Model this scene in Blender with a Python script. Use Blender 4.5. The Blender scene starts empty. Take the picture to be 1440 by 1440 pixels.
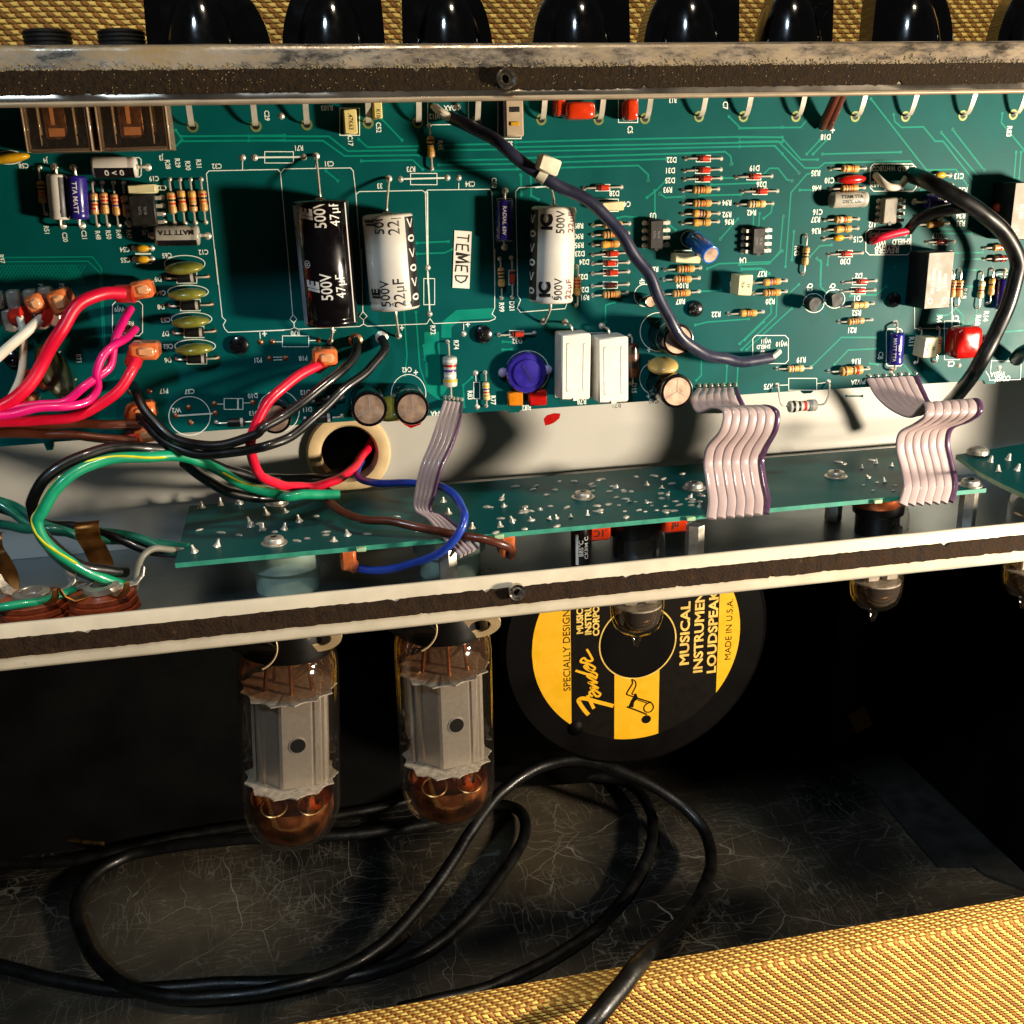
import bpy, bmesh, math, random
import numpy as np
random.seed(7)
S = 0.001                                   # everything below is in millimetres
sc = bpy.context.scene
COL = sc.collection
# ------------------------------------------------------------------ camera
F_PX = 1450.0
_D = np.array([127., 4480., F_PX]); _D /= np.linalg.norm(_D)
_X = np.array([7780., -690., F_PX]); _X -= _D*_X.dot(_D); _X /= np.linalg.norm(_X)
_Y = np.cross(_X, _D)
RW = np.stack([_X, _Y, -_D])                # camera (right, down, forward) -> world
def ray(px, py): return RW @ np.array([(px-720)/F_PX, (py-720)/F_PX, 1.0])
CAM = -345.0*ray(790, 340)
cd = bpy.data.cameras.new('camera'); cam = bpy.data.objects.new('camera', cd); COL.objects.link(cam)
cd.sensor_width = 36.0; cd.lens = F_PX/1440*36.0; cd.clip_start = 0.01; cd.clip_end = 20
from mathutils import Matrix, Vector
M = Matrix.Identity(4)
for i in range(3):
    M[i][0] = RW[i, 0]; M[i][1] = -RW[i, 1]; M[i][2] = -RW[i, 2]; M[i][3] = CAM[i]*S
cam.matrix_world = M
sc.camera = cam
# ------------------------------------------------------------------ world and lamps
w = bpy.data.worlds.new('World'); sc.world = w; w.use_nodes = True
bg = w.node_tree.nodes['Background']; bg.inputs[0].default_value = (0.80, 0.75, 0.68, 1); bg.inputs[1].default_value = 0.03
def area_lamp(name, loc, target, size, power, color):
    l = bpy.data.lights.new(name, 'AREA'); l.energy = power; l.color = color; l.shape = 'DISK'; l.size = size*S
    o = bpy.data.objects.new(name, l); COL.objects.link(o)
    o.location = Vector(loc)*S
    o.rotation_euler = (Vector(target)-Vector(loc)).to_track_quat('-Z', 'Y').to_euler()
    return o
area_lamp('warm_desk_lamp', (405, -310, -80), (20, 20, -60), 58, 6.8, (1.0, 0.85, 0.65))
area_lamp('warm_ceiling_lamp', (200, -800, 1300), (0, 0, 40), 160, 13.0, (1.0, 0.84, 0.62))
area_lamp('cool_window_light', (-520, -1100, 1000), (0, 0, -50), 170, 9.0, (0.62, 0.82, 1.0))
vs = sc.view_settings
sc.display_settings.display_device = 'sRGB'
vs.view_transform = 'Standard'; vs.look = 'None'; vs.gamma = 1.0; vs.use_curve_mapping = False
vs.exposure = 0.0
sc.render.resolution_x = 1024; sc.render.resolution_y = 1024
sc.render.engine = 'CYCLES'
sc.cycles.max_bounces = 10; sc.cycles.transparent_max_bounces = 16
# ------------------------------------------------------------------ placing helpers (photo measure -> point on a plane of the scene)
def at(q, x=None, y=None, z=None):
    r = ray(q[0], q[1])
    t = (x-CAM[0])/r[0] if x is not None else (y-CAM[1])/r[1] if y is not None else (z-CAM[2])/r[2]
    return CAM + t*r
def B(q, y=0.0): return at(q, y=y)
def crop(ox, oy): return lambda x, y: (ox+x/3.6, oy+y/3.6)
A1, A2, A3, A4 = [crop(o, 0) for o in (0, 350, 700, 1040)]
B1, B2, B3, B4 = [crop(o, 350) for o in (0, 350, 700, 1040)]
C1, C2, C3, C4 = [crop(o, 700) for o in (0, 350, 700, 1040)]
D1, D2, D3, D4 = [crop(o, 1040) for o in (0, 350, 700, 1040)]
V = lambda *a: np.array(a, float)
NRM = V(0, -1, 0)                           # out of the board, towards the viewer
def unit(a): a = np.asarray(a, float); return a/(np.linalg.norm(a)+1e-12)
# ------------------------------------------------------------------ materials
def lin(h):
    h = h.lstrip('#'); o = []
    for i in (0, 2, 4):
        c = int(h[i:i+2], 16)/255; o.append(c/12.92 if c <= .04045 else ((c+.055)/1.055)**2.4)
    return (*o, 1)
MATS = {}
def mat(name, col, rough=.5, metal=0., var=.25, vscale=220., bump=0., bscale=600., coat=0., trans=0., spec=.5, ior=1.45, sss=0., dirt=None, rvar=.15):
    m = bpy.data.materials.new(name); m.use_nodes = True
    nt = m.node_tree; b = nt.nodes['Principled BSDF']
    c = lin(col) if isinstance(col, str) else (*col, 1)
    b.inputs['Roughness'].default_value = rough; b.inputs['Metallic'].default_value = metal
    b.inputs['Coat Weight'].default_value = coat; b.inputs['Coat Roughness'].default_value = .08
    b.inputs['Transmission Weight'].default_value = trans; b.inputs['IOR'].default_value = ior
    b.inputs['Specular IOR Level'].default_value = spec
    if sss: b.inputs['Subsurface Weight'].default_value = sss; b.inputs['Subsurface Radius'].default_value = (.003, .002, .0015); b.inputs['Subsurface Scale'].default_value = 1.0
    tc = nt.nodes.new('ShaderNodeTexCoord')
    n = nt.nodes.new('ShaderNodeTexNoise'); n.inputs['Scale'].default_value = vscale; n.inputs['Detail'].default_value = 5
    nt.links.new(tc.outputs['Object'], n.inputs['Vector'])
    mr = nt.nodes.new('ShaderNodeMapRange'); mr.inputs[1].default_value = .3; mr.inputs[2].default_value = .7
    mr.inputs[3].default_value = 1-var; mr.inputs[4].default_value = 1+var*.5
    nt.links.new(n.outputs['Fac'], mr.inputs[0])
    mx = nt.nodes.new('ShaderNodeMix'); mx.data_type = 'RGBA'; mx.blend_type = 'MULTIPLY'; mx.inputs[0].default_value = 1
    mx.inputs[6].default_value = c
    nt.links.new(mr.outputs[0], mx.inputs[7])
    out = mx.outputs[2]
    if dirt:                                 # (colour, noise scale, threshold)
        n2 = nt.nodes.new('ShaderNodeTexNoise'); n2.inputs['Scale'].default_value = dirt[1]; n2.inputs['Detail'].default_value = 8; n2.inputs['Roughness'].default_value = .7
        nt.links.new(tc.outputs['Object'], n2.inputs['Vector'])
        r2 = nt.nodes.new('ShaderNodeMapRange'); r2.inputs[1].default_value = dirt[2]; r2.inputs[2].default_value = dirt[2]+.12
        nt.links.new(n2.outputs['Fac'], r2.inputs[0])
        m2 = nt.nodes.new('ShaderNodeMix'); m2.data_type = 'RGBA'; nt.links.new(r2.outputs[0], m2.inputs[0])
        nt.links.new(out, m2.inputs[6]); m2.inputs[7].default_value = lin(dirt[0]); out = m2.outputs[2]
    nt.links.new(out, b.inputs['Base Color'])
    rr = nt.nodes.new('ShaderNodeMapRange'); rr.inputs[1].default_value = .3; rr.inputs[2].default_value = .7
    rr.inputs[3].default_value = max(0, rough-rvar*rough); rr.inputs[4].default_value = min(1, rough+rvar)
    nt.links.new(n.outputs['Fac'], rr.inputs[0]); nt.links.new(rr.outputs[0], b.inputs['Roughness'])
    if bump:
        n3 = nt.nodes.new('ShaderNodeTexNoise'); n3.inputs['Scale'].default_value = bscale; n3.inputs['Detail'].default_value = 4
        nt.links.new(tc.outputs['Object'], n3.inputs['Vector'])
        bp = nt.nodes.new('ShaderNodeBump'); bp.inputs['Strength'].default_value = bump; bp.inputs['Distance'].default_value = .0004
        nt.links.new(n3.outputs['Fac'], bp.inputs['Height']); nt.links.new(bp.outputs[0], b.inputs['Normal'])
    MATS[name] = m
    return m
def thin_glass(name, tint, refl=.06, rough=.03, body=None):
    m = bpy.data.materials.new(name); m.use_nodes = True; nt = m.node_tree
    for n in list(nt.nodes): nt.nodes.remove(n)
    o = nt.nodes.new('ShaderNodeOutputMaterial'); t = nt.nodes.new('ShaderNodeBsdfTransparent'); g = nt.nodes.new('ShaderNodeBsdfGlossy')
    t.inputs[0].default_value = (*tint, 1); g.inputs['Roughness'].default_value = rough; g.inputs[0].default_value = (1, 1, 1, 1)
    lw = nt.nodes.new('ShaderNodeLayerWeight'); lw.inputs[0].default_value = .5
    pw = nt.nodes.new('ShaderNodeMath'); pw.operation = 'POWER'; pw.inputs[1].default_value = 3.0; nt.links.new(lw.outputs['Facing'], pw.inputs[0])
    ml = nt.nodes.new('ShaderNodeMath'); ml.operation = 'MULTIPLY_ADD'; ml.inputs[1].default_value = .6; ml.inputs[2].default_value = refl; nt.links.new(pw.outputs[0], ml.inputs[0])
    mx = nt.nodes.new('ShaderNodeMixShader'); nt.links.new(ml.outputs[0], mx.inputs[0])
    nt.links.new(t.outputs[0], mx.inputs[1]); nt.links.new(g.outputs[0], mx.inputs[2])
    last = mx.outputs[0]
    if body:                                 # translucent plastic: part of the light is scattered
        d = nt.nodes.new('ShaderNodeBsdfDiffuse'); d.inputs[0].default_value = (*body[0], 1)
        m2 = nt.nodes.new('ShaderNodeMixShader'); m2.inputs[0].default_value = body[1]
        nt.links.new(last, m2.inputs[1]); nt.links.new(d.outputs[0], m2.inputs[2]); last = m2.outputs[0]
    nt.links.new(last, o.inputs[0]); MATS[name] = m; return m
def tweed(name, axu, axv, L=4.1, P=1.3, k=.33, k2=1.):
    """woven twill: yellow floats stepping diagonally over brown ones, measured in metres on two object axes"""
    m = bpy.data.materials.new(name); m.use_nodes = True; nt = m.node_tree; b = nt.nodes['Principled BSDF']
    N = lambda t: nt.nodes.new(t)
    def mth(op, a, bb=None, c=None):
        n = N('ShaderNodeMath'); n.operation = op
        for i, q in enumerate((a, bb, c)):
            if q is None: continue
            if isinstance(q, (int, float)): n.inputs[i].default_value = q
            else: nt.links.new(q, n.inputs[i])
        return n.outputs[0]
    tc = N('ShaderNodeTexCoord'); sp = N('ShaderNodeSeparateXYZ')
    nz = N('ShaderNodeTexNoise'); nz.inputs['Scale'].default_value = 70; nt.links.new(tc.outputs['Object'], nz.inputs['Vector'])
    wob = N('ShaderNodeMix'); wob.data_type = 'VECTOR'; wob.inputs[0].default_value = .0016
    nt.links.new(tc.outputs['Object'], wob.inputs[4]); nt.links.new(nz.outputs['Color'], wob.inputs[5])
    nt.links.new(wob.outputs[1], sp.inputs[0])
    u = mth('DIVIDE', sp.outputs[axu], L*S); v = mth('DIVIDE', sp.outputs[axv], P*S)
    row = mth('FLOOR', v); t = mth('FRACT', v)
    ph = mth('ADD', mth('ADD', u, mth('MULTIPLY', row, k)), mth('MULTIPLY', t, .16)); s = mth('FRACT', ph); FR = .53
    def hump(x, e): return mth('SUBTRACT', 1, mth('POWER', mth('ABSOLUTE', mth('SUBTRACT', mth('MULTIPLY', x, 2), 1)), e))
    isl = mth('LESS_THAN', s, FR)
    hy = hump(mth('DIVIDE', s, FR), 3.5); hb = mth('MULTIPLY', hump(mth('DIVIDE', mth('SUBTRACT', s, FR), 1-FR), 2.), .6)
    hs = mth('ADD', mth('MULTIPLY', isl, hy), mth('MULTIPLY', mth('SUBTRACT', 1, isl), hb))
    h = mth('MULTIPLY', hs, hump(t, 2.4))
    wn = N('ShaderNodeTexWhiteNoise'); wn.noise_dimensions = '2D'
    cb = N('ShaderNodeCombineXYZ'); nt.links.new(row, cb.inputs[0]); nt.links.new(mth('FLOOR', ph), cb.inputs[1]); nt.links.new(cb.outputs[0], wn.inputs['Vector'])
    n2 = N('ShaderNodeTexNoise'); n2.inputs['Scale'].default_value = 45; n2.inputs['Detail'].default_value = 6; nt.links.new(tc.outputs['Object'], n2.inputs['Vector'])
    mr = N('ShaderNodeMapRange'); mr.inputs[1].default_value = .35; mr.inputs[2].default_value = .7; mr.inputs[3].default_value = .8; mr.inputs[4].default_value = 1.1
    nt.links.new(n2.outputs['Fac'], mr.inputs[0])
    cm = N('ShaderNodeMix'); cm.data_type = 'RGBA'; nt.links.new(isl, cm.inputs[0]); cm.inputs[6].default_value = lin('#9a6426'); cm.inputs[7].default_value = lin('#e8c062')
    mx = N('ShaderNodeMix'); mx.data_type = 'RGBA'; mx.blend_type = 'MULTIPLY'; mx.inputs[0].default_value = 1
    nt.links.new(cm.outputs[2], mx.inputs[6]); nt.links.new(mth('MULTIPLY', mr.outputs[0], mth('ADD', .78, mth('MULTIPLY', wn.outputs['Value'], .36))), mx.inputs[7])
    nt.links.new(mx.outputs[2], b.inputs['Base Color']); b.inputs['Roughness'].default_value = .6; b.inputs['Specular IOR Level'].default_value = .3
    bp = N('ShaderNodeBump'); bp.inputs['Strength'].default_value = 1.; bp.inputs['Distance'].default_value = .0006*P/1.2
    nt.links.new(h, bp.inputs['Height']); nt.links.new(bp.outputs[0], b.inputs['Normal'])
    MATS[name] = m; return m
mat('pcb', '#004c4b', .42, var=.16, vscale=60, bump=.02, bscale=900, spec=.12, rvar=.08, dirt=('#1f6a62', 620, .70))
mat('pcb_edge', '#8fae86', .6)
mat('trace', '#007c68', .45, var=.1, spec=.15)
mat('silk', '#dfe8dc', .6, var=.12, vscale=700)
mat('solder', '#d4cec0', .3, metal=.55, var=.3, vscale=900, bump=.3, bscale=1500)
mat('copper_pad', '#9c6a4c', .35, metal=.8, var=.3, vscale=900)
mat('lead', '#d8cfbe', .3, metal=.45, var=.15)
mat('tan', '#c99a58', .38, coat=.3); mat('tan_pale', '#d8bd86', .4, coat=.3); mat('tan_grey', '#b9b6ab', .4, coat=.2)
for n, h in dict(black='#0c0a0a', brown='#4a2410', red='#b5190f', orange='#d8560f', yellow='#d8a514', green='#1b6a35', blue='#1b3fa0', violet='#59307c', grey='#77777a', white='#e4e0d6', gold='#b98b2f').items():
    mat('band_'+n, h, .35, var=.1, coat=.3)
mat('diode_red', '#b8321a', .12, var=.2, coat=.8); mat('diode_dark', '#3a140d', .15, coat=.8)
mat('black_epoxy', '#0b0b0d', .42, var=.3, vscale=500); mat('silver_band', '#b8b4ac', .45)
mat('ic_black', '#15140f', .5, var=.3, vscale=500, bump=.08)
mat('pin', '#c8c2b4', .3, metal=.5)
mat('cap_black', '#0a0608', .12, var=.2, coat=.6); mat('cap_white', '#cfc9bd', .28, var=.06, coat=.4)
mat('cap_blue', '#241a78', .2, var=.2, coat=.6); mat('cap_skyblue', '#1a66c4', .22, coat=.6); mat('cap_grey', '#a8a498', .3, coat=.4)
mat('alu', '#b79a86', .42, metal=.85, var=.15, vscale=300, bump=.1, bscale=900)
mat('print_black', '#0d0c10', .4, var=.1); mat('print_white', '#d6d2ca', .4, var=.1); mat('print_blue', '#20346a', .4)
mat('cream_cap', '#d9cd9f', .4, coat=.2, var=.12); mat('yellow_cap', '#d8c47c', .38, coat=.2, var=.12)
mat('orange_cap', '#c8330d', .16, coat=.8, var=.15); mat('red_cap', '#a3100c', .14, coat=.8, var=.15)
mat('olive_cap', '#7c7a2a', .3, coat=.5, var=.3, vscale=400); mat('olive_dark', '#2c2f14', .3, coat=.5, var=.35); mat('bead_yellow', '#cf9a16', .3, coat=.5)
mat('tan_disc', '#c4a460', .35, coat=.4, var=.2)
mat('cement', '#d9d3c6', .7, var=.1, vscale=300, bump=.25, bscale=900)
mat('trim_blue', '#2a1f86', .25, coat=.4); mat('trim_blue_dark', '#1d1560', .4)
mat('clear_nub', '#a89cc8', .2, coat=.5); mat('amber', '#d0790f', .25, coat=.5)
mat('sticker', '#e6e1d4', .7, var=.08); mat('ink', '#0c0b0c', .6)
mat('relay_print', '#e8e0d0', .5); mat('relay_grey', '#7f776a', .5, var=.15); mat('relay_black', '#0b0c0e', .4)
mat('switch_beige', '#a9967c', .5, var=.15)
mat('screw_black', '#08080a', .18, var=.2, coat=.6)
mat('screw_steel', '#b9b2a6', .3, metal=.7, var=.25, bump=.15)
mat('spade', '#d9703a', .22, coat=.7, var=.3, vscale=350, sss=.25); mat('spade_red', '#c22a1c', .25, coat=.6, var=.2, sss=.2); mat('spade_metal', '#e6a06c', .22, coat=.6)
mat('w_red', '#d1062f', .34, var=.16, vscale=90, coat=.2, bump=.15, bscale=500); mat('w_magenta', '#d4086a', .34, var=.08, coat=.4); mat('w_black', '#060607', .34, var=.2, coat=.5)
mat('w_brown', '#4f2210', .34, var=.25, coat=.4); mat('w_white', '#d8d0bd', .35, var=.1); mat('w_green', '#0b8a62', .34, coat=.4, var=.15); mat('w_yellow', '#c6c019', .3, coat=.4)
mat('w_dkgreen', '#0c5a48', .34, coat=.4); mat('w_blue', '#1a3a9c', .34, coat=.4, var=.12); mat('w_grey', '#23253a', .36, coat=.2, var=.25); mat('w_shieldgrey', '#6d6a5f', .4)
mat('w_copper', '#9c4f2a', .25, metal=.8)
mat('ribbon', '#a3908f', .3, var=.06, coat=.35); mat('ribbon_edge', '#4a2d4c', .3, coat=.35); mat('ribbon_grey', '#8f8792', .32, coat=.35)
mat('nylon', '#ddd6bd', .4, sss=.2); mat('grommet', '#cdb489', .45, var=.12)
mat('wall_paint', '#b4b2ab', .5, var=.1, dirt=('#8d8370', 60, .72), vscale=25, bump=.05)
mat('steel_inner', '#a3afb5', .3, metal=1., var=.15, vscale=40)
mat('hem_metal', '#93836c', .45, metal=.3, var=.2, vscale=150, dirt=('#5c4c3a', 300, .66)); mat('flange_paint', '#bfb49f', .5, var=.1, vscale=120, dirt=('#7d6a55', 260, .68))
mat('gasket', '#2a1c10', .9, spec=.2, var=.5, vscale=420, bump=.9, bscale=1300, dirt=('#6b5038', 420, .66))
mat('gasket_worn', '#261b0e', .85, spec=.15, var=.6, vscale=700, bump=1., bscale=1400, dirt=('#7a6a4c', 900, .69)); mat('dust', '#8c7c5c', .95, var=.4, vscale=900, bump=1., bscale=2000)
mat('knob', '#030304', .07, var=.1, coat=1.); mat('jack_black', '#060607', .5)
mat('jack_edge', '#b9a488', .2, coat=.8, var=.3); mat('amber_plastic', '#3a2818', .2, coat=.8)
mat('phenolic', '#8c3a1c', .4, var=.3, vscale=400, coat=.3); mat('spring_copper', '#8a5a2c', .3, metal=.9, var=.35, vscale=250)
mat('socket_white', '#7f9387', .45, var=.15); mat('bakelite', '#080605', .28, var=.1, rvar=.03); mat('bracket', '#cdb48a', .4, metal=.3, var=.15)
mat('plate_grey', '#b0a698', .36, metal=.7, var=.06, vscale=700, rvar=.04); mat('plate_light', '#9c948a', .42, metal=.6, var=.12, vscale=200)
mat('mica', '#a39a8c', .3, coat=.4, var=.35, vscale=500, bump=.3); mat('rod', '#c79a62', .25, metal=1.); mat('getter', '#b8703f', .26, metal=1., var=.7, vscale=140, rvar=.2); mat('jack_copper', '#8a5c3c', .3, metal=.6, var=.6, vscale=500, bump=.8, bscale=700)
thin_glass('glass', (.97, .95, .93), refl=.07, body=((.62, .50, .40), .006)); thin_glass('smoke', (.80, .60, .46), rough=.08, body=((.30, .15, .08), .07)); thin_glass('jack_clear', (.55, .45, .36), body=((.42, .30, .20), .3)); thin_glass('getter_silver', (.34, .30, .27), rough=.08, body=((.2, .16, .13), .15))
mat('magnet', '#040303', .55, var=.3, vscale=40, spec=.1); mat('label_dark', '#0b0603', .6, spec=.15, var=.15); mat('label_yellow', '#dca60c', .5, var=.06); mat('label_pale', '#dcb95c', .5)
mat('cab_black', '#040404', .6, spec=.2, var=.4, vscale=30, bump=.3, bscale=300); mat('wood_dark', '#140d06', .7, var=.4, vscale=40)
mat('cord', '#070707', .38, var=.35, vscale=120, coat=.1, bump=.25, bscale=700)
tweed('tweed_back', 0, 2); tweed('tweed_top', 0, 1); tweed('tweed_rail', 0, 2, L=5.0, P=1.75, k=.36)
# ------------------------------------------------------------------ mesh helpers
class MB:
    def __init__(s): s.v = []; s.f = []; s.m = []; s.mats = []
    def mi(s, name):
        if name not in s.mats: s.mats.append(name)
        return s.mats.index(name)
    def add(s, vs, fs, m):
        o = len(s.v); s.v.extend([tuple(q) for q in vs]); k = s.mi(m)
        for i, f in enumerate(fs): s.f.append(tuple(o+j for j in f)); s.m.append(k)
    def box(s, c, h, m, ax=None, b=0.):
        """box: centre, half sizes, optional axes (rows) and chamfer"""
        c = np.asarray(c, float); ax = np.eye(3) if ax is None else np.asarray(ax); h = np.asarray(h, float)
        if b <= 0:
            vs = [c+(sx*h[0])*ax[0]+(sy*h[1])*ax[1]+(sz*h[2])*ax[2] for sx in (-1, 1) for sy in (-1, 1) for sz in (-1, 1)]
            s.add(vs, [(0, 1, 3, 2), (4, 6, 7, 5), (0, 4, 5, 1), (2, 3, 7, 6), (0, 2, 6, 4), (1, 5, 7, 3)], m); return
        vs = []; idx = {}
        for sx in (-1, 1):
            for sy in (-1, 1):
                for sz in (-1, 1):
                    for k in range(3):
                        q = [h[0]-b, h[1]-b, h[2]-b]; q[k] = h[k]
                        idx[(sx, sy, sz, k)] = len(vs); vs.append(c+sx*q[0]*ax[0]+sy*q[1]*ax[1]+sz*q[2]*ax[2])
        fs = []
        I = lambda sg, k: idx[(sg[0], sg[1], sg[2], k)]
        for k in range(3):
            a, d = [(1, 2), (2, 0), (0, 1)][k]
            for sg in (-1, 1):
                L = []
                for (p, q) in ((-1, -1), (1, -1), (1, 1), (-1, 1)):
                    t = [0, 0, 0]; t[k] = sg; t[a] = p; t[d] = q; L.append(I(t, k))
                fs.append(L if sg > 0 else L[::-1])
            for p in (-1, 1):
                for q in (-1, 1):
                    t0 = [0, 0, 0]; t0[k] = -1; t0[a] = p; t0[d] = q; t1 = list(t0); t1[k] = 1
                    fs.append([I(t0, a), I(t0, d), I(t1, d), I(t1, a)])
        for sx in (-1, 1):
            for sy in (-1, 1):
                for sz in (-1, 1): fs.append([I((sx, sy, sz), 0), I((sx, sy, sz), 1), I((sx, sy, sz), 2)])
        s.add(vs, fs, m)
    def tube(s, pts, r, m, n=8, cap=True):
        pts = np.asarray(pts, float); k = len(pts)
        rr = np.full(k, r) if np.isscalar(r) else np.asarray(r, float)
        T = np.gradient(pts, axis=0); T /= (np.linalg.norm(T, axis=1)[:, None]+1e-12)
        a = V(0, 0, 1) if abs(T[0][2]) < .9 else V(1, 0, 0)
        u = unit(np.cross(T[0], a)); vs = []
        for i in range(k):
            u = unit(u-T[i]*u.dot(T[i])); w_ = np.cross(T[i], u)
            for j in range(n):
                t = 2*math.pi*j/n; vs.append(pts[i]+rr[i]*(math.cos(t)*u+math.sin(t)*w_))
        fs = [(i*n+j, i*n+(j+1) % n, (i+1)*n+(j+1) % n, (i+1)*n+j) for i in range(k-1) for j in range(n)]
        if cap: fs += [tuple(range(n-1, -1, -1)), tuple((k-1)*n+j for j in range(n))]
        s.add(vs, fs, m)
    def lathe(s, prof, o, ax, m, n=20, start=None, arc=None):
        """prof: (radius, height[, material of the ring that follows])"""
        o = np.asarray(o, float); ax = unit(ax)
        a = V(0, 0, 1) if abs(ax[2]) < .9 else V(1, 0, 0)
        u = unit(np.cross(a, ax)) if start is None else unit(np.asarray(start)-ax*np.dot(start, ax)); w_ = np.cross(ax, u)
        full = arc is None; kk = n if full else n+1
        base = len(s.v)
        for q in prof:
            for j in range(kk):
                t = (2*math.pi if full else arc)*j/n
                s.v.append(tuple(o+q[1]*ax+q[0]*(math.cos(t)*u+math.sin(t)*w_)))
        for i in range(len(prof)-1):
            mm = s.mi(prof[i][2] if len(prof[i]) > 2 else m)
            for j in range(n):
                a0 = base+i*kk+j; a1 = base+i*kk+((j+1) % kk); s.f.append((a0, a1, a1+kk, a0+kk)); s.m.append(mm)
    def disc(s, c, nrm, r, m, n=20, ry=None, ex=None):
        c = np.asarray(c, float); nrm = unit(nrm); u = unit(np.cross(nrm, V(0, 0, 1) if abs(nrm[2]) < .9 else V(1, 0, 0))) if ex is None else np.asarray(ex); w_ = np.cross(nrm, u)
        ry = r if ry is None else ry
        s.add([c+r*math.cos(2*math.pi*j/n)*u+ry*math.sin(2*math.pi*j/n)*w_ for j in range(n)], [tuple(range(n))], m)
    def strip(s, pts, wd, m, nrm=NRM, closed=False):
        """flat ribbon of constant width lying on a plane"""
        P = [np.asarray(p, float) for p in pts]; k = len(P); vs = []
        for i in range(k):
            pr = P[i-1] if (i > 0 or closed) else None; nx = P[(i+1) % k] if (i < k-1 or closed) else None
            d1 = unit(P[i]-pr) if pr is not None else unit(nx-P[i]); d2 = unit(nx-P[i]) if nx is not None else d1
            t = unit(d1+d2); nn = np.cross(nrm, t); sc_ = 1/max(.5, np.dot(np.cross(nrm, d1), nn))
            vs += [P[i]+nn*wd/2*sc_, P[i]-nn*wd/2*sc_]
        fs = [(2*i, 2*i+1, 2*i+3, 2*i+2) for i in range(k-1)]
        if closed: fs.append((2*k-2, 2*k-1, 1, 0))
        s.add(vs, fs, m)
    def sphere(s, c, r, m, n=12, k=8, sc3=(1, 1, 1), ax=None):
        ax = np.eye(3) if ax is None else np.asarray(ax); c = np.asarray(c, float); vs = []
        for i in range(k+1):
            p = math.pi*i/k
            for j in range(n):
                t = 2*math.pi*j/n
                q = (math.sin(p)*math.cos(t)*sc3[0], math.sin(p)*math.sin(t)*sc3[1], math.cos(p)*sc3[2]); vs.append(c+r*(q[0]*ax[0]+q[1]*ax[1]+q[2]*ax[2]))
        s.add(vs, [(i*n+j, (i+1)*n+j, (i+1)*n+(j+1) % n, i*n+(j+1) % n) for i in range(k) for j in range(n)], m)
    def mesh(s, name, loc=(0, 0, 0), sharp=38):
        me = bpy.data.meshes.new(name)
        vv = (np.asarray(s.v, float)-np.asarray(loc, float))*S
        me.from_pydata(vv.tolist(), [], s.f); me.validate(clean_customdata=False)
        for k in s.mats: me.materials.append(MATS[k])
        if len(me.polygons) == len(s.m): me.polygons.foreach_set('material_index', s.m)
        me.polygons.foreach_set('use_smooth', [True]*len(me.polygons))
        bm = bmesh.new(); bm.from_mesh(me); bmesh.ops.recalc_face_normals(bm, faces=bm.faces); bm.to_mesh(me); bm.free()
        me.set_sharp_from_angle(angle=math.radians(sharp)); me.update()
        return me
    def build(s, name, parent=None, sharp=38):
        loc = np.zeros(3)
        if parent is not None: loc = np.array(parent['_o'])
        me = s.mesh(name, loc, sharp); return link(name, me, parent)
def link(name, me, parent=None):
    o = bpy.data.objects.new(name, me); COL.objects.link(o)
    if parent is not None: o.parent = parent
    return o
def tag(o, label, cat, group=None):
    o['label'] = label; o['category'] = cat
    if group: o['group'] = group
    return o
ORIG = []
def thing(name, label, cat, loc=(0, 0, 0), group=None):
    o = bpy.data.objects.new(name, None); COL.objects.link(o); o.empty_display_size = .005
    o.location = Vector([float(q) for q in loc])*S; o['_o'] = [float(q) for q in loc]; ORIG.append(o)
    return tag(o, label, cat, group)
def sub(o, parent):
    """third level: hang a finished part under another part"""
    o.parent = parent; return o
def spline(pts, n=8):
    P = np.asarray(pts, float); P = np.vstack([2*P[0]-P[1], P, 2*P[-1]-P[-2]]); out = []
    for i in range(1, len(P)-2):
        p0, p1, p2, p3 = P[i-1], P[i], P[i+1], P[i+2]
        d1 = max(np.linalg.norm(p1-p0), 1e-6)**.5; d2 = max(np.linalg.norm(p2-p1), 1e-6)**.5; d3 = max(np.linalg.norm(p3-p2), 1e-6)**.5
        m1 = (p1-p0)/d1-(p2-p0)/(d1+d2)+(p2-p1)/d2; m2 = (p2-p1)/d2-(p3-p1)/(d2+d3)+(p3-p2)/d3
        m1 *= d2; m2 *= d2
        for t in np.arange(n)/n:
            out.append((2*t**3-3*t*t+1)*p1+(t**3-2*t*t+t)*m1+(-2*t**3+3*t*t)*p2+(t**3-t*t)*m2)
    out.append(P[-2]); return np.array(out)
# ---- lettering
_tx = {}
def glyphs(txt, bold=0., shear=0., res=2):
    key = (txt, bold, shear, res)
    if key not in _tx:
        cu = bpy.data.curves.new('lettering', 'FONT'); cu.body = txt; cu.align_x = 'CENTER'; cu.align_y = 'CENTER'; cu.size = 1; cu.resolution_u = res
        cu.offset = bold; cu.shear = shear
        ob = bpy.data.objects.new('lettering', cu); me = bpy.data.meshes.new_from_object(ob)
        vs = np.array([v.co[:] for v in me.vertices]) if len(me.vertices) else np.zeros((0, 3))
        fs = [tuple(p.vertices) for p in me.polygons]
        bpy.data.objects.remove(ob); bpy.data.meshes.remove(me); bpy.data.curves.remove(cu); _tx[key] = (vs, fs)
    return _tx[key]
def put_text(mb, txt, o, ex, ey, size, m, bold=0., shear=0., sx=1., res=2):
    vs, fs = glyphs(txt, bold, shear, res)
    if len(vs): mb.add([np.asarray(o)+size*(q[0]*sx*np.asarray(ex)+q[1]*np.asarray(ey)) for q in vs], fs, m)
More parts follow.
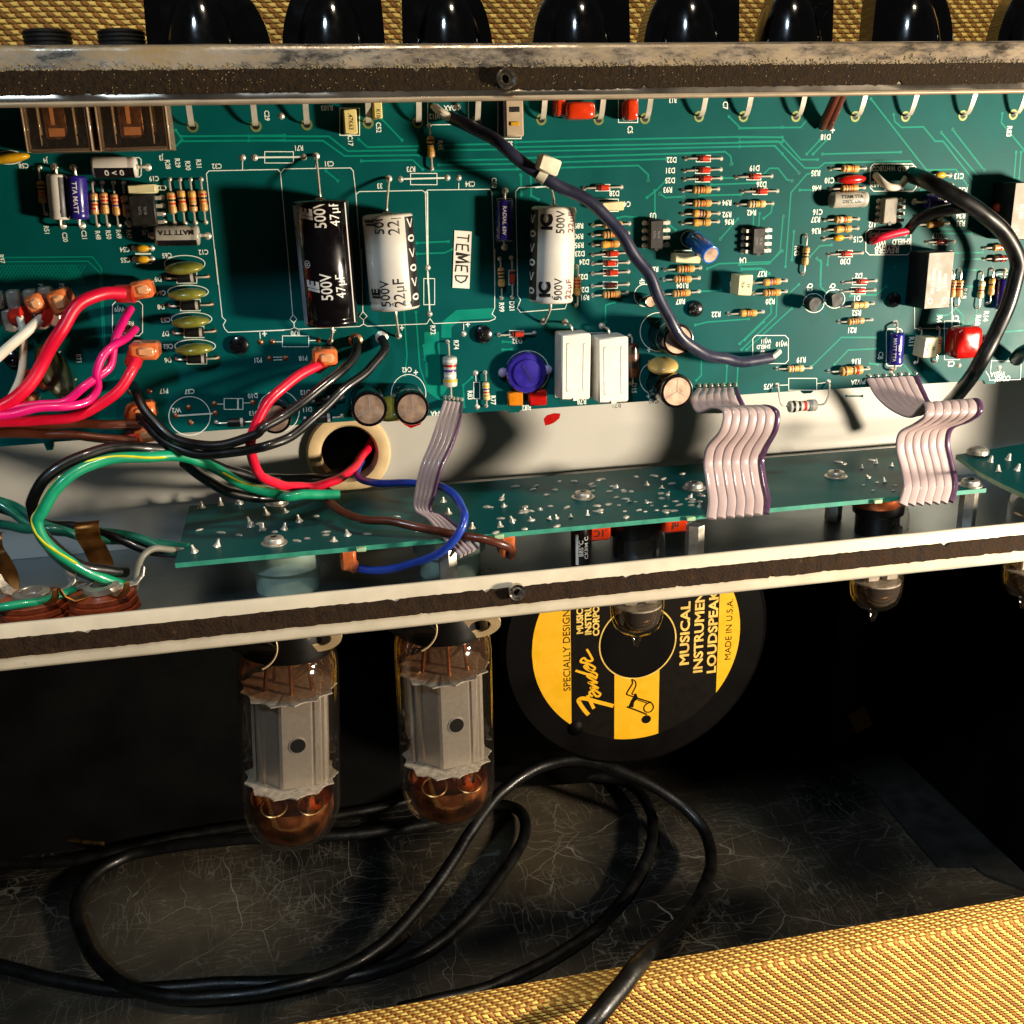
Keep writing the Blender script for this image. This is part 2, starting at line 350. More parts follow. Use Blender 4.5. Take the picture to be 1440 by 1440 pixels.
def text_on_cyl(mb, txt, c, axis, outd, r, size, m, ang=0., along=0., bold=0., sx=1., shear=0., lim=None):
    """lettering that reads along the cylinder axis; ang turns it round the cylinder, away from outd"""
    vs, fs = glyphs(txt, bold, shear, 3)
    bm = bmesh.new(); bv = [bm.verts.new((q[0]*size*sx, q[1]*size, 0)) for q in vs]
    for f in fs:
        try: bm.faces.new([bv[i] for i in f])
        except ValueError: pass
    for yy in np.arange(-size, size, r*.12): bmesh.ops.bisect_plane(bm, geom=bm.verts[:]+bm.edges[:]+bm.faces[:], plane_co=(0, yy, 0), plane_no=(0, 1, 0))
    if lim is not None:                      # the print stops where the sleeve ends
        for sg in (-1, 1): bmesh.ops.bisect_plane(bm, geom=bm.verts[:]+bm.edges[:]+bm.faces[:], plane_co=(sg*lim-along, 0, 0), plane_no=(sg, 0, 0), clear_outer=True)
    bm.verts.ensure_lookup_table(); bm.verts.index_update()
    axis = unit(axis); outd = unit(outd); side = np.cross(outd, axis)     # up-direction of letters = side
    nv = []
    for q in bm.verts:
        t = ang+q.co.y/r; nv.append(np.asarray(c)+(along+q.co.x)*axis+r*(math.cos(t)*outd+math.sin(t)*side))
    mb.add(nv, [tuple(v.index for v in f.verts) for f in bm.faces], m); bm.free()
def patch_on_cyl(mb, c, axis, outd, r, a0, a1, l0, l1, m, n=10):
    axis = unit(axis); outd = unit(outd); side = np.cross(outd, axis); vs = []
    for i in range(n+1):
        t = a0+(a1-a0)*i/n
        for l in (l0, l1): vs.append(np.asarray(c)+l*axis+r*(math.cos(t)*outd+math.sin(t)*side))
    mb.add(vs, [(2*i, 2*i+1, 2*i+3, 2*i+2) for i in range(n)], m)
# ------------------------------------------------------------------ special surface materials
def scratched(name):
    m = bpy.data.materials.new(name); m.use_nodes = True; nt = m.node_tree; b = nt.nodes['Principled BSDF']; N = lambda t: nt.nodes.new(t)
    tc = N('ShaderNodeTexCoord'); tot = None
    def M2(op, a, c):
        n = N('ShaderNodeMath'); n.operation = op
        for i, q in enumerate((a, c)):
            if isinstance(q, (int, float)): n.inputs[i].default_value = q
            else: nt.links.new(q, n.inputs[i])
        return n.outputs[0]
    for sc_, ro, st, wd, dist, am in ((9, .2, (1, 1, 1), .0028, .006, .6), (24, 1.3, (1, .6, 1), .005, .008, .42), (55, 1.9, (.3, 1, 1), .011, .007, .36), (95, .4, (1, .22, 1), .016, .007, .34), (160, 2.6, (.2, 1, 1), .03, .006, .30), (240, 1.0, (1, .16, 1), .04, .005, .28), (400, .3, (.16, 1, 1), .055, .004, .24)):
        mp = N('ShaderNodeMapping'); mp.inputs['Rotation'].default_value = (0, 0, ro); mp.inputs['Scale'].default_value = st
        nz = N('ShaderNodeTexNoise'); nz.inputs['Scale'].default_value = 60; nt.links.new(tc.outputs['Object'], nz.inputs['Vector'])
        mv = N('ShaderNodeMix'); mv.data_type = 'VECTOR'; mv.inputs[0].default_value = dist; nt.links.new(tc.outputs['Object'], mv.inputs[4]); nt.links.new(nz.outputs['Color'], mv.inputs[5])
        nt.links.new(mv.outputs[1], mp.inputs[0])
        vo = N('ShaderNodeTexVoronoi'); vo.feature = 'DISTANCE_TO_EDGE'; vo.inputs['Scale'].default_value = sc_; nt.links.new(mp.outputs[0], vo.inputs['Vector'])
        mr = N('ShaderNodeMapRange'); mr.inputs[1].default_value = 0; mr.inputs[2].default_value = wd; mr.inputs[3].default_value = 1; mr.inputs[4].default_value = 0
        nt.links.new(vo.outputs['Distance'], mr.inputs[0])
        n2 = N('ShaderNodeTexNoise'); n2.inputs['Scale'].default_value = 16+sc_*.05; n2.inputs['Detail'].default_value = 3; nt.links.new(tc.outputs['Object'], n2.inputs['Vector'])
        r2 = N('ShaderNodeMapRange'); r2.inputs[1].default_value = .49; r2.inputs[2].default_value = .66; nt.links.new(n2.outputs['Fac'], r2.inputs[0])
        q = M2('MULTIPLY', M2('MULTIPLY', mr.outputs[0], r2.outputs[0]), am); tot = q if tot is None else M2('MAXIMUM', tot, q)
    n3 = N('ShaderNodeTexNoise'); n3.inputs['Scale'].default_value = 9; n3.inputs['Detail'].default_value = 8; nt.links.new(tc.outputs['Object'], n3.inputs['Vector'])
    rp = N('ShaderNodeValToRGB'); rp.color_ramp.elements[0].position = .35; rp.color_ramp.elements[0].color = lin('#08090a'); rp.color_ramp.elements[1].position = .72; rp.color_ramp.elements[1].color = lin('#544b3c')  # warm pale patches put the lit area of the floor into its colour
    nt.links.new(n3.outputs['Fac'], rp.inputs[0])
    mx = N('ShaderNodeMix'); mx.data_type = 'RGBA'; nt.links.new(M2('MULTIPLY', tot, .9), mx.inputs[0]); nt.links.new(rp.outputs[0], mx.inputs[6]); mx.inputs[7].default_value = lin('#b3ac9c')
    nt.links.new(mx.outputs[2], b.inputs['Base Color']); b.inputs['Roughness'].default_value = .5
    bp = N('ShaderNodeBump'); bp.inputs['Strength'].default_value = .4; bp.inputs['Distance'].default_value = .0004
    nt.links.new(tot, bp.inputs['Height']); nt.links.new(bp.outputs[0], b.inputs['Normal']); MATS[name] = m
scratched('floor_scratched')
def chrome_dirty(name, zlo, zhi):
    """chromed flange with an uneven crust of dust and rust along its rolled upper half"""
    m = mat(name, '#8f8478', .24, metal=.85, var=.5, vscale=95, bump=.15, bscale=900)
    nt = m.node_tree; b = nt.nodes['Principled BSDF']; N = lambda t: nt.nodes.new(t); tc = N('ShaderNodeTexCoord')
    mp = N('ShaderNodeMapping'); mp.inputs['Scale'].default_value = (.35, 1, 1); nt.links.new(tc.outputs['Object'], mp.inputs[0])
    n = N('ShaderNodeTexNoise'); n.inputs['Scale'].default_value = 330; n.inputs['Detail'].default_value = 9; n.inputs['Roughness'].default_value = .72; nt.links.new(mp.outputs[0], n.inputs['Vector'])
    n2 = N('ShaderNodeTexNoise'); n2.inputs['Scale'].default_value = 26; nt.links.new(tc.outputs['Object'], n2.inputs['Vector'])
    ad = N('ShaderNodeMath'); ad.operation = 'ADD'; nt.links.new(n.outputs['Fac'], ad.inputs[0])
    m3 = N('ShaderNodeMath'); m3.operation = 'MULTIPLY'; m3.inputs[1].default_value = .5; nt.links.new(n2.outputs['Fac'], m3.inputs[0]); nt.links.new(m3.outputs[0], ad.inputs[1])
    mr = N('ShaderNodeMapRange'); mr.inputs[1].default_value = .60; mr.inputs[2].default_value = .98; nt.links.new(ad.outputs[0], mr.inputs[0])
    old = b.inputs['Base Color'].links[0].from_socket
    mx = N('ShaderNodeMix'); mx.data_type = 'RGBA'; nt.links.new(mr.outputs[0], mx.inputs[0]); nt.links.new(old, mx.inputs[6]); mx.inputs[7].default_value = lin('#84704e'); nt.links.new(mx.outputs[2], b.inputs['Base Color'])
    mm = N('ShaderNodeMapRange'); mm.inputs[3].default_value = .9; mm.inputs[4].default_value = .05; nt.links.new(mr.outputs[0], mm.inputs[0]); nt.links.new(mm.outputs[0], b.inputs['Metallic'])
    ro = N('ShaderNodeMapRange'); ro.inputs[3].default_value = .24; ro.inputs[4].default_value = .85; nt.links.new(mr.outputs[0], ro.inputs[0]); nt.links.new(ro.outputs[0], b.inputs['Roughness'])
chrome_dirty('chrome_dusty', 46, 55)
mat('chrome', '#a39a8e', .2, metal=.95, var=.2, vscale=60)

# ================================================================== THE SETTING AND THE CABINET
WALL_Y = 42.; FL_Y = -55.
ZT0, ZT1 = 40.5, 54.8            # upper flange
ZB0, ZB1 = -95.2, -109.6         # lower flange
XL, XR = -330., 330.
FLOOR_Z = -345.
def setting(o): o['kind'] = 'structure'; return o
mb = MB(); mb.box((-20, 60, FLOOR_Z-8), (320, 150, 8), 'floor_scratched'); FLO = setting(mb.build('floor'))
mb = MB(); mb.box((278, 60, -150), (9, 151, 220), 'cab_black'); setting(mb.build('side_wall'))
mb = MB(); mb.box((-350, 60, -150), (9, 151, 220), 'cab_black'); setting(mb.build('side_wall'))
mb = MB(); mb.box((-20, 215, -150), (340, 6, 220), 'cab_black'); BAF = setting(mb.build('back_wall'))
# cloth flap of the lining along the right side, and the corner block behind it
mb = MB(); pth = [at(D4(620, 190), z=FLOOR_Z+1.2), at(D4(860, 480), z=FLOOR_Z+1.2), at(D4(1000, 640), z=FLOOR_Z+1.2), at(D4(1180, 640), z=FLOOR_Z+1.2), at(D4(1250, 690), z=FLOOR_Z+1.2), V(268, 40, FLOOR_Z+1.2), V(268, 190, FLOOR_Z+1.2)]
mb.add([V(*p)+V(0, 0, .8) for p in pth]+[V(*p)-V(0, 0, 1.0) for p in pth], [tuple(range(7))]+[(i, (i+1) % 7, 7+(i+1) % 7, 7+i) for i in range(7)], 'cab_lining' if 'cab_lining' in MATS else (mat('cab_lining', '#2b2a26', .6, var=.3, vscale=90, bump=.4, bscale=500).name)); lf = mb.build('lining_flap'); lf.parent = FLO
mb = MB(); mb.box((232, 200, -230), (10, 9, 115), 'wood_dark', b=1.5); o = mb.build('corner_batten'); o.parent = BAF
mb = MB(); q = at((1210, 1012), y=186); mb.box(q, (6, 1, 8), 'wood_tag' if 'wood_tag' in MATS else mat('wood_tag', '#7a5a22', .8, var=.4).name, ax=[[.9, 0, .43], [0, 1, 0], [-.43, 0, .9]], b=.5); o = mb.build('cloth_tag'); o.parent = BAF
# lower back panel, covered in tweed: rolled edge on top, outer face towards the viewer
pz = -236.
mb = MB(); n = 60
xs = np.linspace(-300, 262, n)
prof = [(-69.5, -30), (-69.5, -1.8), (-70.3, -.5), (-71.8, 0), (-79.0, 0), (-80.6, -.5), (-81.4, -1.9), (-81.6, -4), (-81.6, -110)]
vs = [V(x, y, pz+z) for x in xs for (y, z) in prof]; k = len(prof)
fs_top = [(i*k+j, i*k+j+1, (i+1)*k+j+1, (i+1)*k+j) for i in range(n-1) for j in range(0, 5)]
fs_face = [(i*k+j, i*k+j+1, (i+1)*k+j+1, (i+1)*k+j) for i in range(n-1) for j in range(5, k-1)]
mb.add(vs, fs_top, 'tweed_top'); mb.add(vs, fs_face, 'tweed_back'); mb.add([V(xs[0], y, pz+z) for (y, z) in prof]+[V(xs[-1], y, pz+z) for (y, z) in prof], [tuple(range(k-1, -1, -1)), tuple(range(k, 2*k)), (0, k, 2*k-1, k-1)], 'tweed_back')
tag(mb.build('back_panel'), 'yellow tweed covered lower back panel of the cabinet at the bottom', 'panel')
# the tweed covered front rail behind the control panel
mb = MB(); mb.box((0, 70, 96), (330, 8, 62), 'tweed_rail', b=1.5); tag(mb.build('cabinet_rail'), 'yellow tweed covered cabinet rail behind the row of knobs', 'panel')

# ================================================================== CHASSIS
ch = thing('amplifier_chassis', 'steel amplifier chassis channel with painted back lips and cream inner wall', 'chassis', (0, 0, ZB1))
GH = at(B2(505, 1030), y=WALL_Y)          # centre of the grommet hole in the front wall
gr = 11.8
mb = MB()
# front wall with a round hole: ring of quads round the hole, stitched to the rectangle
def wall_with_hole(mb, x0, x1, z0, z1, y, c, r, m, n=32):
    ang = [2*math.pi*i/n for i in range(n)]; inner = []; outer = []
    R_ = r*1.25
    for t in ang:
        inner.append(V(c[0]+r*math.cos(t), y, c[2]+r*math.sin(t)))
        k_ = R_/max(abs(math.cos(t)), abs(math.sin(t))); outer.append(V(c[0]+k_*math.cos(t), y, c[2]+k_*math.sin(t)))
    mb.add(inner+outer, [(i, (i+1) % n, n+(i+1) % n, n+i) for i in range(n)], m)
    mb.add(inner+[q+V(0, 1.4, 0) for q in inner], [(i, (i+1) % n, n+(i+1) % n, n+i) for i in range(n)], m)
    a0, a1, b0, b1 = c[0]-R_, c[0]+R_, c[2]-R_, c[2]+R_
    for (p, q, s_, t_) in ((x0, a0, z0, z1), (a1, x1, z0, z1), (a0, a1, z0, b0), (a0, a1, b1, z1)):
        mb.add([V(p, y, s_), V(q, y, s_), V(q, y, t_), V(p, y, t_)], [(0, 1, 2, 3)], m)
wall_with_hole(mb, XL, XR, ZB1+1.2, ZT1-1, WALL_Y, GH, gr, 'wall_paint')
mb.box((0, WALL_Y+2.2, (ZB1+ZT1)/2), (330, .5, (ZT1-ZB1)/2-.6), 'cab_black') if False else None
mb.build('front_wall', ch)
mb = MB(); mb.box((0, (FL_Y+WALL_Y)/2+.6, ZB1+.55), (330, (WALL_Y-FL_Y)/2-.2, .55), 'steel_inner'); mb.build('bottom_plate', ch)
mb = MB(); mb.box((0, (FL_Y+WALL_Y)/2+1, ZT1-.8), (330, (WALL_Y-FL_Y)/2, .7), 'chrome'); mb.build('control_panel', ch)
# upper lip: rolled top edge, face, dark foam strip residue, bright lower return
def lip(z0, z1, y, prof, name, m):
    mb = MB(); xs = np.linspace(XL, XR, 80); k = len(prof)
    vs = [V(x, y+p[0]+random.uniform(-.04, .04), p[1]+random.uniform(-.05, .05)) for x in xs for p in prof]
    mb.add(vs, [(i*k+j, i*k+j+1, (i+1)*k+j+1, (i+1)*k+j) for i in range(79) for j in range(k-1)], m); return mb.build(name, ch, sharp=60)
lip(ZT0, ZT1, FL_Y, [(4, ZT1), (1.7, ZT1), (.9, ZT1-.25), (.3, ZT1-.8), (0, ZT1-1.7), (0, ZT0+1.0)], 'upper_lip', 'chrome_dusty')
lip(ZT0, ZT1, FL_Y, [(.1, ZT0+3.0), (-.1, ZT0+2.9), (-.1, ZT0+1.25)], 'bright_strip', 'chrome')
lip(ZT0, ZT1, FL_Y, [(.2, ZT0+1.3), (-.35, ZT0+1.2), (-.6, ZT0+.8), (-.6, ZT0+.3), (-.3, ZT0), (1.5, ZT0), (1.5, ZT0+3)], 'hem', 'hem_metal')
mb = MB()
def ragged(mb, z0, z1, y, m, th=.5, amp=.35, n=420):
    xs = np.linspace(XL, XR, n); vs = []
    for x in xs:
        nk = random.random(); a = z0+random.gauss(0, amp*.3)+(random.uniform(.3, 1.1) if nk < .012 else 0); b = z1+random.gauss(0, amp*.35)-(random.uniform(.3, 1.2) if nk > .985 else 0)
        vs += [V(x, y, a), V(x, y-th*random.uniform(.7, 1.1), a+.15), V(x, y-th*random.uniform(.6, 1.15), (a+b)/2), V(x, y-th*random.uniform(.7, 1.1), b-.15), V(x, y, b)]
    mb.add(vs, [(i*5+j, i*5+j+1, (i+1)*5+j+1, (i+1)*5+j) for i in range(n-1) for j in range(4)], m)
ragged(mb, ZT0+2.7, ZT0+8.3, FL_Y-.12, 'gasket_worn', th=.3, amp=.3, n=700); o = mb.build('foam_strip', ch); o['label'] = 'crumbling dark foam strip on the upper lip'
mb = MB()
for k in range(2600):                                # crumbs of dust clinging along the strip
    x = random.uniform(XL+60, XR-60); z = ZT0+8.25+random.gauss(0, .28)+max(0, random.gauss(-.4, 1.1)); q = V(x, FL_Y-.2, z)
    a = random.uniform(0, 3.14); L_ = random.uniform(.1, .45)*(1.4 if random.random() < .1 else 1); mb.sphere(q, 1, 'dust', 5, 3, (L_, .18, random.uniform(.08, .2)), [V(math.cos(a), 0, math.sin(a)), V(0, 1, 0), V(-math.sin(a), 0, math.cos(a))])
for k in range(420):
    q = V(random.uniform(XL+60, XR-60), FL_Y-.48, random.uniform(ZT0+3, ZT0+8)); a = random.uniform(0, 3.14); mb.sphere(q, 1, 'dust', 5, 3, (random.uniform(.08, .3), .12, .1), [V(math.cos(a), 0, math.sin(a)), V(0, 1, 0), V(-math.sin(a), 0, math.cos(a))])
o = mb.build('dust_crumbs', ch); o['kind'] = 'stuff'
# lower lip
lip(ZB1, ZB0, FL_Y, [(1.7, ZB0-1.5), (1.7, ZB0-.3), (1.2, ZB0), (.4, ZB0), (0, ZB0-.4), (0, ZB1+1.2), (.4, ZB1+.3), (1.4, ZB1), (30, ZB1)], 'lower_lip', 'flange_paint')
mb = MB(); ragged(mb, ZB1+4.4, ZB1+10.2, FL_Y-.05, 'gasket', th=.8, amp=.25, n=500); o = mb.build('foam_strip', ch); o['label'] = 'dark brown foam strip on the lower lip'
# clip nuts on both lips
def lipnut(px, rad, nm):
    c = at(px, y=FL_Y-1.2); mb = MB()
    mb.lathe([(rad*.55, 2.5), (rad*.55, -.2), (rad*.62, -.5), (rad*.8, -.3), (rad, .2), (rad, 2)], c, (0, -1, 0), 'screw_steel', n=20)
    mb.lathe([(rad*.55, -2.4), (0, -2.4)], c, (0, -1, 0), 'black_epoxy', n=20)
    for i in range(4): mb.lathe([(rad*.55, -.4-i*.6), (rad*.42, -.7-i*.6), (rad*.55, -1.0-i*.6)], c, (0, -1, 0), 'screw_steel', n=18)
    return mb.build(nm, ch)
lipnut((711, 111), 2.6, 'threaded_insert'); lipnut((726, 830), 2.6, 'threaded_insert')
# rubber grommet in the hole
g = MB(); tt = [(gr+3.8, 0), (gr+4.2, 1.2), (gr+3.4, 2.6), (gr+1.2, 3.1), (gr-.6, 2.6), (gr-1.4, 1.0), (gr-1.6, -3), (gr-1.2, -6)]
g.lathe(tt, GH, NRM, 'grommet', n=40); o = g.build('cable_grommet'); tag(o, 'cream plastic grommet lining the round hole in the chassis wall', 'grommet')
# ================================================================== MAIN CIRCUIT BOARD
pcb = thing('circuit_board', 'large green main circuit board standing behind the open chassis', 'circuit board', (0, 0, -56))
mb = MB(); zb = -56.2
pts = [(-230, 47), (-230, -56.6), (-172, -56.2), (-171.5, -58.6), (-169.5, -58.6), (-169, -56), (-20, -56), (-19.5, -57), (-16, -57), (-15.5, -56.2), (90, -56.4), (91, -57.6), (94, -57.6), (95, -56.6), (165, -57.4), (166, -59), (170, -59), (171, -57.4), (240, -58), (240, 47)]
n = len(pts); fr = [V(x, 0, z) for x, z in pts]; bk = [V(x, 1.6, z) for x, z in pts]
mb.add(fr, [tuple(range(n))], 'pcb'); mb.add(bk, [tuple(range(n))], 'pcb'); mb.add(fr+bk, [(i, (i+1) % n, n+(i+1) % n, n+i) for i in range(n)], 'pcb_edge')
mb.build('board_panel', pcb)
# dab of red paint over the lower edge
mb = MB(); P_ = [at(B3(*q), y=-.25) for q in ((232, 862), (250, 842), (285, 832), (318, 834), (312, 858), (285, 880), (262, 890), (240, 895))]; mb.add(P_+[q+V(0, .2, 0) for q in P_], [tuple(range(8)), tuple(range(15, 7, -1))]+[(i, (i+1) % 8, 8+(i+1) % 8, 8+i) for i in range(8)], 'red_cap'); mb.build('paint_mark', pcb)
mb = MB(); P_ = [at(B2(*q), y=-.25) for q in ((770, 875), (820, 870), (875, 872), (868, 890), (820, 908), (790, 892))]; mb.add(P_+[q+V(0, .2, 0) for q in P_], [tuple(range(6)), tuple(range(11, 5, -1))]+[(i, (i+1) % 6, 6+(i+1) % 6, 6+i) for i in range(6)], 'red_cap'); mb.build('paint_mark', pcb)
TR = MB(); SK = MB(); PD = MB()
lay = lambda q, d: B(q)+NRM*d
_lv = [0, 0]
def trace(crop_, pts, w_=.55):
    _lv[0] += 1; d = .02+.0004*_lv[0]
    TR.strip([lay(crop_(*p), d) for p in pts], w_, 'trace')
    for p in (pts[0], pts[-1]): TR.disc(lay(crop_(*p), d+.0002), NRM, .55, 'trace', n=10)
def silk(crop_, pts, w_=.26, closed=False):
    _lv[1] += 1; SK.strip([lay(crop_(*p), .085+.0003*_lv[1]) for p in pts], w_, 'silk', closed=closed)
def silkbox(crop_, x0, y0, x1, y1, ch_=0):
    if ch_: P = [(x0+ch_, y0), (x1-ch_, y0), (x1, y0+ch_), (x1, y1-ch_), (x1-ch_, y1), (x0+ch_, y1), (x0, y1-ch_), (x0, y0+ch_)]
    else: P = [(x0, y0), (x1, y0), (x1, y1), (x0, y1)]
    silk(crop_, P, closed=True)
def silkring(crop_, x, y, rx, ry, a0=0, a1=360):
    silk(crop_, [(x+rx*math.cos(math.radians(t)), y+ry*math.sin(math.radians(t))) for t in np.linspace(a0, a1, 33)][:33 if a1-a0 < 360 else 32], closed=(a1-a0 >= 360))
def T(crop_, s, x, y, rot=180, h=24):
    q = crop_(x, y); px = np.linalg.norm(B((q[0]+1, q[1]))-B(q)); a = math.radians(rot); _lv[1] += 1
    put_text(SK, s, lay(q, .085+.0003*_lv[1]), V(math.cos(a), 0, math.sin(a)), V(-math.sin(a), 0, math.cos(a)), h/3.6*px*1.5, 'silk', bold=.022, sx=.82)
def pad(q, r=.78, m='solder', dome=.55):
    c = B(q)
    PD.lathe([(r, .02), (r*.92, .12), (r*.5, dome*.75), (r*.2, dome), (0, dome)], c, NRM, m, n=9)
def via(q, r=.62):
    c = B(q); PD.lathe([(r, .02), (r, .09), (r*.55, .09)], c, NRM, 'trace', n=10); PD.disc(c+NRM*.05, NRM, r*.55, 'black_epoxy', n=8)
def ringpad(q, r=1.75):
    c = B(q); PD.lathe([(r, .02), (r, .14), (r*.62, .14)], c, NRM, 'pad_olive', n=18); PD.disc(c+NRM*.06, NRM, r*.62, 'black_epoxy', n=14)
mat('pad_olive', '#7c8a52', .4, metal=.5, var=.3)
# ---- axial parts
_body = {}
def body_mesh(kind, L, r, bands, base):
    key = (kind, round(L, 1), round(r, 2), tuple(bands), base)
    if key in _body: return _body[key]
    mb = MB(); h = L/2
    if kind == 'resistor':
        k = len(bands); pr = [(0, -h, base), (r*.55, -h, base), (r*.95, -h+.35, base), (r*1.04, -h+.9, base)]
        x = -h+1.05; gap = (L-2.1)/max(k, 1)
        for i, b in enumerate(bands):
            rr = r*1.04 if i in (0, k-1) else r*.9
            pr += [(rr, x, 'band_'+b), (rr, x+gap*.5, base), (rr*.985, x+gap*.97, base)]; x += gap
        pr += [(r*1.04, h-.9, base), (r*.95, h-.35, base), (r*.55, h, base), (0, h, base)]
    elif kind == 'glass':
        pr = [(0, -h, base), (r*.6, -h, base), (r*.95, -h+.3, base), (r, -h+.5, 'band_black'), (r, -h+1.15, base), (r, h-.5, base), (r*.95, h-.3, base), (r*.6, h, base), (0, h, base)]
    else:
        pr = [(0, -h, base), (r*.9, -h, base), (r, -h+.12, base), (r, h-1.5, 'silver_band'), (r, h-.6, base), (r, h-.12, base), (r*.9, h, base), (0, h, base)]
    mb.lathe(pr, (0, 0, 0), (1, 0, 0), base, n=16)
    _body[key] = mb.mesh(kind+'_body'); return _body[key]
def axial(name, label, cat, q1, q2, kind='resistor', base='tan', bands=(), L=None, r=None, bc=None, lift=None, group=None, padm='solder'):
    p1, p2 = B(q1), B(q2); ex = unit(p2-p1); D_ = np.linalg.norm(p2-p1)
    L = L or {'resistor': 6.4, 'glass': 4.2, 'power': 5.6}[kind]; r = r or {'resistor': 1.2, 'glass': .95, 'power': 1.45}[kind]
    L = min(L, D_*.82); c = (p1+p2)/2 if bc is None else p1+ex*np.dot(B(bc)-p1, ex)
    t = thing(name, label, cat, c, group); hgt = r+.25 if lift is None else lift
    o = link('body', body_mesh(kind, L, r, bands, base), t); o.location = Vector(NRM*hgt)*S; o.rotation_euler = (random.uniform(0, 6.28) if kind == 'resistor' and False else 0, -math.atan2(ex[2], ex[0])+random.gauss(0, .025), random.gauss(0, .03)); o.location += Vector(ex*random.gauss(0, .3))*S
    for a, sg in ((p1, -1), (p2, 1)):
        e = c+NRM*hgt+ex*sg*(L/2-.05); m_ = MB()
        k = a+NRM*hgt; m_.tube(spline([a-NRM*.2, a+NRM*hgt*.6, a+NRM*hgt+ex*(-sg)*.5, e], 3) if np.linalg.norm(k-e) > 1.2 else [a, e], .3, 'lead', n=6); m_.build('lead', t)
    pad(q1, m=padm); pad(q2, m=padm); return t
RES = [('brown', 'black', 'orange', 'gold'), ('red', 'violet', 'brown', 'gold'), ('yellow', 'violet', 'red', 'gold'), ('brown', 'black', 'yellow', 'gold'), ('orange', 'black', 'brown'), ('green', 'brown', 'orange', 'gold')]
def R_(crop_, ref, x1, y1, x2, y2, bands, tx=None, rot=180, base='tan', **k):
    lab = k.pop('lab', None) or f'small {"tan" if base == "tan" else "pale" if base == "tan_pale" else "grey"} striped resistor beside the printed mark {ref}'
    if tx: T(crop_, ref, tx[0], tx[1], rot)
    return axial('resistor', lab, 'resistor', crop_(x1, y1), crop_(x2, y2), 'resistor', base, bands, group='resistors on the main board', **k)
def D_(crop_, ref, x1, y1, x2, y2, tx=None, rot=180, base='diode_red', box=None, **k):
    lab = k.pop('lab', None) or f'tiny {"red" if base == "diode_red" else "dark"} glass diode beside the printed mark {ref}'
    if tx: T(crop_, ref, tx[0], tx[1], rot)
    t = axial('diode', lab, 'diode', crop_(x1, y1), crop_(x2, y2), 'glass', base, (), group='glass diodes on the main board', **k)
    mx, my = (x1+x2)/2, (y1+y2)/2
    if abs(x2-x1) > abs(y2-y1): silkbox(crop_, mx-36, my-16, mx+36, my+16)
    else: silkbox(crop_, mx-14, my-36, mx+14, my+36)
    return t
bn = lambda s: tuple({'k': 'black', 'n': 'brown', 'r': 'red', 'o': 'orange', 'y': 'yellow', 'g': 'green', 'b': 'blue', 'v': 'violet', 'e': 'grey', 'w': 'white', 'd': 'gold'}[c] for c in s)
# upper left
R_(A1, 'R51', 200, 848, 232, 1080, bn('nkod'), (235, 1165), -90)
R_(A1, 'R48', 470, 925, 495, 1140, bn('dkrr'), (495, 1190), -90); R_(A1, 'R50', 518, 925, 548, 1140, bn('rrnd'), (548, 1188), -90)
R_(A1, 'R49', 575, 925, 603, 1140, bn('rrvd'), (600, 1185), -90); R_(A1, 'R47', 625, 925, 655, 1140, bn('okdd'), (652, 1185), -90)
for rf, a, b_, tx, bd in (('R28', (860, 910), (885, 1130), (848, 832), 'okrd'), ('R29', (912, 910), (937, 1130), (898, 825), 'ykrd'), ('R30', (965, 910), (990, 1128), (950, 838), 'yodk'), ('R31', (1018, 908), (1042, 1125), (1005, 830), 'rkod')):
    R_(A1, rf, *a, *b_, bn(bd), tx, -90)
R_(A2, 'R45', 912, 635, 925, 855, bn('nkyd'), (968, 735), -90)
R_(B2, 'R99', 1270, 50, 1278, 248, bn('nkkd'), (1278, 295), -90, base='tan'); D_(B2, 'D21', 1328, 45, 1332, 245, (1330, 290), -90)
R_(B2, 'R77', 1195, 625, 1200, 795, bn('yvrd'), (1235, 765), -90, base='tan_pale')
axial('power_resistor', 'grey fat resistor with coloured bands above the narrow ribbon cable', 'resistor', B2(1005, 470), B2(1020, 750), 'resistor', 'tan_grey', bn('wrvwy'), L=10.5, r=2.35); T(B2, 'R74', 1048, 485, -90)
axial('resistor', 'small banded resistor tucked between the two upright black capacitors', 'resistor', B2(650, 850), B2(790, 848), 'resistor', 'tan', bn('rroy'), L=6)
# upper middle
R_(A3, 'R93', 937, 965, 1115, 957, bn('nkod'), (860, 960)); R_(A3, 'R94', 938, 1030, 1118, 1027, bn('nkod'), (1160, 1025)); R_(A3, 'R92', 935, 1083, 1118, 1080, bn('yvkn'), (1160, 1085)); R_(A3, 'R96', 935, 1130, 1115, 1122, bn('ydnd'), (1172, 1122))
R_(A3, 'R42', 1212, 1035, 1390, 1030, bn('nkyd'), (1285, 1075), base='tan_pale')
R_(A3, 'R89', 482, 1140, 665, 1132, bn('nkrd'), (410, 1142)); R_(A3, 'R90', 480, 1190, 660, 1180, bn('nkod'), (410, 1195)); R_(A3, 'R95', 482, 1240, 658, 1230, bn('yyod'), (412, 1240))
R_(A3, 'R84', 845, 1365, 1025, 1355, bn('nkrd'), (790, 1362)); R_(B3, 'R104', 840, 155, 1018, 147, bn('nkrd'), (935, 185)); R_(B3, 'R87', 838, 228, 1018, 215, bn('nkod'), (925, 265))
R_(B3, 'R91', 480, 235, 655, 222, bn('nkod'), (440, 245)); R_(B3, 'R22', 1168, 328, 1342, 318, bn('ynod'), (1105, 330))
R_(B3, 'R98', 400, 90, 398, 285, bn('rrod'), None, lab='tiny upright red striped resistor right of the white capacitor')
R_(B4, 'R27', 70, 170, 235, 160, bn('yvrd'), (115, 125)); R_(B4, 'R20', 70, 225, 235, 215, bn('nkod'), (155, 265))
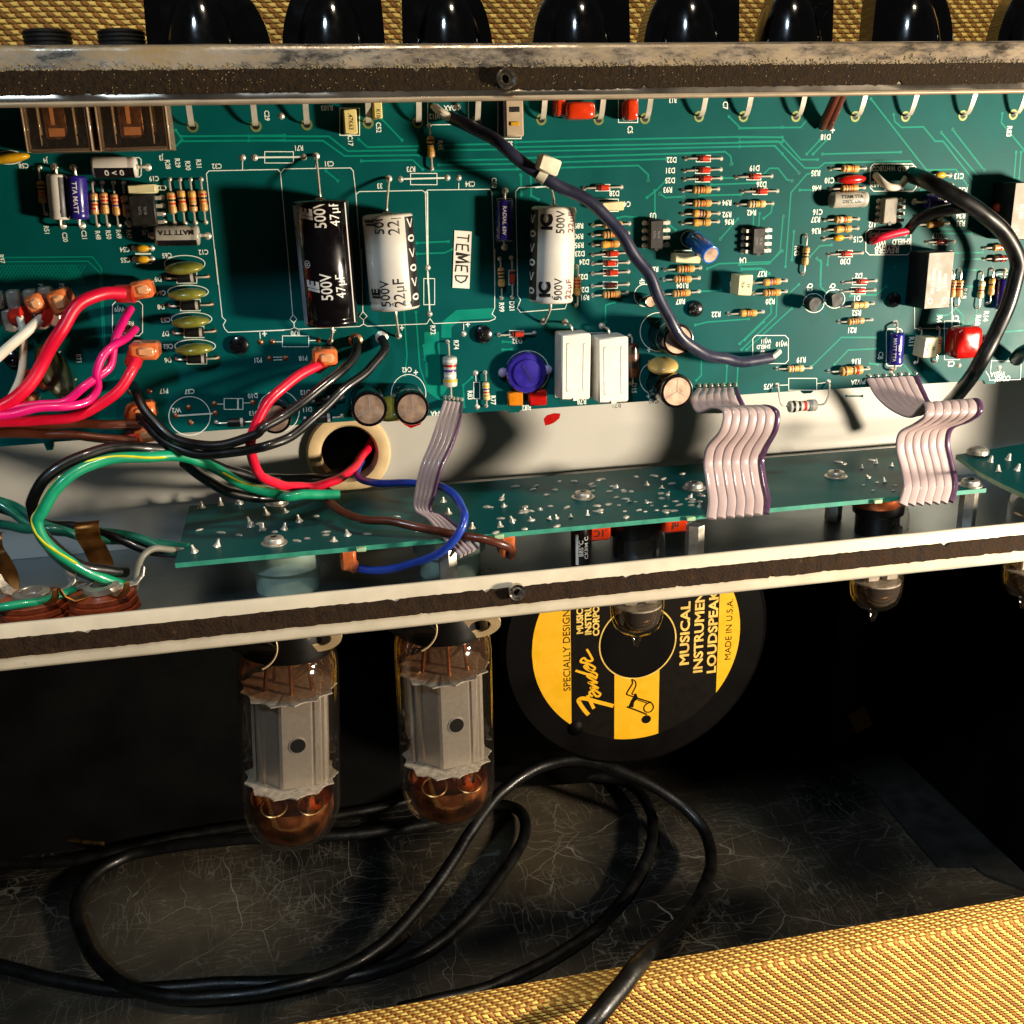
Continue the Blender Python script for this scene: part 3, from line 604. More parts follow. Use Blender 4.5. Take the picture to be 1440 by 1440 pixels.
for rf, x1, y1, x2, y2, tx in (('D22', 950, 803, 1130, 803, (880, 808)), ('D31', 945, 865, 1128, 858, (872, 862)), ('D25', 945, 908, 1128, 902, (872, 912)), ('D19', 1207, 897, 1385, 892, (1300, 850)), ('D26', 1238, 970, 1415, 967, (1335, 932)), ('D28', 438, 953, 625, 947, (590, 978)), ('D23', 480, 1290, 655, 1278, (415, 1283)), ('D24', 480, 1335, 660, 1328, (438, 1325)), ('D27', 480, 1385, 660, 1375, (430, 1400))):
    D_(A3, rf, x1, y1, x2, y2, tx)
D_(B3, 'D20', 480, 188, 658, 178, (435, 205), base='diode_dark'); D_(B3, 'D32', 5, 435, 185, 425, (98, 465))
# right
R_(A4, 'R35', 460, 855, 635, 853, bn('nyod'), (385, 875)); R_(A4, 'R46', 460, 957, 630, 950, bn('nkod'), (390, 952)); R_(A4, 'R37', 430, 1113, 600, 1108, bn('nwrd'), (385, 1110)); R_(A4, 'R36', 428, 1163, 597, 1155, bn('ydnd'), (388, 1168))
R_(A4, 'R43', 333, 1190, 318, 1385, bn('dnkd'), (288, 1270), -90); D_(A4, 'D30', 450, 1288, 620, 1280, (535, 1322)); D_(A4, 'D17', 945, 1225, 1085, 1222, (1000, 1190))
R_(A4, 'R32', 910, 940, 1075, 935, bn('nkgd'), (1130, 962)); R_(A4, 'R34', 890, 1095, 1055, 1090, bn('nkrd'), (1120, 1090)); R_(A4, 'R33', 895, 1138, 1055, 1130, bn('yrrd'), (1118, 1130))
D_(B4, 'D2', 523, 170, 690, 160, (603, 135)); D_(B4, 'D1', 515, 215, 685, 208, (593, 248)); R_(B4, 'R52', 520, 290, 675, 275, bn('yryd'), (592, 322), base='tan_pale'); R_(B4, 'R21', 503, 368, 668, 357, bn('nkoe'), (568, 410))
R_(B4, 'R19', 188, 605, 360, 600, bn('rkyd'), (312, 560), base='tan_pale')
axial('resistor', 'larger tan resistor beside the printed mark R16', 'resistor', B4(452, 618), B4(650, 603), 'resistor', 'tan', bn('ndnr'), L=8.6, r=1.75, group='resistors on the main board'); T(B4, 'R16', 590, 568)
R_(A4, 'D14', 1232, 1255, 1350, 1248, bn('rnr'), None, L=4.6, lab='short reddish resistor just above the brown one by the black cable'); R_(A4, 'R39', 1235, 1310, 1375, 1306, bn('nkr'), None, base='band_brown', L=6, lab='short brown resistor tucked under the thick black cable')
R_(B4, 'R68', 1112, 105, 1095, 290, bn('nkrd'), (1135, 225), -90); R_(B4, 'R69', 1075, 110, 1060, 280, bn('rnod'), None, lab='upright resistor half hidden right behind the tall grey relay'); R_(B4, 'R60', 1220, 115, 1200, 300, bn('wyrd'), (1205, 360), -90, base='tan_pale'); R_(B4, 'R14', 1275, 100, 1255, 275, bn('ykyd'), (1245, 340), -90)
R_(B4, 'R11', 912, 405, 890, 575, bn('nnkd'), (868, 470), -90); R_(B4, 'R4', 1003, 400, 985, 572, bn('rrod'), (1010, 355), -90)
# hanging resistor below the board edge
t = thing('resistor', 'grey banded resistor hanging on bent leads below the printed mark R75', 'resistor', B(B4(318, 795), -4))
ca, cb_ = B(B4(250, 797), -4), B(B4(392, 788), -4); exx = unit(cb_-ca); Lh = np.linalg.norm(cb_-ca)
o = link('body', body_mesh('resistor', Lh, 2.1, bn('kkre'), 'tan_grey'), t); o.rotation_euler = (0, -math.atan2(exx[2], exx[0]), 0)
m_ = MB(); m_.tube(spline([B(B4(190, 690)), B(B4(196, 700), -1.5), B(B4(203, 760), -3), B(B4(215, 790), -4), ca+exx*.3], 5), .33, 'lead', n=6); m_.build('lead', t)
m_ = MB(); m_.tube(spline([B(B4(450, 672)), B(B4(456, 690), -1.5), B(B4(448, 750), -3), B(B4(425, 785), -4), cb_-exx*.3], 5), .33, 'lead', n=6); m_.build('lead', t)
pad(B4(190, 690), 1.0); pad(B4(450, 672), 1.0); T(B4, 'R75', 145, 695); silkbox(B4, 248, 655, 390, 715); silk(B4, [(205, 690), (248, 688)]); silk(B4, [(390, 682), (440, 676)])
# black power diodes
for rf, x1, y1, x2, y2, tx in (('D9', 843, 148, 1050, 140, (800, 152)), ('D8', 858, 288, 1070, 280, (815, 292)), ('D7', 880, 425, 1085, 415, (838, 428)), ('D6', 893, 557, 1100, 550, (850, 562))):
    axial('power_diode', f'black moulded diode with silver band beside the printed mark {rf}', 'diode', B1(x1, y1), B1(x2, y2), 'power', 'black_epoxy', (), group='black power diodes on the left', padm='copper_pad'); T(B1, rf, *tx)
    mx, my = (x1+x2)/2, (y1+y2)/2; silkbox(B1, mx-50, my-29, mx+50, my+29)
axial('power_diode', 'black diode with silver band beside the printed mark D11', 'diode', B2(285, 858), B2(470, 845), 'power', 'black_epoxy', (), group='black diodes under the black wires'); T(B2, 'D11', 295, 812)
axial('power_diode', 'black diode with silver band beside the printed mark D12', 'diode', B2(290, 768), B2(475, 752), 'power', 'black_epoxy', (), group='black diodes under the black wires'); T(B2, 'D12', 285, 725)
axial('power_diode', 'black diode left of the red wire below the printed mark D10', 'diode', B1(1095, 878), B1(1300, 868), 'power', 'black_epoxy', (), group='black diodes under the black wires'); T(B1, 'D13', 1285, 830)
# ---- yellow bead capacitors
def bead(crop_, x1, y1, x2, y2, ref, tx, m='bead_yellow', rx=2.1, r=1.1, lab=None):
    p1, p2 = B(crop_(x1, y1)), B(crop_(x2, y2)); c = (p1+p2)/2; ex = unit(p2-p1)
    t = thing('ceramic_capacitor', lab or f'tiny yellow bead capacitor beside the printed mark {ref}', 'capacitor', c, 'small bead capacitors')
    b = MB(); b.sphere(c+NRM*1.3, 1, m, 14, 10, (rx, r, r), [ex, NRM, np.cross(ex, NRM)]); b.build('body', t)
    for a, s_ in ((p1, -1), (p2, 1)):
        b = MB(); b.tube([a, a+NRM*1.0, c+NRM*1.3+ex*s_*rx*.9], .28, 'lead', n=6); b.build('lead', t)
    pad(crop_(x1, y1), .95); pad(crop_(x2, y2), .95)
    if ref: T(crop_, ref, *tx)
bead(A1, 680, 1257, 768, 1257, 'C54', (632, 1262)); bead(A1, 682, 1312, 770, 1312, 'C55', (635, 1315)); silk(A1, [(685, 1285), (765, 1285)], .5); silk(A1, [(690, 1334), (768, 1334)], .3)
bead(A4, 425, 1208, 560, 1200, 'C15', (600, 1210)); bead(A4, 950, 885, 1065, 888, 'C13', (1110, 890))
bead(A4, 505, 912, 620, 905, 'C10', (455, 912), m='red_cap', rx=5.2, r=1.6, lab='long bright red capacitor beside the printed mark C10')
# ---- olive disc capacitors, standing on edge
def disc_cap(c, ex, rx, h, th, m, name, label, tilt=0., group=None):
    """flattened lens with its broad side across the board; ex lies in the board"""
    t = thing(name, label, 'capacitor', c, group); up = unit(NRM*math.cos(tilt)+np.cross(ex, NRM)*math.sin(tilt)); nn = np.cross(ex, up)
    b = MB(); b.sphere(np.asarray(c)+up*(h*.55), 1, m, 20, 12, (rx, h*.5, th), [ex, up, nn]); b.build('body', t)
    for s_ in (-.5, .5):
        b = MB(); b.tube([np.asarray(c)+ex*rx*s_-NRM*.1, np.asarray(c)+ex*rx*s_+up*h*.3], .3, 'lead', n=6); b.build('lead', t)
for rf, x, y, tx, rt in (('C65', 930, 1335, (845, 1295), -6), ('C64', None, None, None, 0)):
    pass
for rf, x, y, tx in (('C65', 935, 75, (845, 32)), ('C64', 952, 217, (815, 222)), ('C53', 970, 355, (838, 358)), ('C62', 988, 492, (852, 492))):
    q = B1(x, y); ex = unit(B(B1(x+50, y-4))-B(q)); disc_cap(B(q), ex, 5.9, 7.5, 1.75, 'olive_cap', 'disc_capacitor', f'olive green disc capacitor beside the printed mark {rf}', .25 if rf == 'C65' else .1, 'olive disc capacitors in a column'); T(B1, rf, *tx); silkring(B1, x, y, 103, 42 if rf == 'C65' else 34)
q = B2(700, 745); disc_cap(B(q), unit(V(1, 0, .12)), 6.6, 12, 2.3, 'olive_cap', 'disc_capacitor', 'olive disc capacitor squeezed between two upright black capacitors', .5)
q = B3(800, 560); disc_cap(B(q), unit(V(1, 0, .1)), 5.2, 13, 2.6, 'tan_disc', 'disc_capacitor', 'pale tan capacitor wedged between the two black cans by the thin cable', .15)
q = B1(345, 590); disc_cap(B(q), unit(V(.38, 0, -1)), 9.5, 15, 2.6, 'olive_dark', 'disc_varistor', 'large dark olive disc leaning behind the red wires', .3)
q = A4(1290, 1045); disc_cap(B(q), unit(V(1, 0, .3)), 2.4, 6, 2.2, 'orange_cap', 'disc_capacitor', 'small orange round capacitor below the black cable near the right relay', .1)
q = A1(55, 797); disc_cap(B(q), unit(V(1, 0, .1)), 6.0, 5, 1.5, 'bead_yellow', 'disc_capacitor', 'orange yellow lens shaped capacitor at the left edge by the jacks', .1); silkring(A1, 45, 797, 75, 34); T(A1, 'C58', 120, 838)
# ---- boxes
def face_box(name, label, cat, crop_, x0, y0, x1, y1, h, m, chamf=.3, ymin=0., rot=0., group=None, side=None):
    """block whose outer face shows at the given place, standing h above the board"""
    c0 = at(crop_((x0+x1)/2, (y0+y1)/2), y=-h); wx = np.linalg.norm(at(crop_(x1, (y0+y1)/2), y=-h)-at(crop_(x0, (y0+y1)/2), y=-h)); wz = np.linalg.norm(at(crop_((x0+x1)/2, y1), y=-h)-at(crop_((x0+x1)/2, y0), y=-h))
    t = thing(name, label, cat, (c0[0], 0, c0[2]), group); ca_, sa = math.cos(rot), math.sin(rot); ax = [V(ca_, 0, sa), V(0, 1, 0), V(-sa, 0, ca_)]
    b = MB(); b.box((c0[0], -(h+ymin)/2, c0[2]), (wx/2, (h-ymin)/2, wz/2), m, ax=ax, b=chamf); b.build('body', t)
    return t, V(c0[0], -h, c0[2]), wx, wz, ax
def printed(t, c, ax, lines, size, m, rot=0, gap=1.3, name='printed_mark', bold=.01):
    a = math.radians(rot); ex = ax[0]*math.cos(a)+ax[2]*math.sin(a); ey = -ax[0]*math.sin(a)+ax[2]*math.cos(a); b = MB(); n_ = len(lines)
    for i, s_ in enumerate(lines): put_text(b, s_, c+NRM*.04+ey*((n_-1)/2-i)*size*gap, ex, ey, size, m, bold=bold, sx=.85)
    b.build(name, t)
def legs(t, c, w_, h=2.0, n=2):
    for s_ in ((-1, 1) if n == 2 else (0,)):
        b = MB(); b.tube([(c[0]+s_*w_*.3, .2, c[2]), (c[0]+s_*w_*.3, -h, c[2])], .3, 'lead', n=6); b.build('lead', t)
t, c, wx, wz, ax = face_box('film_capacitor', 'cream box capacitor beside the printed mark C17', 'capacitor', A2, 482, 553, 548, 678, 6, 'yellow_cap'); printed(t, c, ax, ['.47K63'], 2.0, 'ink', -90); legs(t, c, wx); silkbox(A2, 460, 548, 560, 685); T(A2, 'C17', 512, 712, -90)
t, c, wx, wz, ax = face_box('film_capacitor', 'small cream capacitor half under the lip by the printed mark C52', 'capacitor', A2, 630, 470, 674, 600, 6, 'yellow_cap'); printed(t, c-ax[2]*2.5, ax, ['K100'], 1.7, 'ink', -90); legs(t, c, wx); T(A2, 'C52', 655, 645, -90)
t, c, wx, wz, ax = face_box('film_capacitor', 'narrow cream capacitor above the chip by the printed mark C22', 'capacitor', A1, 645, 935, 788, 980, 7, 'cream_cap'); legs(t, c, wx); T(A1, 'C22', 818, 950)
t, c, wx, wz, ax = face_box('film_capacitor', 'cream box capacitor lying beside the dark cable under mark D28', 'capacitor', A3, 530, 1022, 640, 1066, 5, 'cream_cap'); legs(t, c, wx); silkbox(A3, 505, 1008, 610, 1070); T(A3, 'C4', 655, 1032)
t, c, wx, wz, ax = face_box('film_capacitor', 'cream capacitor beneath the small sky blue capacitor', 'capacitor', A3, 900, 1284, 1028, 1332, 5, 'cream_cap', rot=-.06); legs(t, c, wx); silkbox(A3, 895, 1268, 998, 1322)
t, c, wx, wz, ax = face_box('film_capacitor', 'white box capacitor left of the resistors R27 and R20', 'capacitor', B3, 1218, 132, 1290, 236, 7, 'cream_cap', rot=-.05); printed(t, c+ax[0]*.2, ax, ['47K', '63'], 1.6, 'ink', 80); legs(t, c, wx); T(B3, 'C3', 1190, 175)
t, c, wx, wz, ax = face_box('film_capacitor', 'white printed box capacitor left of the red capacitor', 'capacitor', B4, 935, 450, 1004, 552, 7, 'cream_cap', rot=-.07); printed(t, c, ax, ['47K', '63'], 1.7, 'ink', 78); legs(t, c, wx)
# orange dipped and red capacitors
def pillow(name, label, cat, crop_, x0, y0, x1, y1, h, m, group=None):
    c0 = at(crop_((x0+x1)/2, (y0+y1)/2), y=-h*.6); wx = np.linalg.norm(at(crop_(x1, (y0+y1)/2), y=-h*.6)-at(crop_(x0, (y0+y1)/2), y=-h*.6)); wz = np.linalg.norm(at(crop_((x0+x1)/2, y1), y=-h*.6)-at(crop_((x0+x1)/2, y0), y=-h*.6))
    t = thing(name, label, cat, (c0[0], 0, c0[2]), group); b = MB(); n_, k_ = 24, 12; vs = []
    sp = lambda v_, e: math.copysign(abs(v_)**e, v_)
    for i in range(k_+1):
        p = math.pi*i/k_
        for j in range(n_):
            q = 2*math.pi*j/n_
            vs.append(V(c0[0]+wx/2*sp(math.sin(p), .45)*sp(math.cos(q), .45), -h/2+h/2*sp(math.cos(p), .5)-.5, c0[2]+wz/2*sp(math.sin(p), .45)*sp(math.sin(q), .45)))
    b.add(vs, [(i*n_+j, (i+1)*n_+j, (i+1)*n_+(j+1) % n_, i*n_+(j+1) % n_) for i in range(k_) for j in range(n_)], m); b.build('body', t)
    legs(t, (c0[0], 0, c0[2]), wx); return t
pillow('film_capacitor', 'large orange dipped capacitor right of the slide switch under the lip', 'capacitor', A3, 332, 515, 486, 608, 8, 'orange_cap'); pillow('film_capacitor', 'orange capacitor behind the large orange one, touching its left side', 'capacitor', A3, 284, 490, 338, 592, 6, 'orange_cap')
pillow('film_capacitor', 'small orange red capacitor beside the printed mark C5', 'capacitor', A3, 636, 500, 702, 612, 7, 'orange_cap'); silkbox(A3, 610, 470, 708, 620); T(A3, 'C5', 668, 657, -90)
pillow('film_capacitor', 'glossy square red capacitor beside the thick black cable', 'capacitor', B4, 1066, 388, 1208, 552, 9, 'red_cap'); silkbox(B4, 1036, 365, 1112, 560); T(B4, 'C1', 1092, 350); T(B4, 'C2', 1070, 580)
# cement resistors
for (x0, y0, x1, y1, rt, lab) in ((322, 432, 470, 766, -.02, 'white cement block resistor, left of the pair, beside the blue trimmer'), (510, 450, 662, 780, .01, 'white cement block resistor, right of the pair, partly shaded')):
    t, c, wx, wz, ax = face_box('cement_resistor', lab, 'resistor', B3, x0, y0, x1, y1, 10.5, 'cement', .5, .8, rt)
    b = MB(); iw, ih, d = wx/2*.56, wz/2*.72, .35                      # raised rim round the filled pocket
    for (u0, v0, hu, hv) in ((0, ih, iw, .18), (0, -ih, iw, .18), (iw, 0, .18, ih), (-iw, 0, .18, ih)): b.box(c+ax[0]*u0+ax[2]*v0-NRM*.05, (hu+.18, .22, hv), 'cement', ax=ax)
    b.build('pocket_rim', t)
    b = MB(); b.box(c-ax[2]*(wz/2-.6), (1.3, .3, .7), 'black_epoxy', ax=ax) if False else b.box(c+ax[2]*(-wz/2+.3)-NRM*.6, (.9, .9, .5), 'cement', ax=ax); b.build('end_notch', t)
    b = MB(); q0 = V(c[0]-1, 0, c[2]+wz/2+2.6); b.tube(spline([q0+V(0, .2, 0), q0+NRM*3, q0+NRM*6+V(.5, 0, -.6), c+ax[2]*wz/2+V(0, 5, 0)], 5), .4, 'lead', n=6); b.build('lead', t)
    PD.lathe([(1.2, .02), (1., .3), (.4, .9), (0, 1)], q0, NRM, 'solder', n=12)
silkbox(B3, 292, 425, 606, 750); T(B3, 'R78', 425, 772); T(B3, 'R79', 600, 790)
t = axial('resistor', 'dark brown upright resistor tight against the right cement block', 'resistor', B3(668, 440), B3(672, 680), 'resistor', 'band_brown', bn('kk'), L=12, r=2.3); T(B3, 'D15', 688, 705, -90)
# slide switch
t, c, wx, wz, ax = face_box('slide_switch', 'beige slide switch under the lip by the printed mark S2', 'switch', A3, 40, 500, 131, 692, 8, 'switch_beige', .4)
b = MB(); b.box(c+ax[2]*(wz*.22)-NRM*.2, (wx*.28, .3, wz*.07), 'black_epoxy', ax=ax); b.build('slot', t)
b = MB(); b.box(c-ax[2]*wz*.16, (wx*.24, .5, wz*.05), 'bead_yellow', ax=ax, b=.1); b.build('slider', t)
b = MB(); b.box((c[0]-wx/2-.35, -4, c[2]), (.3, 3.9, wz/2), 'black_epoxy'); b.build('side_plate', t)
silkbox(A3, 0, 520, 118, 702); T(A3, 'S2', 62, 728)
# relays
def relay(crop_, x0, y0, x1, y1, h, lab, lines):
    t, c, wx, wz, ax = face_box('relay', lab, 'relay', crop_, x0, y0, x1, y1, h, 'relay_black', .3)
    b = MB(); b.box(c+NRM*.02, (wx/2-.25, .12, wz/2-.25), 'relay_grey', ax=ax); b.build('cover_face', t)
    printed(t, c+NRM*.14, ax, lines, 1.75, 'relay_print', 90, 1.3)
    b = MB()
    for s_ in (-.28, .28): b.strip([c+NRM*.17-ax[2]*wz*.36+ax[0]*s_*wx+V(.9*math.cos(k), 0, .9*math.sin(k)) for k in np.linspace(0, 6, 12)], .22, 'relay_print')
    b.build('contact_diagram', t); return t
relay(B4, 945, 18, 1075, 302, 12, 'tall grey faced black relay left of the striped upright resistors', ['GV-1A 12VDC', '5A 250VAC', 'E 64721']); silkbox(A4, 885, 1270, 1075, 1662)
relay(A4, 1380, 925, 1530, 1212, 12, 'grey faced relay cut off by the right edge beside the black cable', ['V23 105', '12V DC 2A', '250V~'])
# ICs
def chip(crop_, x0, y0, x1, y1, ref, tx, lab, pinl, pinr, face='ic_black', lines=('TL072', '82 DL')):
    t, c, wx, wz, ax = face_box('integrated_circuit', lab, 'chip', crop_, x0, y0, x1, y1, 4.2, face, .5, 1.0)
    printed(t, c, ax, list(lines), 1.15, 'band_grey', 90)
    b = MB(); b.disc(c+NRM*.02+ax[2]*(-wz/2+.2), NRM, .7, 'black_epoxy', n=12); b.build('end_notch', t)
    for s_, xx in ((-1, pinl), (1, pinr)):
        for i in range(4):
            z = c[2]+wz*(.375-.25*i); xb = B(crop_(xx, (y0+y1)/2))[0]; b = MB()
            b.box(((xb+c[0]+s_*wx/2)/2, -2.7, z), (abs(xb-c[0]-s_*wx/2)/2+.15, .13, .55), 'pin'); b.box((xb, -1.3, z), (.15, 1.4, .35), 'pin'); b.build('pin', t)
            PD.lathe([(.95, .02), (.8, .15), (.4, .6), (0, .7)], V(xb, 0, z), NRM, 'solder', n=9)
    T(crop_, ref, *tx)
chip(A1, 655, 985, 790, 1148, 'U5', (735, 1175), 'black eight pin chip under the cream capacitor on the left', 640, 826)
chip(A3, 770, 1112, 840, 1264, 'U3', (785, 1090), 'black eight pin chip left of the dark cable, marked U3', 742, 856)
chip(A3, 1290, 1152, 1356, 1290, 'U4', (1240, 1316), 'dark eight pin chip beside the printed mark U4', 1242, 1366)
chip(A4, 730, 1002, 802, 1134, 'U2', (670, 1135), 'grey topped eight pin chip between the two boxed wire marks', 700, 812, face='relay_grey')
# transistors
def to92(crop_, x, y, ang, ref, tx, lab, top):
    c0 = at(crop_(x, y), y=-7); t = thing('transistor', lab, 'transistor', (c0[0], 0, c0[2]), 'black transistors')
    b = MB(); prof = []
    n_ = 14; a0 = math.radians(ang)
    ring = [(2.4*math.cos(a0+math.radians(tt)), 2.4*math.sin(a0+math.radians(tt))) for tt in np.linspace(-130, 130, n_)]
    lo = [V(c0[0]+p[0], -2.5, c0[2]+p[1]) for p in ring]; hi = [V(c0[0]+p[0], -7, c0[2]+p[1]) for p in ring]
    b.add(lo+hi, [tuple(range(n_)), tuple(range(n_, 2*n_))]+[(i, (i+1) % n_, n_+(i+1) % n_, n_+i) for i in range(n_)], top); b.build('body', t)
    for k in (-1.27, 0, 1.27):
        b = MB(); d = V(-math.sin(a0), 0, math.cos(a0))*k; b.tube([V(c0[0], .1, c0[2])+d, V(c0[0], -2.7, c0[2])+d*.8], .25, 'lead', n=5); b.build('lead', t)
    T(crop_, ref, *tx, -90); silkring(crop_, x-10, y-8, 52, 48)
to92(B4, 385, 282, 150, 'Q2', (355, 195), 'small black transistor beside the printed mark Q2', 'ic_black'); to92(B4, 490, 260, 10, 'Q1', (470, 195), 'small black transistor with pale side beside the printed mark Q1', 'ic_black')
# ---- axial electrolytic capacitors
def axcap(name, label, a, b_, r, sleeve, leads, group=None, lift=None, tail=.5):
    """a, b_: ends of the can as points in space"""
    ax = unit(b_-a); L = np.linalg.norm(b_-a); c = (a+b_)/2; t = thing(name, label, 'capacitor', (c[0], 0, c[2]), group)
    m = MB(); m.lathe([(0, -L/2+.5), (r*.55, -L/2+.5), (r*.62, -L/2+.1), (r*.8, -L/2), (r*.95, -L/2+.25), (r, -L/2+.8), (r, L/2-3.2), (r*.955, L/2-2.6), (r*.955, L/2-2.2), (r, L/2-1.6), (r, L/2-.8), (r*.95, L/2-.25), (r*.8, L/2), (r*.62, L/2-.1), (r*.55, L/2-.5), (0, L/2-.5)], c, ax, sleeve, n=36); body = m.build('can', t, sharp=50)
    for e, s_, q in ((a, -1, leads[0]), (b_, 1, leads[1])):
        if q is None: continue
        m = MB(); m.lathe([(r*.2, 0), (r*.2, tail+.4), (r*.1, tail+.6), (0, tail+.6)], e-ax*s_*.5, ax*s_, 'lead', n=10); m.build('terminal', t)
        p = B(q); m = MB(); st = e+ax*s_*tail; m.tube(spline([st, st+ax*s_*1.2, (st+p)/2*V(1, 0, 1)+V(0, st[1]*.62, 0)+ax*s_*1.0, p+NRM*1.2, p], 5), .42, 'lead', n=6); m.build('lead', t); pad(q, 1.15)
    return t, body, c, ax, L
OUT = lambda ax, c: unit((CAM-c)-ax*np.dot(CAM-c, ax))
# the big black one
rb = 8.5; a = at(A2(362, 1012), y=-rb-1); b_ = at(B2(420, 385), y=-rb-1)
t, body, c, ax, L = axcap('electrolytic_capacitor', 'big black axial capacitor with white lettering, the only black one', a, b_, rb, 'cap_black', (A2(340, 790), B2(412, 468)))
od = OUT(ax, c); m = MB(); up = -ax
for k, al in enumerate((-6.5, 21.0)):
    for s_, an, sz, bo, sh in (('iE', .56, 5.6, .05, .25), ('500V', .05, 5.0, .012, 0), ('47µF', -.48, 4.6, .0, 0)):
        text_on_cyl(m, s_, c, up, od, rb+.06, sz, 'print_white', an, al-6.0 if k else al, bo, .78, sh, lim=L/2-1.2)
for al in (9.5,): text_on_cyl(m, '®', c, up, od, rb+.06, 3.2, 'print_white', .72, 0.5)
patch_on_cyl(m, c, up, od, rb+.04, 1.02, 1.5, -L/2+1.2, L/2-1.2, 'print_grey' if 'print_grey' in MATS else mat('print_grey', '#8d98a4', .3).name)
patch_on_cyl(m, c, up, od, rb+.05, -1.05, -.98, -L/2+1.0, L/2-1.0, 'print_white'); o = m.build('printed_sleeve', t)
# white 22 uF
def white_cap(a, b_, r, leads, lab, stripe_side, texts, offs):
    t, body, c, ax, L = axcap('electrolytic_capacitor', lab, a, b_, r, 'cap_white', leads)
    od = OUT(ax, c); m = MB(); up = -ax; sg = stripe_side
    s0, s1 = sorted((sg*.72, sg*1.62)); patch_on_cyl(m, c, up, od, r+.05, s0, s1, -L/2+1.0, L/2-1.0, 'print_black', 14)
    for al in np.arange(-L/2+4, L/2-3, 9.0):
        text_on_cyl(m, '0', c, up, od, r+.1, 5.2, 'print_white', sg*1.06, al, .02, .9); text_on_cyl(m, '<', c, up, od, r+.1, 7, 'print_white', sg*1.06, al+4.6, .0, .8, lim=L/2-1.2)
    for al in offs:
        for s_, an, sz, bo, mm, sx_ in texts: text_on_cyl(m, s_, c, up, od, r+.07, sz, mm, an, al, bo, sx_, lim=L/2-1.2)
    m.build('printed_sleeve', t); return t
rw = 7.9; a = at(A2(700, 1082), y=-rw-1); b_ = at(B2(742, 305), y=-rw-1)
white_cap(a, b_, rw, (A2(708, 905), B2(757, 440)), 'white axial capacitor with a black stripe on its right side', -1, [('iE', .80, 5.2, .05, 'print_black', .8), ('500V', .34, 4.6, .0, 'print_black', .85), ('22µF', -.24, 5.2, .0, 'print_black', .85)], (-9, 13))
rw2 = 7.3; a = at(A3(283, 1045), y=-rw2-1); b_ = at(B3(268, 270), y=-rw2-1)
white_cap(a, b_, rw2, (A3(256, 935), B3(230, 368)), 'white axial capacitor with a black stripe on its left side', 1, [('iC', .28, 5.4, .06, 'print_black', .95), ('500V', -.36, 4.0, .012, 'print_black', .85), ('22µF', -.92, 3.8, .012, 'print_brown' if 'print_brown' in MATS else mat('print_brown', '#7a2c1c', .4).name, .85)], (-10.5, 10.5))
# small axial cans
def small_can(crop_, x1, y1, x2, y2, r, m_, lab, leads, lines=(), ink='print_white', stripe=None, textrot=1):
    a = at(crop_(x1, y1), y=-r-.4); b2 = at(crop_(x2, y2), y=-r-.4); t, body, c, ax, L = axcap('axial_capacitor', lab, a, b2, r, m_, leads, 'small axial capacitors')
    od = OUT(ax, c); m = MB()
    if stripe: patch_on_cyl(m, c, ax, od, r+.04, stripe[0], stripe[1], -L/2+.8, L/2-.8, stripe[2])
    for s_, an, sz, al in lines: text_on_cyl(m, s_, c, ax*textrot, od, r+.07, sz, ink, an, al, .02)
    if len(m.v): m.build('printed_sleeve', t)
    return t
small_can(A1, 285, 882, 305, 1112, 2.9, 'cap_white', 'small white axial capacitor beside the printed mark C20', (A1(275, 845), A1(318, 1142)), stripe=(.1, 1.6, 'print_black'), ink='ink', lines=[]); T(A1, 'C20', 328, 1200, -90)
small_can(A1, 382, 890, 400, 1110, 3.1, 'cap_blue', 'small dark blue axial capacitor beside the printed mark C21', (A1(372, 850), A1(415, 1142)), lines=[('TTA MATT', -.2, 1.9, 0)]); T(A1, 'C21', 425, 1190, -90)
small_can(A1, 468, 848, 695, 846, 3.0, 'cap_white', 'small white and black axial capacitor below the clear jacks', (None, A1(748, 847)), stripe=(-1.6, -.05, 'print_black'), lines=[('0 < 0', -.6, 2.6, 0)]); T(A1, 'C19', 780, 903); silkbox(A1, 472, 798, 715, 896, 10)
small_can(A1, 785, 1195, 1010, 1192, 3.0, 'cap_grey', 'grey axial capacitor lettered upside down by the printed mark C12', (A1(772, 1192), A1(1052, 1195)), ink='ink', lines=[('MATT TTA', -.35, 2.2, 0)], textrot=-1, stripe=(-1.6, -.45, 'print_black')); T(A1, 'C12', 1030, 1275)
small_can(A4, 462, 1014, 640, 1008, 2.7, 'cap_grey', 'grey axial capacitor lettered upside down by the printed mark C16', (None, None), ink='ink', lines=[('TTAM TTA', .35, 1.7, 0), ('G95°C G95', -.25, 1.5, 0)]); T(A4, 'C16', 395, 1072)
small_can(A2, 1295, 1012, 1292, 1216, 2.9, 'cap_blue', 'dark blue upright axial capacitor beside the printed mark C50', (A2(1297, 968), A2(1295, 1252)), lines=[('RADIAL 63V', 0, 1.7, 0)]); T(A2, 'C50', 1240, 925, -90); silkbox(A2, 1254, 1005, 1332, 1220, 6)
small_can(B4, 797, 425, 788, 585, 2.7, 'cap_blue', 'violet blue upright axial capacitor above the right ribbon cable', (B4(788, 374), B4(768, 612)), lines=[('MATT TTA', -.2, 1.8, 0), ('G85 +', .5, 1.5, 0)]); silkbox(B4, 742, 405, 822, 592, 8); T(B4, 'C8', 712, 540, -90)
small_can(A4, 945, 1022, 1075, 1012, 2.7, 'cap_blue', 'dark blue axial capacitor lying under the black cable on the right', (A4(885, 1022), None), lines=[('MATT', .2, 1.7, 0)])
small_can(B4, 1338, 150, 1322, 305, 2.4, 'cap_blue', 'dark blue capacitor partly hidden behind the thick black cable', (B4(1342, 110), None)); silkbox(B4, 1302, 128, 1362, 312)
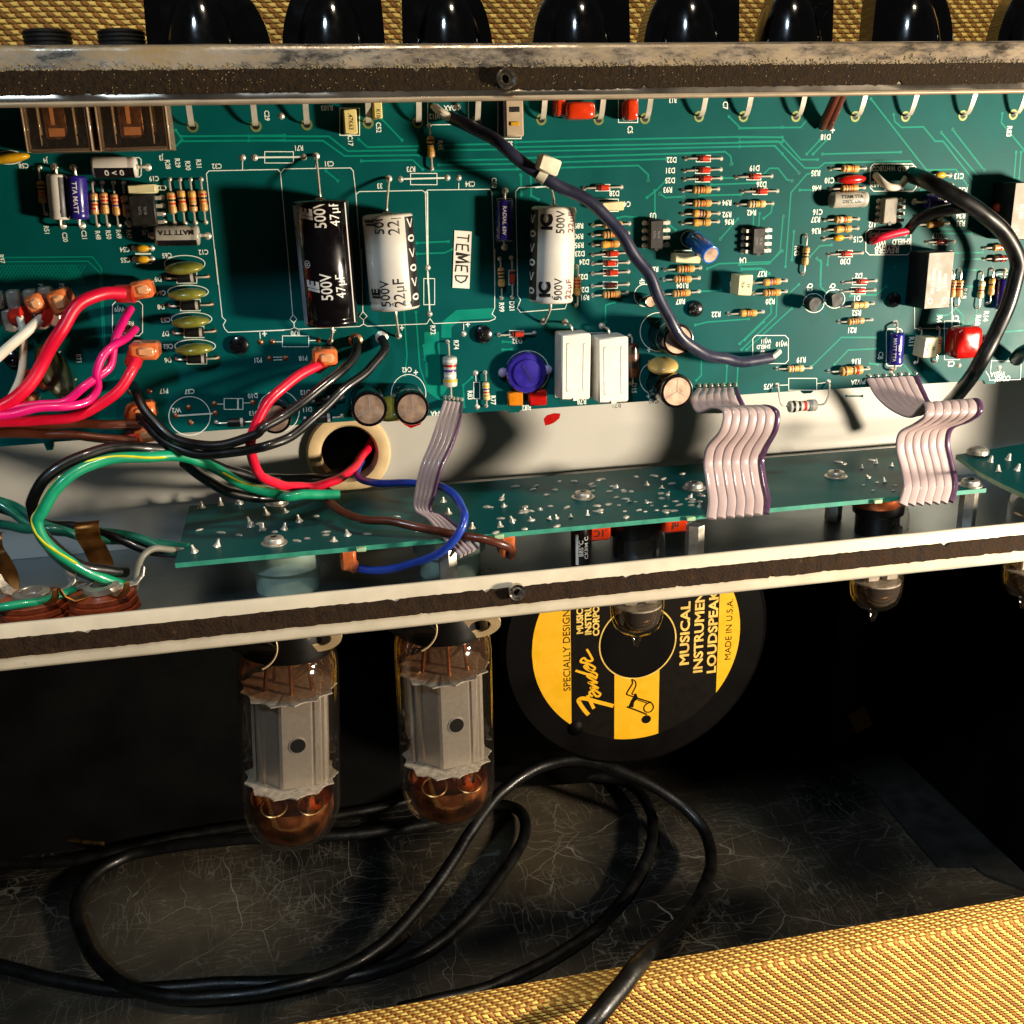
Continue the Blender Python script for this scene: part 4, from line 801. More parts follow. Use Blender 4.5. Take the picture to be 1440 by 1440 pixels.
# ---- radial cans standing on the board
def radial(crop_, x, y, rpx, h, lab, sleeve='cap_black', top='alu', marks=True, name='electrolytic_can', vent=True, base=None):
    tp = at(crop_(x, y), y=-h); r = rpx/3.6*np.linalg.norm(at((crop_(x, y)[0]+1, crop_(x, y)[1]), y=-h)-tp); bs = V(tp[0], 0, tp[2]) if base is None else B(base)
    ax = unit(tp-bs); hh = np.linalg.norm(tp-bs); t = thing(name, lab, 'capacitor', bs, 'upright electrolytic capacitors')
    m = MB(); m.lathe([(r*.9, .3), (r, .6), (r, 1.6), (r*.95, 2.0), (r*.95, 2.4), (r, 2.8), (r, hh-.5), (r*.97, hh-.1), (r*.9, hh), (r*.82, hh-.05)], bs, ax, sleeve, n=28); m.build('sleeve', t, sharp=50)
    m = MB(); m.lathe([(r*.83, hh-.06), (r*.5, hh-.1), (0, hh-.12)], bs, ax, top, n=24); m.build('top', t)
    if vent:
        m = MB(); u = unit(np.cross(ax, V(0, 0, 1))); w_ = np.cross(ax, u)
        for k in range(3):
            a_ = k*2.094+.5; m.box(bs+ax*(hh-.08)+(u*math.cos(a_)+w_*math.sin(a_))*r*.38, (r*.38, .1, .03), 'band_grey', ax=[u*math.cos(a_)+w_*math.sin(a_), -u*math.sin(a_)+w_*math.cos(a_), ax])
        m.build('vent_score', t)
    if marks:
        m = MB(); od = OUT(ax, bs); patch_on_cyl(m, bs, ax, od, r+.04, 1.9, 2.5, 3, hh-1, 'print_white')
        for al in (.35, .6, .8): text_on_cyl(m, '47µ 63V' if al == .35 else 'K', bs, ax, od, r+.05, 2., 'print_white', 1.2, hh*al)
        m.build('printed_sleeve', t)
    return t
radial(B2, 610, 812, 92, 15, 'upright black capacitor with pinkish top, left of a close pair'); radial(B2, 826, 808, 88, 15, 'upright black capacitor with pinkish top by the mark C42'); T(B2, 'C42', 800, 610); silkring(B2, 808, 735, 88, 100)
radial(B2, 132, 858, 84, 15, 'upright black capacitor under the red and black wires'); silkring(B2, 150, 822, 105, 105)
radial(B3, 914, 462, 78, 16, 'black upright capacitor crossed by the dark cable'); radial(B3, 908, 722, 82, 16, 'black upright capacitor above the middle ribbon cable'); silkring(B3, 815, 420, 95, 98); silkring(B3, 790, 655, 72, 80); T(B3, 'C40', 790, 768); T(B3, '+', 765, 512, 0, 30); T(B3, '+', 762, 748, 0, 30)
radial(B3, 776, 268, 30, 9, 'tiny black upright capacitor left of the dark cable', marks=False, vent=False); silkring(B3, 745, 235, 55, 56); T(B3, '45', 728, 165, -90)
radial(A3, 1080, 1292, 44, 12, 'small tilted sky blue capacitor beside the mark R96', sleeve='cap_skyblue', vent=False, marks=False, base=A3(985, 1205)); silkring(A3, 972, 1210, 45, 42)
# ---- blue trimmer
q = B3(150, 632); tp = at(q, y=-5); t = thing('trimmer_potentiometer', 'round blue trimmer potentiometer beside the cement resistors', 'trimmer', (tp[0], 0, tp[2]))
r = 7.0; c = V(tp[0], 0, tp[2]); m = MB(); m.lathe([(r*.9, 1), (r, 1.3), (r, 3.6), (r*.93, 4.4), (r*.72, 4.6), (r*.68, 5.2), (r*.3, 5.4), (0, 5.4)], c, NRM, 'trim_blue', n=32); m.build('disc', t, sharp=30)
m = MB(); m.box(c+NRM*5.4, (.45, .1, 3.4), 'trim_blue_dark', ax=[V(.87, 0, .5), V(0, 1, 0), V(-.5, 0, .87)]); m.build('screw_slot', t)
for s_ in (-1, 1):
    m = MB(); m.sphere(c+V(s_*r*1.12, -1.6, .3), 1.7, 'clear_nub', 12, 8, (1, .8, 1)); m.build('side_tab', t)
qa = at(B3(85, 758), y=-2); m = MB(); m.box((qa[0]+.2, -1.6, qa[2]), (2.6, 1.4, 2.4), 'amber', b=.4); m.build('terminal_block', t)
qa = at(B3(200, 752), y=-2); m = MB(); m.box((qa[0], -1.7, qa[2]), (3.2, 1.6, 2.7), 'red_cap', b=.5); m.build('terminal_block', t)
T(B3, 'R82', 145, 802); silkring(B3, 150, 620, 110, 105)
# ---- hand lettered sticker
m = MB(); cs = [lay(A2(1040, 1166), .25), lay(A2(1128, 1172), .2), lay(B2(1116, 201), .2), lay(B2(1030, 196), .3)]
m.add(cs+[q+V(0, .15, 0) for q in cs], [(0, 1, 2, 3), (0, 1, 5, 4), (1, 2, 6, 5), (2, 3, 7, 6), (3, 0, 4, 7)], 'sticker'); st = m.build('paper_sticker'); tag(st, 'white paper sticker hand lettered with black ink on the board', 'sticker')
m = MB(); cc = (cs[0]+cs[2])/2+NRM*.08; dn = unit(cs[3]-cs[0]); rt = unit(cs[1]-cs[0]); hh = np.linalg.norm(cs[3]-cs[0])
def ink(letter, pos, wdt=.42):                                        # strokes: along (reading direction, down), across (letter up = right)
    for stroke in letter: m.strip([cc+NRM*.02+dn*((pos+p[0])*hh*.17-hh/2+hh*.02)+rt*((p[1]-.5)*4.1) for p in stroke], wdt, 'ink')
TL = [[(.05, 1), (.85, .95)], [(.45, .97), (.42, .05)]]; EL = [[(.8, 1), (.15, .95), (.12, .05), (.8, 0)], [(.14, .5), (.7, .5)]]
ML = [[(.05, 0), (.15, 1), (.5, .3), (.85, 1), (.95, 0)], [(.1, 0), (.2, .9), (.5, .2)]]; DL = [[(.15, 0), (.12, 1), (.6, .85), (.85, .5), (.6, .1), (.15, 0)]]
ink(TL, .15); ink(EL, 1.15); ink(ML, 2.15, .95); ink(EL, 3.3); ink(DL, 4.35); o = m.build('ink_lettering', None); o.parent = st
# ---- board screws
def board_screw(crop_, x, y, r_px, slot=True):
    c = at(crop_(x, y), y=-1.6); c = V(c[0], 0, c[2]); r = r_px/3.6/4.2; t = MB()
    t.lathe([(r, .05), (r, .7), (r*.9, 1.5), (r*.6, 2.0), (r*.28, 2.1), (r*.16, 1.3), (0, 1.1)], c, NRM, 'screw_black', n=22)
    if slot:
        for k in (0, 1): t.box(c+NRM*1.95, (r*.55, .12, .28), 'black_epoxy', ax=[V(math.cos(.5+k*1.57), 0, math.sin(.5+k*1.57)), V(0, 1, 0), V(-math.sin(.5+k*1.57), 0, math.cos(.5+k*1.57))])
    t.build('board_screw', pcb)
board_screw(B1, 1210, 490, 47, False); board_screw(B2, 1190, 435, 47); board_screw(B3, 1005, 305, 43); board_screw(B4, 787, 260, 42, False); board_screw(B1, 60, 560, 40, False)
# ---- pot terminals coming down from behind the lip
for cr, x, y in ((A1, 975, 640), (A1, 1295, 638), (A2, 293, 630), (A2, 603, 622), (A2, 855, 620), (A2, 1150, 615), (A3, 220, 605), (A3, 510, 605), (A3, 745, 600), (A3, 1018, 590), (A3, 1243, 590), (A4, 285, 590), (A4, 585, 590), (A4, 840, 590), (A4, 1130, 585), (A4, 1385, 580)):
    ringpad(cr(x, y)); p = B(cr(x, y)); m = MB()
    for ww in (.85,):
        P0 = [p+V(0, .2, 0), p+NRM*2.5+V(0, 0, .3), p+NRM*6+V(0, 0, 7), p+NRM*8+V(0, 0, 17)]
        P0 = spline(P0, 4); n_ = len(P0); vs = []
        for q in P0: vs += [q+V(-ww, 0, 0), q+V(ww, 0, 0), q+V(ww, -.35, .1), q+V(-ww, -.35, .1)]
        m.add(vs, [(4*i+j, 4*i+(j+1) % 4, 4*i+4+(j+1) % 4, 4*i+4+j) for i in range(n_-1) for j in range(4)], 'lead')
    m.build('control_terminal', pcb)
# ---- printed outlines of the big capacitors
L1 = [(1045, 880), (1058, 862), (1405, 858), (1422, 875)]
silk(A1, [(1105, 1440), (1045, 880), (1058, 865), (1405, 858), (1420, 872)]); silk(B1, [(1088, 0), (1125, 345), (1143, 362), (1130, 385), (1138, 405), (1155, 422), (1440, 412)])
silk(B2, [(0, 418), (210, 408), (230, 398), (250, 406), (560, 392), (580, 380), (600, 391), (900, 379), (917, 352), (935, 378), (1215, 366), (1245, 355), (1248, 345), (1230, 330), (1244, 300), (1245, 0)])
silk(A2, [(1245, 1440), (1230, 972), (1218, 958), (905, 962), (893, 975), (905, 1440)]); silk(A2, [(893, 975), (878, 964), (558, 970), (542, 985), (575, 1440)]); silk(A2, [(542, 985), (528, 865), (515, 850), (178, 855), (160, 875), (210, 1440)]); silk(A2, [(160, 875), (148, 858), (0, 860)])
silk(B2, [(195, 0), (222, 335)]); silk(B2, [(222, 335), (208, 357), (228, 375), (243, 355), (224, 335)]); silk(B2, [(228, 375), (230, 398)])
silk(B2, [(570, 0), (577, 318)]); silk(B2, [(577, 318), (560, 342), (580, 360), (598, 340), (578, 318)]); silk(B2, [(580, 360), (580, 380)])
silk(A3, [(190, 950), (355, 935), (356, 990)]); silk(A3, [(230, 945), (108, 950), (90, 970), (100, 1440)]); silk(B3, [(97, 0), (100, 235), (115, 258), (98, 300), (115, 320), (340, 302), (352, 270)])
for cr, x, y, s_ in ((B2, 80, 432, 0), (B2, 430, 415, 0), (B2, 775, 402, 0), (B2, 1108, 385, 0), (B2, 845, 628, 0), (B2, 190, 715, 0), (B1, 1338, 432, 0), (A4, 470, 662, 0)): T(cr, '+', x, y, 0, 34)
for cr, x, y in ((A1, 1228, 798), (A1, 1288, 798), (A2, 30, 798), (A2, 278, 795), (A2, 768, 907), (A2, 1005, 900), (A2, 1062, 900), (A2, 905, 1355), (B2, 915, 330), (B2, 58, 472), (B2, 118, 470), (B2, 352, 462), (B2, 105, 555), (B2, 185, 553), (B2, 1087, 430), (B1, 755, 722), (B1, 660, 725), (B1, 890, 845), (B1, 1090, 832), (B1, 955, 803), (B1, 965, 880), (B1, 1085, 785), (B1, 1280, 778), (B2, 1147, 628), (B2, 1155, 800), (A4, 415, 648), (A4, 448, 645), (A4, 688, 887), (A4, 858, 885), (A4, 670, 1225), (A4, 838, 1185), (B4, 115, 522), (B4, 200, 520), (A2, 935, 540), (A2, 1055, 540), (B4, 1112, 590), (B4, 1315, 600), (A2, 165, 588)):
    pad(cr(x, y), 1.0, 'copper_pad' if cr in (B1,) or (cr is B2 and x < 400) else 'solder')
silk(A2, [(45, 797), (260, 795)], .5); silkbox(A2, 80, 768, 225, 825); T(A2, 'R71', 252, 748); T(A2, 'C31', 405, 828); T(A2, '33', 662, 940); T(A2, 'R73', 820, 855); T(A2, 'C34', 1120, 930); T(A1, 'C32', 1098, 840); silk(A1, [(1228, 815), (1228, 860)]); silk(A2, [(340, 815), (340, 850)]); silk(A2, [(708, 930), (710, 965)]); silk(A2, [(1062, 925), (1062, 958)])
silk(A2, [(785, 906), (990, 901)], .5); silkbox(A2, 818, 878, 952, 935); silkbox(B2, 885, 150, 940, 282); silk(B2, [(906, 115), (915, 315)], .5); silk(A2, [(903, 970), (906, 1340)], .5); T(B2, 'R72', 930, 410, -90); silkbox(B2, 170, 440, 303, 495); silk(B2, [(135, 470), (170, 470)]); silk(B2, [(303, 464), (340, 463)]); T(B2, 'R70', 235, 425); T(B2, 'P21', 45, 562); silk(B2, [(125, 548), (170, 547)]); silk(B2, [(125, 562), (170, 561)]); T(B2, 'P18', 275, 552); silk(B2, [(55, 420), (58, 455)]); silk(B2, [(1087, 378), (1087, 412)])
silkbox(B2, 1138, 675, 1168, 758); silk(B2, [(1148, 640), (1150, 675)]); silk(B2, [(1154, 758), (1155, 790)]); T(B2, 'R83', 1118, 740, -90); T(B2, 'PW4A', 960, 830); silkring(B1, 960, 845, 105, 98); T(B1, 'C37', 960, 720); T(B1, 'W2', 893, 815); silk(B1, [(890, 845), (1090, 832)], .5)
silkbox(B1, 1135, 757, 1230, 812); silk(B1, [(1095, 785), (1135, 785)]); silk(B1, [(1230, 780), (1270, 778)]); silk(B1, [(1205, 757), (1205, 812)], .5); T(B1, 'D10', 1280, 742); T(B1, 'P17', 830, 718); T(B1, 'P6', 205, 190, -90); T(B1, 'P5', 312, 188, -90); T(B1, 'RT1', 398, 555, -90); T(B1, 'P6', 240, 850)
silkbox(B1, 570, 265, 722, 440, 18); T(B1, 'WJ9', 605, 305); T(B1, 'RED', 652, 378); T(B1, 'WJ8', 655, 415); T(A1, 'J4', 230, 812); T(A1, 'J3', 815, 798); T(A1, 'R97', 8, 1310, -90); T(A1, 'C29', 1350, 585, -90); T(A2, 'R103', 395, 545)
silk(A2, [(905, 500), (905, 622), (915, 632), (1100, 630), (1112, 618), (1110, 500)]); T(A2, 'WJ12', 945, 588); T(A2, 'COAX', 1030, 545)
silkbox(B4, 66, 438, 246, 580, 16); T(B4, 'WJ11', 132, 466, 180, 19); T(B4, 'SHIELD', 120, 494, 180, 18); T(B4, 'WJ10', 212, 480, 180, 21)
silkbox(A4, 660, 830, 893, 968, 18); T(A4, 'WHT(BCO)', 725, 852, 180, 20); T(A4, 'SHIELD', 840, 852, 180, 21); T(A4, 'WJ3', 690, 930); T(A4, 'REVERB', 780, 948)
silkbox(A4, 638, 1160, 866, 1290, 18); T(A4, 'RED(ROJ)', 705, 1188, 180, 21); T(A4, 'SHIELD', 818, 1222); T(A4, 'WJ1', 715, 1230); T(A4, 'REVERB', 745, 1262, 180, 30)
T(A4, 'D18', 435, 692); T(A4, 'R83', 1362, 665, -90); T(A3, 'R13', 885, 508, 180, 20); T(A3, 'C7', 1150, 533, -90); T(B4, 'PW2A', 600, 672, 180, 22); silk(B4, [(1245, 620), (1262, 645), (1265, 665), (1420, 660), (1425, 570), (1275, 565), (1268, 625)]); T(B4, 'WJ21A', 1305, 632, 180, 20); T(B4, 'COAX', 1330, 655, 180, 22)
# ---- copper traces under the mask
for cr, p in ((A3, [(90, 720), (500, 708), (1250, 692), (1440, 695)]), (A3, [(90, 745), (1440, 718)]), (A3, [(100, 768), (1400, 738), (1440, 778)]), (A3, [(130, 800), (900, 778), (1150, 768), (1178, 790), (1185, 830)]), (A3, [(100, 828), (850, 805)]), (A3, [(100, 855), (712, 838), (762, 885), (760, 912)]),
              (A4, [(0, 648), (310, 645), (338, 610)]), (A4, [(0, 695), (212, 695), (310, 808), (395, 808)]), (A4, [(0, 718), (195, 715), (330, 850), (400, 850), (430, 825), (865, 815), (920, 890), (1000, 910)]), (A4, [(0, 742), (180, 738), (300, 875)]), (A4, [(420, 780), (815, 770)]), (A4, [(340, 780), (405, 710)]), (A4, [(372, 780), (440, 710)]),
              (A4, [(665, 500), (945, 860), (1095, 858), (1155, 940)]), (A4, [(780, 580), (785, 615), (820, 645), (930, 642), (990, 715), (1030, 715), (1185, 915)]), (A4, [(1020, 670), (1205, 890)]), (A4, [(1078, 655), (1238, 862)]), (A4, [(1330, 575), (1325, 620), (1440, 760)]), (A4, [(1400, 770), (1390, 900)]), (A4, [(1425, 770), (1415, 900)]),
              (A4, [(120, 885), (150, 852), (195, 852), (240, 910), (265, 915)]), (A4, [(405, 870), (340, 882), (260, 975), (232, 1350)]), (A4, [(305, 962), (380, 962)]), (A4, [(220, 1095), (205, 1270), (150, 1335), (0, 1340)]), (A4, [(275, 1172), (265, 1315)]), (A4, [(465, 1240), (405, 1245), (355, 1300)]), (A4, [(165, 1040), (160, 1075), (122, 1105)]), (A4, [(980, 1160), (1175, 1160)]), (A4, [(980, 1182), (1175, 1182)]), (A4, [(980, 965), (920, 965)]),
              (A4, [(390, 1308), (415, 1330), (410, 1440)]), (A4, [(450, 1290), (445, 1340)]), (A4, [(1080, 1280), (1230, 1278)]), (A4, [(1132, 1313), (1235, 1311)]),
              (B4, [(410, 60), (408, 190), (440, 225)]), (B4, [(690, 232), (560, 238)]), (B4, [(690, 232), (742, 190)]), (B4, [(690, 448), (515, 448), (360, 600)]), (B4, [(690, 505), (550, 512), (480, 585)]), (B4, [(0, 480), (160, 325), (158, 250)]), (B4, [(10, 510), (185, 340), (190, 230)]), (B4, [(35, 510), (265, 300)]), (B4, [(10, 100), (110, 98), (135, 130)]), (B4, [(1125, 190), (1175, 190)]), (B4, [(1110, 105), (1215, 108)]), (B4, [(1000, 335), (1055, 335), (1095, 300), (1130, 335), (1130, 380)]), (B4, [(1200, 300), (1195, 345), (1150, 385)]), (B4, [(1210, 430), (1440, 412)]), (B4, [(820, 575), (880, 640)]), (B4, [(835, 435), (890, 432)]), (B4, [(660, 580), (700, 585)]), (B4, [(300, 180), (240, 235)]), (B4, [(620, 745), (540, 745)]),
              (A3, [(755, 1000), (800, 965), (850, 915)]), (A3, [(795, 1090), (795, 965)]), (A3, [(820, 980), (850, 1000), (940, 995)]), (A3, [(1020, 990), (1230, 985)]), (A3, [(1080, 935), (1340, 925)]), (A3, [(1140, 902), (1205, 900)]), (A3, [(860, 1130), (900, 1165)]), (A3, [(1060, 1360), (1120, 1335), (1380, 1325), (1440, 1270)]), (A3, [(1235, 1365), (1345, 1362), (1375, 1385)]), (A3, [(1125, 1210), (1215, 1108)]), (A3, [(1295, 1080), (1293, 1145)]), (A3, [(1325, 1080), (1320, 1150)]), (A3, [(1170, 590), (1230, 650), (1440, 645)]), (A3, [(605, 1105), (640, 1095), (700, 1100)]), (A3, [(118, 890), (120, 985)]), (A3, [(168, 888), (170, 990), (205, 1010)]),
              (B3, [(1000, 385), (1060, 370), (1270, 355)]), (B3, [(1025, 215), (1130, 210)]), (B3, [(1030, 540), (1030, 640), (1005, 665)]), (B3, [(1160, 590), (1155, 700)]), (B3, [(1215, 590), (1210, 700)]), (B3, [(1250, 460), (1345, 370)]), (B3, [(545, 370), (545, 285), (590, 270)]), (B3, [(25, 470), (70, 472)]), (B3, [(25, 510), (70, 508)]),
              (A2, [(0, 690), (405, 690), (500, 765), (860, 760)]), (A2, [(0, 712), (375, 712), (485, 790), (860, 785)]), (A2, [(555, 705), (600, 745), (860, 740)]), (A2, [(670, 600), (775, 710)]), (A2, [(570, 815), (830, 810), (880, 858)]), (A2, [(950, 735), (1300, 728)]), (A2, [(950, 762), (1350, 755)]), (A2, [(1000, 812), (1390, 805)]), (A2, [(960, 835), (1440, 828)]), (A2, [(940, 865), (1440, 856)]), (A2, [(1375, 885), (1378, 990)]), (A2, [(1425, 885), (1428, 990)]), (A2, [(390, 865), (450, 915)]), (A2, [(850, 1230), (1010, 1222)]), (A2, [(850, 1285), (990, 1280), (1030, 1262)]),
              (A1, [(915, 690), (960, 690), (1440, 685)]), (A1, [(890, 660), (930, 715), (1440, 710)]), (A1, [(855, 745), (885, 745), (915, 715)]),
              (B2, [(785, 310), (800, 540), (790, 640)]), (B2, [(845, 320), (865, 600), (900, 700)]), (B2, [(885, 490), (890, 560)]), (B2, [(1085, 690), (1130, 650)]), (B2, [(1085, 690), (1090, 800)])): trace(cr, p)
TR.strip([lay(B2(1000, 450), .025), lay(B2(1000, 385), .025), lay(B2(1060, 335), .025), lay(B2(1240, 325), .025)], 3.4, 'trace'); TR.strip([lay(B2(925, 420), .025), lay(B2(935, 700), .025), lay(B2(985, 735), .025)], 5.0, 'trace')
for cr, pts in ((A4, ((300, 875), (265, 915), (1185, 915), (1205, 890), (1238, 862), (1020, 670), (1078, 655), (220, 1095), (390, 1308))), (A3, ((760, 912), (1180, 830), (820, 980), (940, 995), (1020, 990), (1125, 1210))), (B4, ((787, 90),))):
    for p in pts: via(cr(*p))
# crosshatched copper on the left
for k in range(26):
    x = 10+k*17; TR.strip([lay(B1(max(0, x-60), 175 if x > 60 else 175-(60-x)*1.6), .02), lay(B1(x, 80), .02)], .16, 'trace'); TR.strip([lay(B1(x, 80), .02) if x < 440 else lay(B1(440, 80+(x-440)*1.6), .02), lay(B1(min(x+60, 450), 80+(min(x+60, 450)-x)*1.6), .02)] if x < 380 else [lay(B1(x-58, 78), .02), lay(B1(x, 170), .02)], .16, 'trace')
for dd in (0, 22): TR.strip([lay(B1(0, 66-dd), .02), lay(B1(445-0+dd, 62-dd), .02), lay(B1(505+dd*.4, 120-dd), .02), lay(B1(530+dd*.4, 640), .02)], .35, 'trace')
for k in range(14):
    y = 640+k*17; TR.strip([lay(B1(498, y), .02), lay(B1(590, y+70), .02)], .16, 'trace'); TR.strip([lay(B1(590, y), .02), lay(B1(498, y+70), .02)], .16, 'trace')
o = TR.build('copper_traces', pcb); o['kind'] = 'stuff'; o = SK.build('silkscreen_print', pcb); o['kind'] = 'stuff'; SKO = o
# ================================================================== WIRES AND PLUGS
def P3(spec):
    out = []
    for cr, x, y, d in spec: out.append(at(cr(x, y), y=d))
    return out
def wire(name, label, spec, r, m, cat='wire', group=None, n=10, ends=None, raw=None, seg=8, print_=None):
    pts = raw if raw is not None else P3(spec); pts = spline(pts, seg)
    _k = np.concatenate([[0], np.cumsum(np.linalg.norm(np.diff(pts, axis=0), axis=1))])/13.; env = np.minimum(1, np.minimum(_k, _k[-1]-_k)); am = (.14 if r < 2.5 else .035)*r
    for c_ in range(3): pts[:, c_] += env*am*(np.sin(_k*2.3+random.uniform(0, 6))+.6*np.sin(_k*5.1+random.uniform(0, 6)))
    t = thing(name, label, cat, pts[0], group); b = MB(); b.tube(pts, r, m, n=n); b.build('insulation', t, sharp=60)
    for e in (ends or ()):
        i = 0 if e[0] == 0 else -1; d = unit(pts[0]-pts[1]) if i == 0 else unit(pts[-1]-pts[-2]); b = MB(); b.tube([pts[i]-d*.5, pts[i]+d*e[1]], e[2] if len(e) > 2 else r*.55, 'lead', n=7); b.build('bare_end', t)
    return t, pts
# push on connectors
def spade(crop_, hx, hy, hw, hh, h, bx0, by0, bx1, by1, br, lab, rot=0., red='spade_red', head='spade', yd=None):
    yd = h if yd is None else yd
    c = at(crop_(hx, hy), y=-h); k = np.linalg.norm(at((crop_(hx, hy)[0]+1, crop_(hx, hy)[1]), y=-h)-c)/3.6
    t = thing('push_on_connector', lab, 'connector', (c[0], 0, c[2]), 'orange push on connectors'); ax = [V(math.cos(rot), 0, math.sin(rot)), V(0, 1, 0), V(-math.sin(rot), 0, math.cos(rot))]
    m = MB(); m.box(c+V(0, h*.35, 0), (hw*k/2, h*.42, hh*k/2), head, ax=ax, b=.9); m.build('housing', t)
    m = MB(); m.box(c+ax[0]*hw*k*.08+V(0, -h*.02, 0), (hw*k*.3, h*.1, hh*k*.3), 'spade_metal', ax=ax, b=.7); m.build('metal_tab', t)  # pale raised block: the housing's highlight put into its colour
    p0, p1 = at(crop_(bx0, by0), y=-yd*.8), at(crop_(bx1, by1), y=-yd*.9); m = MB(); m.tube(spline([p0, (p0+p1)/2, p1], 3), [br*.8]+[br]*5+[br*1.05], red, n=14); m.build('barrel', t)
    return t
spade(B1, 715, 208, 118, 92, 9, 580, 228, 680, 225, 2.8, 'orange connector on the thick red wire above the boxed magenta wires', .12)
spade(B1, 728, 520, 150, 88, 11, 668, 595, 690, 530, 2.6, 'orange connector on the lower red wire under the magenta twist', -.05)
spade(B1, 712, 825, 150, 92, 8, 640, 850, 700, 835, 2.2, 'orange connector where the upper brown wire ends', .05, red='spade')
spade(B1, 735, 942, 120, 84, 9, 640, 955, 715, 950, 2.2, 'orange connector where the lower brown wire ends', .05)
spade(B1, 178, 278, 95, 98, 14, 60, 350, 130, 335, 2.8, 'orange connector at far left, nearest the left edge', .3)
spade(B1, 298, 272, 100, 130, 14, 250, 355, 200, 330, 3.2, 'orange connector at far left receiving the white wires', .2)
spade(B1, 228, 640, 130, 130, 10, 130, 660, 190, 650, 2.8, 'dark orange connector half hidden behind the red wires', .5)
spade(B1, 155, 760, 60, 60, 8, 120, 790, 150, 770, 3.0, 'small orange connector just under the crossing red wires', .1)
spade(B2, 385, 552, 128, 88, 10, 330, 605, 380, 565, 2.6, 'orange connector beside the printed mark P18', -.05)
# left fuse clips
for i, (x, y) in enumerate(((55, 262), (30, 358))):
    t = thing('fuse_clip', ('bright metal fuse clip, upper of two at the left edge', 'bright metal fuse clip, lower of two at the left edge')[i], 'fuse clip', B(B1(x, y))); m = MB(); c0 = at(B1(x-60, y), y=-6)
    for j in range(5): m.box(c0+V(j*4.5, random.uniform(-1, 1), random.uniform(-.4, .4)), (1.8, 2.5, 2.6+(j % 2)*.8), 'screw_steel', b=.6)
    m.box(c0+V(8, 3, 0), (12, 2.4, 1.6), 'screw_steel', b=.4); m.build('clip', t)
# red, magenta, white, brown wires
wire('red_wire', 'thick red wire sweeping down from the upper orange connector', [(B1, 630, 225, -9), (B1, 520, 228, -12), (B1, 400, 285, -16), (B1, 300, 410, -19), (B1, 210, 590, -20), (B1, 120, 730, -22), (B1, -60, 830, -24)], 1.95, 'w_red')
wire('red_wire', 'red wire curving left from the connector under the magenta twist', [(B1, 690, 560, -11), (B1, 668, 620, -14), (B1, 610, 710, -16), (B1, 500, 795, -17), (B1, 360, 848, -18), (B1, 200, 868, -19), (B1, -60, 880, -20)], 1.6, 'w_red')
tw1, tw2 = [], []
mid = [(672, 350, 0, -1), (640, 400, 42, -8), (585, 485, 30, -12), (540, 560, 26, -14), (500, 640, 24, -16), (440, 715, 24, -18), (330, 775, 22, -20), (180, 800, 18, -22), (40, 825, 18, -24), (-60, 835, 18, -25)]
mk = [(662, 302, -1), (632, 355, -6), (590, 440, -11), (572, 510, -13), (552, 590, -15), (500, 640, -17), (430, 700, -19), (330, 775, -20), (200, 790, -21), (60, 805, -23), (-60, 820, -24)]
mk2 = [(685, 405, -1), (640, 450, -8), (570, 500, -15), (520, 550, -17), (488, 630, -18), (495, 700, -17), (450, 765, -18), (330, 800, -22), (180, 812, -24), (40, 840, -25), (-60, 848, -26)]
wire('magenta_wire', 'magenta wire of the twisted pair, soldered at the upper hole', [(B1, x, y, d) for x, y, d in mk], 1.28, 'w_magenta', group='twisted magenta pair')
wire('magenta_wire', 'magenta wire of the twisted pair, soldered at the lower hole', [(B1, x, y, d) for x, y, d in mk2], 1.28, 'w_magenta', group='twisted magenta pair')
wire('white_wire', 'thick white wire slanting left from the orange connector', [(B1, 225, 342, -12), (B1, 160, 395, -17), (B1, 80, 468, -20), (B1, -60, 590, -22)], 1.5, 'w_white')
wire('white_wire', 'thin white wire hanging down behind the red wires', [(B1, 100, 345, -14), (B1, 116, 410, -16), (B1, 120, 540, -17), (B1, 100, 660, -18), (B1, 30, 790, -19), (B1, -40, 880, -19)], 1.1, 'w_white')
wire('brown_wire', 'brown wire, upper of two running left below the board', [(B1, 695, 890, -9), (B1, 560, 890, -12), (B1, 300, 885, -14), (B1, 0, 885, -15), (B1, -60, 885, -15)], 1.5, 'w_brown')
wire('brown_wire', 'brown wire, lower of two running left below the board', [(B1, 690, 972, -10), (B1, 540, 962, -13), (B1, 330, 938, -15), (B1, 0, 935, -16), (B1, -60, 935, -16)], 1.45, 'w_brown')
m = MB(); c = V(-190, 0, -54.5); 
# black wires looping to the board
BW = 'black wires looping below the board'
wire('black_wire', 'black wire looping up to the left of two solder joints under the black capacitor', [(B1, 672, 690, -2), (B1, 700, 745, -9), (B1, 760, 850, -14), (B1, 860, 945, -18), (B1, 1000, 995, -22), (B1, 1150, 990, -24), (B1, 1300, 935, -25), (B2, 70, 902, -25), (B2, 180, 840, -22), (B2, 330, 735, -18), (B2, 450, 635, -13), (B2, 530, 545, -7), (B2, 545, 495, -4), (B2, 540, 465, -.5)], 1.55, 'w_black', group=BW, ends=[(1, .2, 1.6)])
wire('black_wire', 'black wire looping up to the right of two solder joints near the white capacitor', [(B1, 690, 828, -6), (B1, 730, 875, -11), (B1, 820, 965, -16), (B1, 950, 1028, -20), (B1, 1120, 1042, -24), (B1, 1300, 1010, -27), (B2, 90, 998, -28), (B2, 190, 955, -25), (B2, 340, 850, -21), (B2, 490, 705, -15), (B2, 610, 600, -9), (B2, 690, 505, -4), (B2, 672, 452, -.5)], 1.5, 'w_black', group=BW)
pad(B2(540, 462), 2.4, 'copper_pad', 1.2); pad(B2(672, 448), 2.2, 'solder', 1.2)
